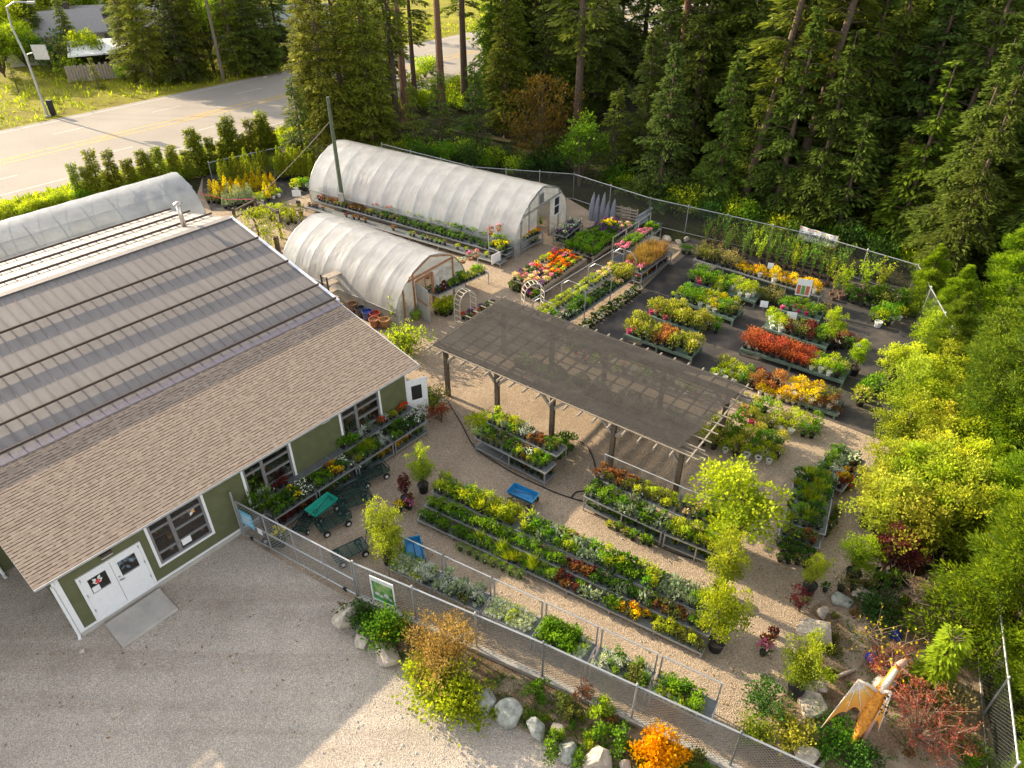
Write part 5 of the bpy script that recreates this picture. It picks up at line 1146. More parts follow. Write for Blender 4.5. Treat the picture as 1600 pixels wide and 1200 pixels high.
# houses
def house(label, px, py, lx, ly, hw_, rh, rz, wallc, roofc):
    p = G(px, py); root = tag(empty('house', (p.x, p.y, 0), rz), label, 'house')
    mb = MB(); mb.box(-lx / 2, lx / 2, -ly / 2, ly / 2, 0, hw_); 
    for x in (-lx / 2, lx / 2): mb.face([(x, -ly / 2, hw_), (x, ly / 2, hw_), (x, 0, hw_ + rh - .05)])
    mb.build('wall', wallc, root); mb = MB(); o_ = .5
    for sgn in (-1, 1):
        e = (sgn * (ly / 2 + o_)); z = hw_ - rh * o_ / (ly / 2); mb.face([(-lx / 2 - o_, e, z), (lx / 2 + o_, e, z), (lx / 2 + o_, 0, hw_ + rh), (-lx / 2 - o_, 0, hw_ + rh)]); mb.face([(-lx / 2 - o_, e, z - .2), (lx / 2 + o_, e, z - .2), (lx / 2 + o_, e, z - .001), (-lx / 2 - o_, e, z - .001)])
    rf_ = mb.build('roof', roofc, root); mb = MB(); mb.box(lx * .2, lx * .2 + .6, .3, .9, hw_ + rh * .5, hw_ + rh + .7); mb.build('chimney', BROWNM, rf_)
    for x in (-lx * .3, 0, lx * .3):
        mb = MB(); frame_bars(mb, x - .6, x + .6, 1., 2.2, .1, -ly / 2 - .06, -ly / 2 + .02); wo = mb.build('window', WHITE, root); mb = MB(); mb.face([(x - .5, -ly / 2 - .01, 1.1), (x + .5, -ly / 2 - .01, 1.1), (x + .5, -ly / 2 - .01, 2.1), (x - .5, -ly / 2 - .01, 2.1)]); mb.build('pane', GLASS, wo)
GROOF = pm('grey_shingle', (.30, .28, .28), .8); CREAM = pm('cream_wall', (.48, .45, .38), .8); BLUEG = pm('blue_grey_wall', (.33, .36, .38), .8)
house('pale house with grey gable roof behind the bushes across the highway', 92, 88, 11, 8, 3.2, 1.8, rad(30), CREAM, GROOF)
house('low grey roofed house in the trees across the highway', 175, 72, 16, 9, 3., 1.8, rad(12), BLUEG, GROOF)
house('pale house half hidden left of the wood edge', 432, 82, 14, 9, 3.2, 2, rad(20), CREAM, pm('green_grey_roof', (.30, .33, .30), .8))
house('distant brown roofed house near the top of the picture', 180, 26, 16, 9, 3.2, 2, rad(5), CREAM, pm('brown_roof', (.22, .15, .11), .8))
p = G(180, 112); sh = tag(empty('shed', (p.x, p.y, 0), rad(25)), 'open shed with flat white metal roof and grey board fence across the highway', 'shed')
mb = MB(); mb.add([(-4, -2.5, 2.3), (4, -2.5, 2.3), (4, 2.5, 2.9), (-4, 2.5, 2.9), (-4, -2.5, 2.45), (4, -2.5, 2.45), (4, 2.5, 3.05), (-4, 2.5, 3.05)], [(0, 3, 2, 1), (4, 5, 6, 7), (0, 1, 5, 4), (1, 2, 6, 5), (2, 3, 7, 6), (3, 0, 4, 7)]); mb.build('roof', WHITE, sh)
mb = MB(); mb.box(-3.7, 3.7, 2.1, 2.2, 0, 2.7); mb.box(-3.7, -3.6, -2.2, 2.1, 0, 2.3); mb.build('wall', DARKWOOD, sh)
for x in (-3.6, 0, 3.6): mb = MB(); mb.bar((x, -2.2, 0), (x, -2.2, 2.35), .15); mb.build('post', DARKWOOD, sh)
p = G(172, 124); fb = tag(empty('board_fence', (p.x, p.y, 0), rad(25)), 'weathered grey board fence in front of the open shed', 'fence'); mb = MB()
for k in range(28): mb.box(-4 + k * .3, -4 + k * .3 + .26, 0, .03, .05, 1.7 + .1 * math.sin(k * 3))
mb.build('boards', GREYWOOD, fb)
# street light and road sign
p = G(75, 182); lamp = tag(empty('street_light', (p.x, p.y, 0), 0), 'tall curved galvanised street light on the far highway verge', 'street light')
lh = 9.6; mb = MB(); mb.tube([(0, 0, 0), (0, 0, lh * .55), (-.3, 0, lh * .8), (-.1, 0, lh * .96), (.7, 0, lh), (1.9, 0, lh)], [.13, .10, .085, .075, .065, .055], 8); mb.build('pole', STEEL, lamp)
mb = MB(); mb.box(1.8, 2.5, -.14, .14, lh - .1, lh + .06); mb.build('lamp_head', STEEL, lamp)
mb = MB(); mb.lathe([(.3, 0), (.3, .12), (.18, .14)], 10); mb.build('base', CONC, lamp)
mb = MB(); mb.tube([(0, 0, 4.6), (.15, 0, 5.4), (.7, 0, 5.55), (1.4, 0, 5.5)], .06, 6); mb.build('sign_arm', STEEL, lamp)
mb = MB(); mb.box(.8, 2.1, -.08, -.03, 5.0, 6.2); 
for z in (5.15, 5.55, 5.95): mb.box(.78, 2.12, -.03, .02, z, z + .07)
mb.build('road_sign', pm('sign_back', (.5, .5, .49), .5, .4), lamp)
p = G(84, 180); mb = MB(); mb.box(-.22, .22, -.15, .15, 0, 1.3); mb.box(-.25, .25, -.18, .18, 1.3, 1.36); o = mb.build('utility_cabinet', pm('dark_cabinet', (.02, .022, .03), .5), loc=(p.x, p.y, 0)); tag(o, 'small dark utility box at the foot of the street light', 'box')
# poles and wires
def wire(label, a, b, sag, r=.018, mat=None):
    mb = MB(); a, b = Vector(a), Vector(b); q = [a.lerp(b, i / 14) - Vector((0, 0, sag * 4 * (i / 14) * (1 - i / 14))) for i in range(15)]
    mb.tube(q, r, 5); o = mb.build('overhead_wire', mat or BLACKP); tag(o, label, 'wire'); return o
WOODP = pm('pole_wood', (.17, .14, .10), .9, var=.3, scale=4); MOSSP = pm('mossy_pole', (.10, .12, .075), .9, var=.3, scale=4)
p = G(350, 127); up = tag(empty('utility_pole', (p.x, p.y, 0), rad(20)), 'tall wooden utility pole with cross arm across the highway', 'pole')
mb = MB(); mb.tube([(0, 0, 0), (0, 0, 13)], [.19, .13], 9); mb.build('pole', WOODP, up); mb = MB(); mb.bar((-1.2, 0, 12.3), (1.2, 0, 12.3), .12); mb.build('cross_arm', WOODP, up)
u2 = G(10, 90)
for k, dz in enumerate((12.4, 11.2, 9.0)): wire(['uppermost of the three sagging wires across the highway', 'middle one of three sagging wires across the highway', 'lowest of the three sagging wires across the highway'][k], (p.x, p.y, dz), (u2.x - 25, u2.y - 8, dz - .3), 1.2, .03)
p = G(538, 333); pp = tag(empty('utility_pole', (p.x, p.y, 0), 0), 'mossy green utility pole standing between the two greenhouses', 'pole')
mb = MB(); mb.tube([(0, 0, 0), (.0, 0, 7.6)], [.15, .11], 9); mb.build('pole', MOSSP, pp); mb = MB(); mb.box(-.16, .16, -.3, -.14, .9, 1.5); mb.build('meter_box', STEEL, pp)
gpost = G(402, 332); wire('pale guy line running down from the mossy pole to the gate post', (p.x, p.y, 6.2), (gpost.x, gpost.y, .9), .15, .022, GREYWOOD)
mb = MB(); mb.bar((0, 0, 0), (0, 0, 1.15), .16); o = mb.build('gate_post', DARKWOOD, loc=(gpost.x, gpost.y, 0)); tag(o, 'short weathered post where the guy line ends', 'post')
# pink rope
q = G(316, 322); mb = MB(); mb.tube([(q.x, q.y, .95), ((q.x + gpost.x) / 2, (q.y + gpost.y) / 2, .7), (gpost.x, gpost.y, .95)], .025, 5); o = mb.build('pink_rope', pm('pink_rope', (.75, .10, .2), .6)); tag(o, 'pink rope strung from the far greenhouse corner to the post', 'rope')

# --- row of cedars by the road, potted cedars and golden conifers
THU = [conifer_mesh(3.6, .72, .01, 150, 51, LM['hedge'], -.2, .24, .085, steps=11, skirt=True, shape=1.05), conifer_mesh(3.2, .78, .01, 150, 52, LM['hedge'], -.15, .24, .085, steps=11, skirt=True, shape=1.0)]
h0, h1 = G(128, 316), G(432, 246)
for k in range(24):
    q = h0.lerp(h1, k / 23) + Vector((r3.uniform(-.25, .25), r3.uniform(-.25, .25), 0)); s = r3.uniform(.5, .95) * (1.15 if k > 12 else 1.0)
    tree('hedge_cedar', THU[k % 2], q, (s * 1.15, s * 1.15, s), 'pointed green cedar in the loose hedge beside the road', 'tree', 'cedars of the roadside hedge')
for k in range(20):
    q = h0.lerp(h1, (k + r3.random()) / 20) + Vector((r3.uniform(-.3, .5), r3.uniform(-.6, .2), 0)); shrub('hedge_bush', BUSH[r3.choice([1, 2])], q, r3.uniform(.3, .6), 'leafy bush filling the gaps of the roadside cedar hedge', 'bush', 'bushes in the roadside hedge')
for k in range(16):
    q = G(0, 345).lerp(G(130, 312), k / 15 * 1.0) + rn * r3.uniform(-.6, .9); shrub('hedge_bush', BUSH[2], q, r3.uniform(.35, .55), 'low bright green bush between road and long greenhouse', 'bush', 'low bushes between road and greenhouse')
for k in range(30):
    q = G(r3.uniform(425, 500), 0) if False else G(r3.uniform(420, 486), r3.uniform(215, 268)); shrub('hedge_bush', BUSH[2], q, r3.uniform(.25, .5), 'sunlit yellow green bush on the verge left of the wood', 'bush', 'sunlit bushes left of the wood')
def block(pa, pb, depth, kind_, sp, where, s=1.):
    ground_row(pa, pb, [(1, kind_)], max(1, int(depth / sp)), depth, sp, where, False, s)
block((352, 298), (428, 276), 1.2, 'thuja', .45, 'in the dark block before the roadside hedge', 1.25)
block((432, 284), (496, 284), 1.5, 'thuja', .42, 'in the upright rows left of the large greenhouse', 1.35)
block((340, 318), (432, 298), 1.8, 'goldc', .5, 'in the glowing block beside the far greenhouse', 1.15)
block((350, 328), (400, 322), 1.4, 'bluec', .42, 'in the block before the golden conifers', 1.05)
block((322, 318), (348, 320), .8, 'shrubo', .4, 'at the left of the juniper block')
block((404, 322), (448, 306), 1.0, ('shrubl', 'goldc'), .45, 'at the right of the juniper block')
block((462, 302), (486, 300), 1.2, ('shrub', 'shrubl'), .5, 'at the far corner of the large greenhouse', 1.3)
block((410, 345), (462, 350), 1.6, ('shrubl', 'shrubo'), .5, 'behind the weeping larch', 1.2)
block((448, 355), (478, 352), .8, 'thuja', .45, 'at the back of the small greenhouse', .7)
WEEP = MB(); rs = np.random.RandomState(61); wt = MB(); wt.tube([(0, 0, 0), (.1, 0, 1.5), (.3, .1, 1.9)], [.07, .05, .03], 7)
for k in range(46):
    a = rs.uniform(0, 6.28); l = rs.uniform(.4, 1.5); n = 40; t = rs.uniform(0, 1, n)
    P_ = np.stack([np.cos(a) * l * np.minimum(1, t * 2), np.sin(a) * l * np.minimum(1, t * 2), 1.9 + .25 * np.sin(np.minimum(1, t * 2) * PI) - np.maximum(0, t - .35) * 2.2], 1) + rs.normal(size=(n, 3)) * .07
    WEEP.leaves(P_, np.stack([np.cos(a) * np.ones(n) * .3, np.sin(a) * np.ones(n) * .3, -np.ones(n)], 1) + rs.normal(size=(n, 3)) * .4, .16, .05, 0, rs=rs)
tree('weeping_larch', (wt.mesh('trunk', [TRUNK]), WEEP.mesh('crown', [LM['weep']])), onground(410, 388), 1.15, 'weeping yellow green larch behind the shop roof end')
p = G(467, 322); mb = MB(); mb.lathe([(.13, 0), (.17, .34), (.15, .34), (.14, .3), (0, .3)], 10); mb.bar((0, 0, .3), (0, 0, .75), .03, None, 1); mb.box(-.3, .3, -.02, .0, .7, 1.15, 2); o = mb.build('price_sign', [BLACKP, STEEL, WHITE], loc=(p.x, p.y, 0)); tag(o, 'white price sign standing in a black pot at the path', 'sign')
# timber garden frame behind the shop roof
for A_, B_, lab in (((368, 352), (402, 334), 'dark timber rail leading to the guy line post'), ((402, 334), (438, 352), 'timber rail from the guy line post towards the small greenhouse'), ((438, 354), (440, 372), 'short timber rail beside the weeping larch')):
    a, c = G(*A_), G(*B_); root = tag(empty('rail_fence', a, az(a, c)), lab, 'fence'); L_ = (c - a).length
    mb = MB(); mb.bar((0, 0, .95), (L_, 0, .95), .1); mb.bar((0, 0, .5), (L_, 0, .5), .08); mb.build('rail', DARKWOOD, root)
    for x in (0.1, L_): mb = MB(); mb.bar((x, 0, 0), (x, 0, 1.15), .15); mb.build('post', DARKWOOD, root)
q = G(421, 388); mb = MB(); mb.tube([(0, 0, 0), (0, 0, 1.5)], .06, 8); o = mb.build('white_pipe', WHITE, loc=(q.x, q.y, 0)); tag(o, 'white upright pipe beside the shop gable', 'pipe')
q = G(436, 396); mb = MB(); mb.bar((0, 0, 0), (0, 0, 1.1), .24); o = mb.build('timber_post', DARKWOOD, loc=(q.x, q.y, 0)); tag(o, 'thick timber post between shop gable and small greenhouse', 'post')

# ------------------------------------------------------------------ carts
def wheel(root, x, y, r=.13, w_=.07):
    mb = MB(); mb.tube([(0, -w_ / 2, 0), (0, w_ / 2, 0)], r, 16); o = mb.build('wheel', TYRE, root); o.location = (x, y, r)
    mb = MB(); mb.tube([(0, -w_ / 2 - .01, 0), (0, w_ / 2 + .01, 0)], r * .5, 12); h = mb.build('hub', WHITE, o)
def handle(root, x, z, fold):
    mb = MB()
    if fold == 'in': pts_ = [(x, 0, z), (x - .1, 0, z + .32), (x - .72, 0, z + .16)]
    elif fold == 'up': pts_ = [(x, 0, z), (x + .18, 0, z + .75)]
    else: pts_ = [(x, 0, z), (x + .75, 0, z + .1)]
    mb.tube(pts_, .014, 6); e = Vector(pts_[-1]); f = Vector(pts_[-2]); d = (e - f).normalized()
    mb.tube([e, e + d * .1 + Vector((0, .07, 0)), e + d * .17 + Vector((0, .05, 0)), e + d * .17 - Vector((0, .05, 0)), e + d * .1 - Vector((0, .07, 0)), e], .012, 5); mb.build('handle', BLACKP, root)
def tubcart(label, px, py, rz, col, fold='in'):
    p = G(px, py); root = tag(empty('garden_wagon', (p.x, p.y, 0), rz), label, 'wagon')
    mb = MB(); a, b_, z0, z1, ins = .56, .29, .30, .50, .07
    o4 = [(-a, -b_), (a, -b_), (a, b_), (-a, b_)]; i4 = [(-a + ins, -b_ + ins), (a - ins, -b_ + ins), (a - ins, b_ - ins), (-a + ins, b_ - ins)]
    vs = [(x, y, z1) for x, y in o4] + [(x, y, z0) for x, y in i4] + [(x * .955, y * .93, z1) for x, y in o4] + [(x * .99, y * .98, z0 + .02) for x, y in i4]
    fs = [(4, 7, 6, 5)] + [(i, (i + 1) % 4, 8 + (i + 1) % 4, 8 + i) for i in range(4)] + [(4 + i, 4 + (i + 1) % 4, (i + 1) % 4, i) for i in range(4)] + [(8 + i, 8 + (i + 1) % 4, 12 + (i + 1) % 4, 12 + i) for i in range(4)] + [(12, 13, 14, 15)]
    mb.add(vs, fs); mb.box(-.3, .3, -.02, .02, z0 + .022, z0 + .035); t = mb.build('tub', col, root); bm_ = t.modifiers.new('b', 'BEVEL'); bm_.width = .012; bm_.segments = 2
    mb = MB(); mb.bar((-.45, 0, .2), (.45, 0, .2), .04)
    for x in (-.38, .38): mb.bar((x, -.3, .14), (x, .3, .14), .03); mb.bar((x, 0, .14), (x, 0, .31), .05)
    mb.build('chassis', BLACKP, root)
    for x in (-.38, .38):
        for y in (-.3, .3): wheel(root, x, y)
    handle(root, .5, .24, fold); return root
def meshcart(label, px, py, rz, fold='in', sides=True, s=1.):
    p = G(px, py); root = tag(empty('mesh_cart', (p.x, p.y, 0), rz), label, 'cart'); root.scale = (s, s, s)
    a, b_, z = .6, .3, .3
    mb = MB(); mb.face([(-a, -b_, z), (a, -b_, z), (a, b_, z), (-a, b_, z)]); mb.build('mesh_bed', holemat('cart_mesh', (.015, .05, .04), .05, .42, square=True) if 'cart_mesh' not in MATS else MATS['cart_mesh'], root)
    mb = MB()
    for zz2 in ((z, z + .2) if sides else (z,)):
        for p_, q_ in (((-a, -b_, zz2), (a, -b_, zz2)), ((-a, b_, zz2), (a, b_, zz2)), ((-a, -b_, zz2), (-a, b_, zz2)), ((a, -b_, zz2), (a, b_, zz2))): mb.tube([p_, q_], .016, 6)
    if sides:
        for x in (-a, 0, a):
            for y in (-b_, b_): mb.tube([(x, y, z), (x, y, z + .2)], .014, 5)
    for x in (-.3, 0, .3): mb.tube([(x, -b_, z - .02), (x, b_, z - .02)], .014, 5)
    for x in (-.42, .42): mb.bar((x, -.32, .14), (x, .32, .14), .03); mb.bar((x, 0, .14), (x, 0, z), .05)
    mb.build('frame', GREENM, root)
    for x in (-.42, .42):
        for y in (-.33, .33): wheel(root, x, y)
    handle(root, .58, .24, fold); return root
tubcart('blue plastic garden wagon standing alone on the open gravel', 817, 784, rad(-32), BLUEP)
tubcart('blue plastic garden wagon beside the front fence tables', 649, 872, rad(105), BLUEP, 'in')
o = tubcart('teal plastic garden wagon among the green mesh carts', 506, 806, rad(55), TEALP); o.location.z = .12
meshcart('green mesh cart parked nearest the gravel aisle, farthest from the gate', 583, 748, rad(38))
meshcart('green mesh cart lying flat against the wall rack', 545, 775, rad(38), sides=False)
meshcart('green mesh cart with rails behind the teal wagon', 556, 790, rad(28))
meshcart('green mesh cart in front of the teal wagon', 522, 822, rad(38))
meshcart('small green mesh cart between teal wagon and gate', 478, 822, rad(75), s=.8)
meshcart('dark mesh cart beside the gate with its handle standing up', 548, 868, rad(35), 'up', sides=False)
# dolly with plants behind the gate
p = G(428, 846); root = tag(empty('hand_truck', (p.x, p.y, 0), rad(30)), 'dark hand truck parked behind the mesh gate', 'hand truck'); mb = MB()
mb.tube([(-.2, 0, .1), (-.2, .25, 1.2), (.2, .25, 1.2), (.2, 0, .1)], .02, 6); mb.box(-.25, .25, -.3, 0, .04, .07); mb.build('frame', BLACKP, root); wheel(root, -.27, .05, .13); wheel(root, .27, .05, .13)
plant('yellowfl', *onground(441, 852), .02, 'in a tub behind the mesh gate', 2.0)
# glazed pots by the small greenhouse, tall rack, planters
PC_ = [('brown', (.20, .10, .05)), ('black', (.03, .03, .035)), ('blue', (.03, .06, .25)), ('red', (.35, .05, .03)), ('terracotta', (.32, .12, .05)), ('ochre', (.34, .18, .07))]
for (nm, c), (px, py) in zip(PC_, ((552, 487), (564, 494), (575, 499), (587, 502), (586, 511), (602, 512))):
    p = G(px, py); mb = MB(); mb.lathe([(.17, 0), (.24, .2), (.27, .46), (.29, .47), (.29, .51), (.25, .51), (.23, .42), (0, .4)], 16); o = mb.build('glazed_pot', pm('glaze_' + nm, c, .25, var=.25, spec=.6), loc=(p.x, p.y, 0), smooth=False); tag(o, nm + ' glazed garden pot in the row beside the small greenhouse', 'pot')
p = G(527, 470); root = tag(empty('nursery_rack', (p.x, p.y, 0), brz), 'tall dark timber shelf rack between shop roof and small greenhouse', 'rack')
for z in (.3, .75, 1.2, 1.6): mb = MB(); mb.box(-.6, .6, -.25, .25, z, z + .04); mb.build('shelf', GREYWOOD, root)
for x in (-.6, .6):
    for y in (-.25, .25): mb = MB(); mb.bar((x, y, 0), (x, y, 1.75), .07); mb.build('post', BROWNM, root)
p = G(650, 497); mb = MB(); mb.lathe([(.2, 0), (.3, .35), (.34, .42), (.3, .42), (.26, .36), (0, .34)], 14); o = mb.build('lime_planter', pm('lime_glaze', (.22, .36, .03), .35), loc=(p.x, p.y, 0)); tag(o, 'lime green planter beside the cedar framed door', 'planter')
p = G(642, 488); mb = MB(); frame_bars(mb, -.45, .45, 0, .7, .05, -.3, .3); mb.box(-.4, .4, .2, .24, .05, .65); o = mb.build('wooden_crate', REDWOOD, loc=(p.x, p.y, 0), rz=rad(20)); tag(o, 'orange brown wooden crate left of the cedar framed door', 'crate')
shrub('potted_bush', BUSH[2], onground(622, 500), (.35, .35, .75), 'tall thin yellow green bush at the small greenhouse corner')
for (px, py, m_, s, lab) in ((640, 552, BUSH[2], .75, 'yellow green bush at the far roof corner of the shop'), (628, 548, BUSH[3], .6, 'olive bush behind the far roof corner of the shop'), (676, 640, BUSH[3], .6, 'mixed yellow shrub beside the first pergola post'), (690, 660, broad_mesh(1.2, .6, .1, 12, 60, .1, .06, LM['barberry'], 71, .4), .8, 'red leaved shrub at the end of the wall racks'), (660, 640, BUSH[2], .55, 'yellow green shrub beside the open white door')):
    shrub('potted_bush', m_, onground(px, py), s, lab)
# white arch trellises and black wheelbarrow, wrapped trees and pallets
def arch(label, px, py, rz):
    p = G(px, py); root = tag(empty('arch_trellis', (p.x, p.y, 0), rz), label, 'trellis'); mb = MB()
    for y in (-.22, .22): mb.tube([(-.55, y, 0), (-.55, y, 1.35)] + [(.55 * math.cos(PI - t * PI / 8), y, 1.35 + .6 * math.sin(t * PI / 8)) for t in range(9)] + [(.55, y, 0)], .022, 6)
    for t in range(9): x = .55 * math.cos(PI - t * PI / 8); z = 1.35 + .6 * math.sin(t * PI / 8); mb.tube([(x, -.22, z), (x, .22, z)], .016, 5)
    for z in (.3, .65, 1.0): 
        for x in (-.55, .55): mb.tube([(x, -.22, z), (x, .22, z)], .016, 5)
    mb.build('lattice', pm('ivory_paint', (.62, .57, .47), .6), root)
arch('ivory metal arch trellis at the near corner of the pergola cloth', 728, 505, rad(45))
arch('low ivory metal arch beside the begonia bench', 832, 492, rad(20))
ground_row((720, 500), (752, 512), [(1, ('pinkfl', 'deep', 'redfl', 'purplefl'))], 3, 1.0, .34, 'on the gravel beneath the ivory arch', True, 1.2)
ground_row((755, 492), (785, 482), [(1, ('deep', 'purplefl', 'mound'))], 2, .7, .34, 'on the gravel behind the ivory arch', True, 1.2)
p = G(1022, 368); root = tag(empty('wheelbarrow', (p.x, p.y, 0), rad(60)), 'black wheelbarrow beside the hooped racks at the fence', 'wheelbarrow'); mb = MB()
mb.add([(-.4, -.3, .65), (.5, -.35, .75), (.5, .35, .75), (-.4, .3, .65), (-.25, -.18, .4), (.25, -.18, .4), (.25, .18, .4), (-.25, .18, .4)], [(4, 7, 6, 5), (0, 1, 5, 4), (1, 2, 6, 5), (2, 3, 7, 6), (3, 0, 4, 7)]); mb.build('tray', pm('barrow_black', (.03, .033, .04), .35), root)
mb = MB(); 
for y in (-.2, .2): mb.tube([(.75, 0, .2), (.2, y, .38), (-.9, y * 1.4, .7)], .02, 6); mb.tube([(-.3, y, .45), (-.35, y, 0)], .018, 5)
mb.build('frame', GREYWOOD, root); wheel(root, .75, 0, .2)
for k, px in enumerate((924, 931, 940, 947, 956)):
    p = G(px, 343 + k * 1.5); mb = MB(); h_ = [1.9, 1.8, 2.0, 1.5, 1.7][k]; mb.tube([(0, 0, 0), (.0, 0, h_ * .4), (.05, 0, h_ * .8), (.08, 0, h_)], [.22, .2, .11, .03], 9)
    o = mb.build('wrapped_tree', pm('grey_netting', (.20, .21, .25), .5, var=.4, scale=8, bump=.8, bscale=18), loc=(p.x, p.y, 0)); tag(o, 'grey netted bundle standing upright against the fence', 'bundle', 'netted bundles against the fence')
for k, px in enumerate((968, 982)):
    p = G(px, 348 + k * 4); root = tag(empty('pallet', (p.x, p.y, 0), rad(-25)), ['wooden pallet leaning upright beside the netted bundles', 'wooden pallet leaning upright beside the grey rolls'][k], 'pallet'); mb = MB()
    for i in range(6): mb.box(-.55, .55, -.07, -.05, .05 + i * .2, .15 + i * .2); 
    for x in (-.53, 0, .49): mb.box(x, x + .06, -.049, .05, 0, 1.2)
    mb.build('boards', GREYWOOD, root)
for k in range(4):
    p = G(1000, 356); mb = MB(); mb.tube([(-.7, 0, 0), (.7, 0, .25)], .09, 8); o = mb.build('fabric_roll', pm('grey_roll', (.25, .27, .29), .6), loc=(p.x + .1 * k, p.y + .2 * k, .15 + .17 * k), rz=rad(40)); tag(o, 'grey roll lying in the stack beside the pallets', 'roll', 'grey rolls by the fence')

# ------------------------------------------------------------------ specimen trees and shrubs in the yard
MAPY = [broad_mesh(3.2, 1.15, .1, 40, 190, .10, .075, LM['mapleY'], 81, .36), broad_mesh(3.6, 1.25, .1, 42, 190, .10, .075, LM['lime'], 82, .36), broad_mesh(3.4, 1.2, .1, 42, 190, .10, .075, LM['spring'], 83, .36), broad_mesh(3.2, 1.2, .1, 40, 190, .10, .075, LM['mapleO'], 84, .36)]
REDM = broad_mesh(2.8, .8, .2, 24, 90, .12, .09, LM['maroon'], 85, .36)
def potted_tree(m_, px, py, s, lab, name='potted_maple', pot='black', sxy=1.):
    p = G(px, py); o = tree(name, m_, p, (s * sxy * rng.uniform(.85, 1.2), s * sxy * rng.uniform(.85, 1.2), s), lab, 'potted tree'); o.location.z = .22
    mb = MB(); r = .22; mb.lathe([(r * .8, 0), (r, .36), (r * 1.08, .36), (r * 1.08, .4), (r * .95, .4), (r * .92, .36)], 14); mb.lathe([(r * .95, .35), (0, .37)], 14, (0, 0, 0), 1)
    q = mb.build('pot', [POTM[pot], SOIL], o); q.location.z = -.22 / s; q.scale = (1 / (s * sxy), 1 / (s * sxy), 1 / s); return o
potted_tree(MAPY[2], 1138, 858, 1.02, 'large potted yellow green maple in front of the pergola corner', sxy=1.15)
potted_tree(MAPY[2], 1117, 1014, .82, 'potted fresh green tree at the right end of the long yard bench', sxy=.75)
potted_tree(MAPY[1], 1124, 930, .8, 'slim potted lime green tree behind the right end of the yard bench', sxy=.6)
potted_tree(MAPY[1], 607, 878, .72, 'bushy lime potted maple between gate and fence tables', sxy=.95)
potted_tree(MAPY[1], 662, 768, .6, 'small yellow potted maple at the left end of the yard bench', sxy=.7)
potted_tree(REDM, 636, 790, .55, 'small dark red potted maple at the left end of the yard bench', sxy=.6)
ground_row((622, 805), (650, 800), [(1, ('orangefl', 'bronze', 'yellowfl', 'pinkfl'))], 2, .7, .3, 'at the left end of the yard bench', True, 1.3)
potted_tree(BUSH[1], 405, 805, .95, 'dense green potted shrub behind the mesh gate by the wall', 'potted_shrub_tree', sxy=.7)
potted_tree(MAPY[2], 1295, 545, .62, 'tall yellow green potted shrub beside the maroon bench', 'potted_shrub_tree', sxy=.75)
potted_tree(MAPY[2], 1332, 585, .5, 'pale green potted shrub at the end of the barberry bench', 'potted_shrub_tree', sxy=.7)
YARD = [(1420, 620, 2, .8), (1462, 610, 1, .9), (1415, 670, 2, .85), (1425, 750, 3, .85), (1400, 770, 2, .8), (1445, 690, 3, .8), (1462, 820, 3, .9), (1432, 820, 2, .9), (1488, 820, 1, 1.0), (1490, 780, 2, .9), (1478, 640, 2, 1.0), (1392, 585, 0, .8), (1432, 560, 2, .9), (1405, 640, 1, .95), (1447, 650, 0, .9), (1395, 700, 1, .9), (1440, 720, 3, .85), (1378, 745, 3, .75), (1420, 790, 1, .95), (1465, 770, 0, 1.0), (1370, 835, 3, .95), (1405, 860, 3, .9), (1455, 850, 1, 1.0), (1470, 590, 2, .9), (1482, 690, 0, .95), (1350, 800, 3, .75), (1492, 740, 2, .9)]
for k, (px, py, q, s) in enumerate(YARD):
    potted_tree(MAPY[q], px, py + 20, s, ['yellow green', 'lime yellow', 'fresh green', 'orange tinted yellow'][q] + ' potted maple in the thick row along the right fence').__setitem__('group', ['yellow green', 'lime yellow', 'fresh green', 'orange tinted'][q] + ' maples along the right fence')
potted_tree(REDM, 1372, 905, .85, 'dark red potted maple at the near end of the maple row'); potted_tree(REDM, 1398, 912, .75, 'second dark red potted maple beside the rock garden'); potted_tree(REDM, 1478, 800, .8, 'dark red potted maple between yellow maples and fence')
potted_tree(MAPY[2], 1330, 905, .55, 'small fresh green potted tree left of the red maples')
for k in range(9): mb = MB(); 
ground_row((1290, 935), (1430, 925), [(1, ('shrub', 'deep', 'shrubo'))], 1, .5, .45, 'along the top of the rock garden', True, 1.)
YCON = conifer_mesh(2.2, .5, .01, 110, 91, LM['cedar'], -.4, .22, .07, steps=10, skirt=True)
potted_tree(MAPY[1], 1240, 1085, .72, 'golden green potted tree at the edge of the rock garden', sxy=.65)
potted_tree(MAPY[1], 1262, 925, .5, 'weeping yellow potted tree above the boulders', sxy=.6)
shrub('barberry_bush', broad_mesh(1.1, .5, .05, 12, 60, .08, .05, LM['maroon'], 72, .4), onground(1248, 955), .9, 'purple red barberry below the weeping yellow tree')
ground_row((1200, 1032), (1222, 985), [(1, ('purplefl', 'bronze', 'maroon', 'pinkfl'))], 1, .4, .4, 'along the gravel edge of the rock garden', True, 1.3)
SHR = lambda mat, seed, h=1., r=.7, n=22, L=.09, W=.06: broad_mesh(h, r, .03, n, 85, L, W, LM[mat], seed, .4, 3)
shrub('round_shrub', SHR('deep', 101, 1.1, .75), onground(1190, 1108), 1.0, 'round dark green shrub on the gravel beside the golden tree')
shrub('upright_conifer', YCON, onground(1450, 1068), 1., 'yellow green upright conifer in the rock garden')
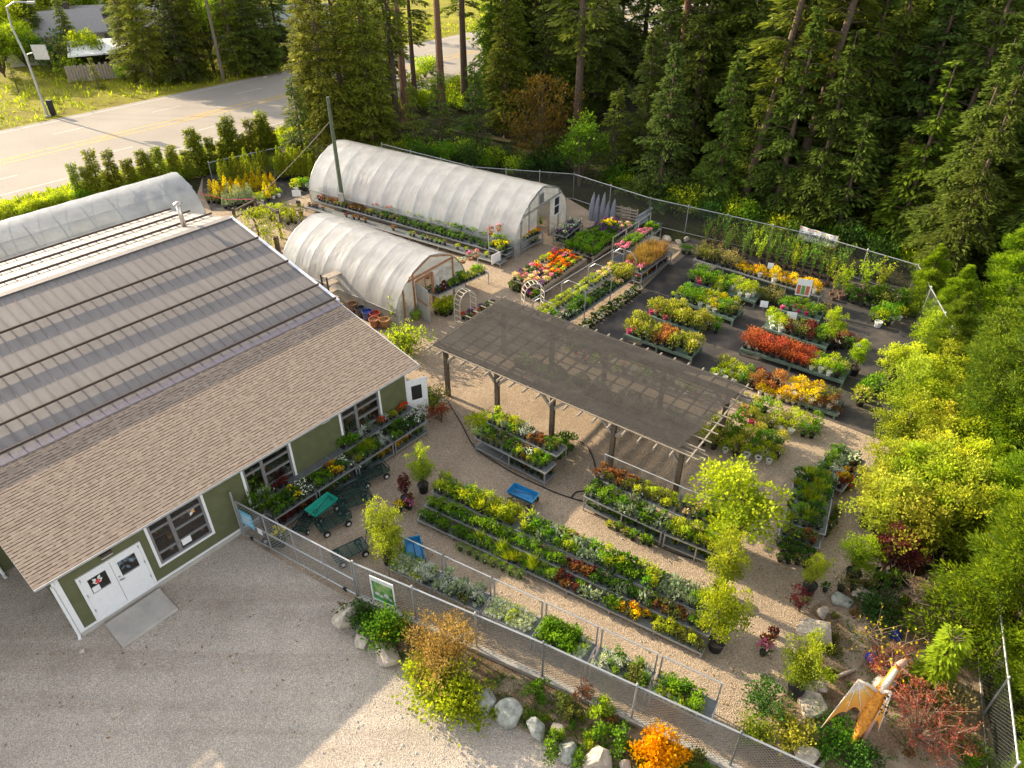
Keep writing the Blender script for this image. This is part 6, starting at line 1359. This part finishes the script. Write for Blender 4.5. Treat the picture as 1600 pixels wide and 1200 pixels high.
for px, py, m_, s, lab in ((1180, 1150, SHR('lime', 102, .7, .8), .8, 'yellow leaved shrub at the fence end of the rock garden'), (1230, 1160, SHR('mapleO', 103, .9, .8), .9, 'orange tinted yellow shrub inside the front fence corner'), (1370, 960, SHR('deep', 104, .5, 1.1, 24), 1., 'low dark green mat among the rocks'), (1300, 1160, SHR('lush', 105, .5, .9), .9, 'low green shrub below the dragon'), (1330, 1190, SHR('deep', 106, .5, .8), .9, 'dark green shrub at the picture bottom below the dragon'), (1480, 1110, SHR('scrub', 107, .9, .9), 1., 'dry brown bush beside the right fence'), (1290, 1010, SHR('olive', 108, .4, .7), .8, 'low olive plant beside the big standing boulder'), (1500, 1180, SHR('lush', 109, .6, .8), .9, 'low green plant under the cedars by the fence')):
    shrub('garden_shrub', m_, onground(px, py), s, lab)
# twiggy shrubs
def twigs(seed, h, r, n, mat, nl, L=.06):
    rs = np.random.RandomState(seed); t, c = MB(), MB(); P = []
    for k in range(n):
        a = rs.uniform(0, 6.28); q = r * rs.uniform(.4, 1); p0 = np.array([0, 0, 0.]); p1 = np.array([math.cos(a) * q * .5, math.sin(a) * q * .5, h * rs.uniform(.4, .7)]); p2 = np.array([math.cos(a) * q, math.sin(a) * q, h * rs.uniform(.6, 1)])
        t.tube([p0, p1, p2], [.025, .016, .006], 5, 0, False)
        for j in range(4):
            f = rs.uniform(.3, 1); s_ = p1 + (p2 - p1) * f; e = s_ + rs.normal(size=3) * r * .25; t.tube([s_, e], [.01, .004], 4, 0, False)
            for i in range(nl): P.append(s_ + (e - s_) * rs.uniform(.2, 1.1) + rs.normal(size=3) * .05)
    if P: c.leaves(np.array(P), unit(len(P), rs) + np.array([0, 0, .3]), L, L * .7, 0, rs=rs)
    return t.mesh('branches', [TWIG]), c.mesh('foliage', [mat])
def twigbush(m_, px, py, s, lab):
    p = G(px, py); o = tag(empty('twiggy_shrub', (p.x, p.y, 0), rng.uniform(0, 6)), lab, 'shrub'); o.scale = (s, s, s); put('branches', m_[0], parent=o)
    if len(m_[1].polygons): put('foliage', m_[1], parent=o)
twigbush(twigs(111, 1.3, 1.35, 30, LM['redtwig'], 26), 1432, 1150, .9, 'wide red brown twiggy shrub right of the dragon')
twigbush(twigs(112, 1.0, .8, 20, LM['redtwig'], 16), 1385, 1055, .9, 'small red twiggy shrub behind the dragon head')
twigbush(twigs(113, 1.4, 1.3, 34, LM['redtwig'], 0), 1452, 965, 1.0, 'bare grey brown twiggy shrub beside the right fence')
twigbush(twigs(114, 1.6, 1.2, 10, LM['gold'], 3, .1), 1372, 1040, 1.0, 'bare branching sapling with orange leaf tips behind the dragon')
# planting bed by the lot
for nm, px, py, m_, s, lab in (('leafy_shrub', 600, 996, SHR('lush', 121, 1.05, 1.0, 34, .1, .07), .95, 'dark and bright green leafy shrub below the picture sign'), ('leafy_shrub', 614, 1002, SHR('spring', 122, .9, .6, 22), 1., 'bright yellow green shrub in the middle of the dark one'), ('leafy_shrub', 570, 975, SHR('deep', 126, .75, .7, 22), .9, 'dark green shrub beside the white boulders'),
        ('laceleaf_maple', 692, 1045, broad_mesh(1.9, 1.15, .12, 44, 150, .12, .035, LM['orangeb'], 123, .34, 3), 1.0, 'spreading laceleaf maple with orange brown foliage'), ('leafy_shrub', 690, 1092, SHR('spring', 124, .9, 1.15, 36, .1, .08), 1., 'wide bright green shrub spilling over the boulders'), ('leafy_shrub', 735, 1105, SHR('spring', 125, .8, .8, 24, .1, .08), .95, 'bright green shrub right of the wide one'), ('leafy_shrub', 655, 1060, SHR('spring', 131, .8, .7, 22, .1, .08), .9, 'bright green shrub left of the wide one'),
        ('orange_maple', 1022, 1192, broad_mesh(1.05, .72, .05, 34, 170, .09, .055, LM['orange'], 127, .34, 3), 1., 'glowing orange round dwarf maple at the picture bottom')):
    shrub(nm, m_, onground(px, py), s, lab)
SM = [SHR('lush', 141, .5, .35, 9, .08, .05), SHR('olive', 142, .45, .35, 9, .08, .05), SHR('spring', 143, .6, .35, 9, .08, .06), SHR('bronze', 144, .7, .3, 8, .07, .04)]
for px, py, q, s, lab in ((838, 1085, 0, 1., 'small green shrub on the bare mulch'), (880, 1105, 1, 1., 'small olive plant between kerb and boulders'), (893, 1120, 1, .9, 'low brownish plant behind the round boulders'), (912, 1090, 3, 1.1, 'upright bronze twiggy plant at the kerb'), (938, 1118, 2, 1.1, 'upright bright green shrub against the fence kerb'), (935, 1150, 0, 1., 'spiky green plant above the round boulder'), (965, 1165, 0, 1.1, 'green plant left of the orange maple'), (858, 1178, 0, 1.0, 'green weed in front of the grey boulders'), (905, 1195, 0, .9, 'green weed at the picture bottom'), (1085, 1195, 1, 1.1, 'grassy tuft right of the orange maple'), (870, 1150, 2, .6, 'small bright plant among the boulders'), (770, 1115, 2, .7, 'small bright plant beside the wide green shrub'), (955, 1132, 3, .7, 'low bronze plant at the fence kerb')):
    shrub('small_shrub', SM[q], onground(px, py), s, lab)
r5 = random.Random(77)
for k in range(26):
    t = r5.random(); a_ = G(790, 1062).lerp(G(1120, 1205), t); b_ = G(800, 1125).lerp(G(1010, 1215), t); p = a_.lerp(b_, r5.uniform(.1, .9))
    shrub('ground_plant', SM[r5.choice([0, 0, 1, 2])], p, r5.uniform(.35, .75), 'low leafy plant scattered over the mulch of the planting bed', 'plant', 'low plants of the planting bed')
for k in range(34):
    p = G(r5.uniform(1240, 1470), r5.uniform(940, 1190)); shrub('ground_plant', SM[r5.choice([0, 1, 1, 2, 3])], p, r5.uniform(.3, .7), 'low scrubby plant scattered through the rock garden', 'plant', 'low plants of the rock garden')

# boulders
def boulder(px, py, r, lab, m_=ROCK, sq=.7, seed=0, sx=1.):
    rs = np.random.RandomState(seed + int(px)); bm_ = bpy.data.meshes.new('boulder'); import bmesh
    b_ = bmesh.new(); bmesh.ops.create_icosphere(b_, subdivisions=3, radius=1)
    ax = [(unit(1, rs)[0], rs.uniform(.42, .8)) for _ in range(13)]; ph = rs.uniform(0, 6, 6)
    for v in b_.verts:
        c = np.array(v.co)
        for a_, d_ in ax:
            e = c.dot(a_) - d_
            if e > 0: c = c - a_ * e * .93
        c = c * (1 + .05 * math.sin(3 * c[0] + ph[0]) * math.sin(4 * c[1] + ph[1]) + .025 * math.sin(9 * c[2] + ph[2]) * math.sin(8 * c[0] + ph[3]))
        v.co = (c[0] * r * sx, c[1] * r, c[2] * r * sq)
    b_.to_mesh(bm_); b_.free(); bm_.materials.append(m_)
    for p_ in bm_.polygons: p_.use_smooth = True
    bm_.set_sharp_from_angle(angle=rad(24))
    p = G(px, py); o = put('boulder', bm_, (p.x, p.y, r * sq * .45), rs.uniform(0, 6)); tag(o, lab, 'boulder')
for a_ in ((541, 972, .48, 'tall pale flat faced boulder at the corner of the planting bed', ROCK, 1.0), (552, 948, .3, 'pale small boulder behind the tall corner one', ROCK, .8), (565, 1006, .36, 'low pale boulder between two larger ones', ROCK, .7), (605, 1022, .55, 'large pale flat topped boulder beside the wide shrub', ROCK, .8), (662, 1058, .3, 'grey boulder half hidden in the green shrub', ROCK2, .7), (758, 1103, .42, 'grey boulder at the right edge of the wide shrub', ROCK2, .8), (794, 1122, .45, 'grey green pointed boulder beside the lot', ROCK2, .95), (838, 1142, .42, 'grey boulder mottled with white patches', ROCK2, .8), (868, 1142, .24, 'small brownish boulder behind the mottled one', ROCK, .8), (890, 1178, .38, 'blocky grey boulder left of the round tan one', ROCK2, .8), (934, 1188, .5, 'smooth round tan boulder left of the orange maple', ROCK, .85), (975, 1200, .25, 'small pale boulder at the picture bottom', ROCK, .8),
           (1275, 995, .62, 'large pale tapering boulder at the gravel edge of the rock garden', ROCK, .9), (1284, 960, .26, 'small tan boulder above the large tapering one', ROCK, .8), (1262, 1082, .38, 'tan boulder beside the golden potted tree', ROCK, .8), (1278, 1078, .3, 'brown boulder leaning on the tan one', ROCK, .9), (1268, 1112, .52, 'broad pale boulder left of the dragon wing', ROCK, .75), (1262, 1185, .4, 'flat grey boulder near the front fence corner', ROCK, .6), (1345, 930, .45, 'long flat stone at the top of the rock garden', ROCK, .4), (1315, 940, .4, 'low grey stone at the top of the rock garden', ROCK2, .5), (1380, 1070, .4, 'round brown boulder behind the dragon', ROCK, .8),
           (1042, 376, .35, 'white rock at the corner of the black fabric', ROCK, .8), (1060, 380, .3, 'tan rock beside the white one at the fabric corner', ROCK, .8), (1072, 376, .25, 'small pale rock nearest the fence at the fabric corner', ROCK, .8), (128, 1018, .12, 'small lone stone on the lot near the downspout', ROCK, .8)): boulder(*a_)
for px, py, lab in ((1352, 1028, 'broken blue pot lying left of the bare sapling'), (1402, 1005, 'tilted blue pot behind the bare sapling')):
    p = G(px, py); mb = MB(); mb.lathe([(.1, 0), (.17, .12), (.2, .3), (.18, .3), (.15, .12), (0, .03)], 14); o = mb.build('blue_pot', pm('cobalt_glaze', (.01, .04, .30), .2, var=.2, spec=.6), loc=(p.x, p.y, .12)); o.rotation_euler = (rad(70), 0, rad(40 if px < 1380 else 200)); tag(o, lab, 'pot')
for A_, B_, lab in (((1305, 1060), (1335, 1048), 'short pale log on the ground left of the dragon'), ((1280, 1200), (1312, 1160), 'long thin log near the front fence corner'), ((1488, 960), (1478, 1040), 'thin pole lying beside the right fence')):
    a, c = G(*A_), G(*B_); mb = MB(); mb.tube([(a.x, a.y, .06), (c.x, c.y, .08)], [.06, .045], 8); o = mb.build('log', GREYWOOD); tag(o, lab, 'log')

# ------------------------------------------------------------------ dragon sculpture
dc = G(1352, 1120); DZ = .9
dr = tag(empty('dragon_statue', (dc.x, dc.y, 0), 0), 'orange and white winged dragon statue with spread wing in the rock garden', 'statue')
DOR = pm('dragon_ochre', (.60, .235, .02), .6, var=.5, scale=11, bump=.9, bscale=22); DWH = pm('dragon_cream', (.62, .52, .42), .55, var=.15); DPK = pm('dragon_pink', (.5, .27, .2), .6, var=.2)
m, nt_, b = newmat('dragon_wing'); tc = N(nt_, 'ShaderNodeTexCoord'); at = N(nt_, 'ShaderNodeAttribute', attribute_name='tint')
nt_.links.new(ramp(nt_, at.outputs['Fac'], [(0, (.72, .66, .6)), (.38, (.74, .68, .6)), (.48, (.8, .42, .03)), (1, (.72, .26, .01))]), b.inputs['Base Color']); b.inputs['Roughness'].default_value = .45
tl = N(nt_, 'ShaderNodeBsdfTranslucent'); tl.inputs[0].default_value = (.8, .5, .2, 1); ms = N(nt_, 'ShaderNodeMixShader'); ms.inputs[0].default_value = .3
nt_.links.new(b.outputs[0], ms.inputs[1]); nt_.links.new(tl.outputs[0], ms.inputs[2]); nt_.links.new(ms.outputs[0], nt_.nodes['Material Output'].inputs[0]); DWING = m
def DP(px, py, z): q = G(px, py, z); return (q.x - dc.x, q.y - dc.y, z)
sh_ = DP(1374, 1084, 1.35); hip = DP(1358, 1112, 1.05)
# body: head, neck, trunk, tail in one skin
ctr = [DP(1404, 1040, 1.75), DP(1399, 1047, 1.75), DP(1390, 1060, 1.6), DP(1380, 1075, 1.42), DP(1372, 1088, 1.3), DP(1362, 1105, 1.1), DP(1350, 1128, .75), DP(1338, 1150, .45), DP(1322, 1176, .12)]
mb = MB(); mb.tube(ctr, [.04, .11, .10, .14, .2, .2, .155, .09, .015], 14); body = mb.build('body', DOR, dr, True)
mb = MB(); mb.tube([DP(1401, 1046, 1.83), DP(1391, 1060, 1.69), DP(1381, 1074, 1.54), DP(1376, 1082, 1.5)], [.06, .07, .08, .03], 8); mb.build('neck_crest', DWH, body, True)
mb = MB()
for i in range(7):
    a = Vector(DP(1372 - i * 6.5, 1086 + i * 12.5, 1.56 - i * .19)); mb.lathe([(.03, -.06), (0, .09)], 6, a)
mb.build('back_spines', DOR, body)
mb = MB(); mb.tube([DP(1403, 1041, 1.76), DP(1412, 1034, 1.72), DP(1420, 1030, 1.68)], [.1, .08, .02], 8); mb.tube([DP(1402, 1041, 1.84), DP(1398, 1034, 1.98)], [.03, .005], 6); mb.tube([DP(1406, 1042, 1.84), DP(1406, 1035, 1.98)], [.03, .005], 6); mb.build('head', DPK, dr, True)
def wing(name, root_pt, wrist, tips, spot=False):
    mb = MB(); R0, Wr = Vector(root_pt), Vector(wrist); T_ = [Vector(t) for t in tips]
    n = 10; rows = []
    for a, c in zip(T_[:-1], T_[1:]):
        for i in range(n):
            rows.append([]); f0, f1 = i / n, (i + 1) / n
            def edge_(f): return a.lerp(c, f) + (Wr - (a + c) / 2) * .13 * math.sin(PI * f)
            e0, e1 = edge_(f0), edge_(f1)
            for j in range(8):
                g0, g1 = j / 8, (j + 1) / 8; bul = Vector((0, 0, .05))
                def pt(e, g, f): return Wr.lerp(e, g) + bul * math.sin(PI * f) * g
                mb.face([pt(e0, g0, f0), pt(e1, g0, f1), pt(e1, g1, f1), pt(e0, g1, f0)], 0, min(1, (g0 + g1) / 2 * 1.05))
    wgo = mb.build(name, DWING, dr, True)
    mb = MB(); mb.tube([R0, R0.lerp(Wr, .5) + Vector((0, 0, .08)), Wr], [.07, .05, .04], 7)
    for t in T_: mb.tube([Wr, Wr.lerp(t, .5) + Vector((0, 0, .03)), t], [.022, .016, .006], 6)
    mb.build('wing_bone', DWH, wgo, True)
    return wgo
wing('wing', sh_, DP(1341, 1063, 1.75), [DP(1283, 1137, .7), DP(1322, 1113, 1.05), DP(1345, 1113, 1.1), DP(1368, 1100, 1.2), DP(1372, 1082, 1.4)])
w2 = wing('wing', sh_, DP(1393, 1082, 1.7), [DP(1372, 1143, .8), DP(1364, 1128, .95), DP(1376, 1100, 1.25)])
mb = MB(); r2 = random.Random(5); a_, b__ = Vector(DP(1390, 1088, 1.68)), Vector(DP(1374, 1120, 1.12))
for k in range(24):
    c = a_.lerp(b__, r2.random()) + Vector((r2.uniform(-.12, .12), r2.uniform(-.05, .05), .05)); q = r2.uniform(.015, .035); mb.lathe([(q, 0), (q, .01)], 6, c)
mb.build('wing_spots', BLACKP, w2)
for (a, c, e) in ((DP(1362, 1105, 1.0), DP(1345, 1118, .5), DP(1340, 1128, .02)), (DP(1368, 1112, .95), DP(1352, 1145, .45), DP(1348, 1155, .02))):
    mb = MB(); mb.tube([a, c, e, (e[0] - .05, e[1] - .16, .03)], [.12, .08, .05, .03], 9); mb.build('leg', DPK, dr, True)

# ------------------------------------------------------------------ big cedars along the right edge
def cedar_big(h, R_, n, seed, mat):
    """soft layered cedar: limbs ending in fans of fine sprays"""
    rs = np.random.RandomState(seed); tb, cb_ = MB(), MB(); tb.tube([(0, 0, -.1), (0, 0, h * .5), (0, 0, h)], [.2, .12, .02], 9)
    for k in range(n):
        t = (k + rs.uniform(0, 1)) / n; a = rs.uniform(0, 6.28); z = h * (.04 + .96 * t); l = max(.2, R_ * (1 - t) ** .7 * rs.uniform(.65, 1.1))
        d = np.array([math.cos(a), math.sin(a), 0]); e = d * l + np.array([0, 0, z + .18 * l])
        tb.tube([(0, 0, z - .1 * l), tuple(d * l * .6 + np.array([0, 0, z + .1 * l])), tuple(e)], [.03, .02, .008], 4, 0, False)
        for j in range(4):
            c = d * l * rs.uniform(.55, 1.0) + np.array([0, 0, z + .12 * l]) + rs.normal(size=3) * l * .13; r = .16 + .17 * l
            m_ = 170; u = unit(m_, rs); P = c + u * np.array([r, r, r * .55]) * rs.uniform(.3, 1, (m_, 1)); Dn = u * .6 + d * .8 + np.array([0, 0, .35]) + rs.normal(size=(m_, 3)) * .35
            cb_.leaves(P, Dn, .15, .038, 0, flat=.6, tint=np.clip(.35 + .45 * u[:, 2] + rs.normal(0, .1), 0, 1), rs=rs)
    return tb.mesh('trunk', [TRUNK]), cb_.mesh('crown', [mat])
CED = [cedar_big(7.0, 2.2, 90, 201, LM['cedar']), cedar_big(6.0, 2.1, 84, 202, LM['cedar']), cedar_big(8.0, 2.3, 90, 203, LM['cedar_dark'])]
for px, py, q, s, lab in ((1595, 560, 2, 1.0, 'dark green cedar at the right behind the top of the maple row'), (1590, 430, 1, 1.0, 'pale green cedar tip at the right edge below the wood'), (1600, 620, 2, 1.1, 'dark cedar at the right edge below the pale tip'), (1590, 690, 0, .85, 'mid green cedar against the middle of the right fence'), (1640, 780, 0, 1.0, 'broad yellow green cedar at the right edge, level with the grass table'),
        (1590, 845, 1, .75, 'yellow green cedar pushing over the fence behind the red maple'), (1650, 900, 0, .9, 'large yellow green cedar overhanging the right fence'), (1680, 1000, 1, .85, 'yellow green cedar above the fence brace at the right edge'), (1690, 1090, 1, .75, 'yellow green cedar beside the fence brace'), (1670, 1200, 0, .55, 'lowest yellow green cedar near the picture corner'), (1620, 1225, 1, .35, 'small yellow green cedar at the bottom of the right fence'), (1492, 475, 1, .62, 'soft green cedar in the far corner by the fence end'), (1640, 900, 0, 1.1, 'tall cedar leaning in from beyond the right edge'), (1540, 765, 1, .6, 'low yellow green cedar at the fence between the maples'), (1452, 440, 1, .6, 'small cedar at the fence corner nearest the wood'), (1480, 545, 2, .62, 'dark small cedar pressed on the fence above the maples')):
    hh = (7.0, 6.0, 8.0)[q] * s * .45; p = G(px, py, hh)
    tree('cedar_tree', CED[q], (p.x, p.y), s, lab)

# ------------------------------------------------------------------ loose stones, fallen leaves and weeds on the ground
def scatter(name, polys, n, mk, mats, seed):
    rs = random.Random(seed); mb = MB(); k = 0
    while k < n:
        P = rs.choice(polys); a = rs.random(); b = rs.random()
        q = P[0].lerp(P[1], a).lerp(P[3].lerp(P[2], a), b); mk(mb, q, rs); k += 1
    return tag(mb.build(name, mats), kind='stuff')
def pebble(mb, q, rs):
    r = rs.uniform(.012, .03) if rs.random() < .96 else rs.uniform(.03, .06); a = rs.uniform(0, 6); vs = []
    for i in range(5): t = a + i * 1.257; vs.append((q.x + r * math.cos(t) * rs.uniform(.7, 1.1), q.y + r * math.sin(t) * rs.uniform(.7, 1.1), .0))
    vs.append((q.x, q.y, r * .75)); mb.add(vs, [(i, (i + 1) % 5, 5) for i in range(5)], rs.choice([0, 0, 1, 1, 1]))
STN = [pm('loose_stone', (.46, .40, .34), .95, var=.3), pm('loose_stone_grey', (.36, .35, .33), .95, var=.3), pm('loose_stone_dark', (.2, .165, .13), .95, var=.3)]
lotq = [P2((-40, 1240), (560, 1240), (560, 950), (60, 900)), P2((560, 1240), (960, 1240), (720, 1060), (480, 930))]
yardq = [P2((600, 760), (1200, 1080), (1320, 900), (700, 600)), P2((560, 900), (1120, 1140), (1230, 1060), (640, 780)), P2((1180, 900), (1330, 900), (1400, 700), (1240, 700))]
scatter('loose_gravel', lotq, 3600, pebble, STN, 3)
scatter('loose_gravel', yardq, 2600, pebble, STN, 4)
def leaflitter(mb, q, rs):
    r = rs.uniform(.03, .06); a = rs.uniform(0, 6); c, d = math.cos(a) * r, math.sin(a) * r
    mb.face([(q.x - c, q.y - d, .012), (q.x + d * .5, q.y - c * .5, .02), (q.x + c, q.y + d, .03), (q.x - d * .5, q.y + c * .5, .016)], rs.choice([0, 1]))
scatter('fallen_leaves', yardq + lotq[:1] + [P2((560, 960), (1100, 1180), (960, 1200), (640, 1040)), P2((1200, 1180), (1480, 1180), (1480, 920), (1300, 950))], 1100, leaflitter, [pm('brown_leaf', (.2, .12, .05), .9), pm('tan_leaf', (.36, .27, .13), .9)], 5)
def weed(mb, q, rs):
    n = 7; P = np.array([[q.x, q.y, 0]] * n) + nr.normal(size=(n, 3)) * np.array([.05, .05, 0]); mb.leaves(P, nr.normal(size=(n, 3)) * .5 + np.array([0, 0, .8]), rs.uniform(.06, .16), .03)
scatter('weeds', [P2((530, 945), (850, 1075), (760, 1110), (600, 1020)), P2((850, 1080), (1150, 1195), (1000, 1220), (800, 1130)), P2((1210, 1190), (1480, 1190), (1480, 930), (1300, 960))], 1000, weed, [LM['lush']], 6)
scatter('verge_grass', [[RP(-70, RWID + .5), RP(70, RWID + .5), RP(70, RWID + 22), RP(-70, RWID + 22)], [RP(-20, -3.4), RP(60, -3.4), RP(60, -.4), RP(-20, -.4)]], 5000, lambda mb, q, rs: mb.leaves(np.array([[q.x, q.y, 0]] * 4) + nr.normal(size=(4, 3)) * np.array([.3, .3, 0]), nr.normal(size=(4, 3)) * .4 + np.array([0, 0, .8]), rs.uniform(.25, .6), .14), [LM['grassb']], 7)

for px, py, w_, h_, z, lab, mt in ((1253, 462, .75, .9, .75, 'picture card on the yellow shrub rack', 'pic'), (1236, 498, .5, .32, .45, 'white card on the short bench of pink pots', 'w'), (1193, 480, .4, .3, .3, 'small tilted white card among brown shrubs', 'w'), (1156, 442, .55, .3, .5, 'pink label card below the steel rack', 'p'), (1203, 420, .3, .3, .8, 'small white card above the yellow rack', 'w')):
    p = G(px, py, z); mb = MB(); mb.add([(-w_ / 2, 0, z), (w_ / 2, 0, z), (w_ / 2, .15, z + h_), (-w_ / 2, .15, z + h_)], [(0, 1, 2, 3)]); mb.bar((0, .03, 0), (0, .03, z + .1), .025, None, 1)
    if mt == 'pic':
        for i in range(3): mb.add([(-w_ / 2 + .05 + i * .22, -.004, z + .08), (-w_ / 2 + .23 + i * .22, -.004, z + .08), (-w_ / 2 + .23 + i * .22, .085, z + .55), (-w_ / 2 + .05 + i * .22, .085, z + .55)], [(0, 1, 2, 3)], 2 + i % 2)
    o = mb.build('price_card', [pm('pink_card', (.6, .15, .38)) if mt == 'p' else WHITE, STEEL, pm('card_red', (.5, .12, .06)), pm('card_green', (.12, .28, .06))], loc=(p.x, p.y, 0), rz=rad(-18)); tag(o, lab, 'sign')
def hose(label, pp):
    q = [G(*a_) for a_ in pp]; out = []
    for i in range(len(q) - 1):
        a_, b_, c_, d_ = q[max(i - 1, 0)], q[i], q[i + 1], q[min(i + 2, len(q) - 1)]
        for k in range(6):
            t = k / 6; v = .5 * ((2 * b_) + (-a_ + c_) * t + (2 * a_ - 5 * b_ + 4 * c_ - d_) * t * t + (-a_ + 3 * b_ - 3 * c_ + d_) * t ** 3); out.append((v.x, v.y, .035))
    mb = MB(); mb.tube(out, .024, 6); o = mb.build('garden_hose', BLACKP); tag(o, label, 'hose')
hose('long black garden hose lying across the gravel before the pergola benches', ((700, 628), (722, 665), (742, 700), (780, 727), (812, 745), (862, 768), (896, 780), (930, 790), (965, 810), (1000, 838), (1045, 862), (1088, 876)))
hose('short looped black hose between the two pergola benches', ((893, 778), (900, 770), (915, 766), (930, 748), (928, 722), (918, 700), (905, 690)))

for k in range(14):
    q = Vector((pk[0], pk[1], 0)) + Vector((ga.x, ga.y, 0)) * (1.2 + (k // 2) * 1.3) + Vector((-ga.y, ga.x, 0)) * (-1.4 if k % 2 else 1.5)
    plant('lushbig', q.x, q.y, .02, 'standing inside the large greenhouse doorway', 2.2, False)
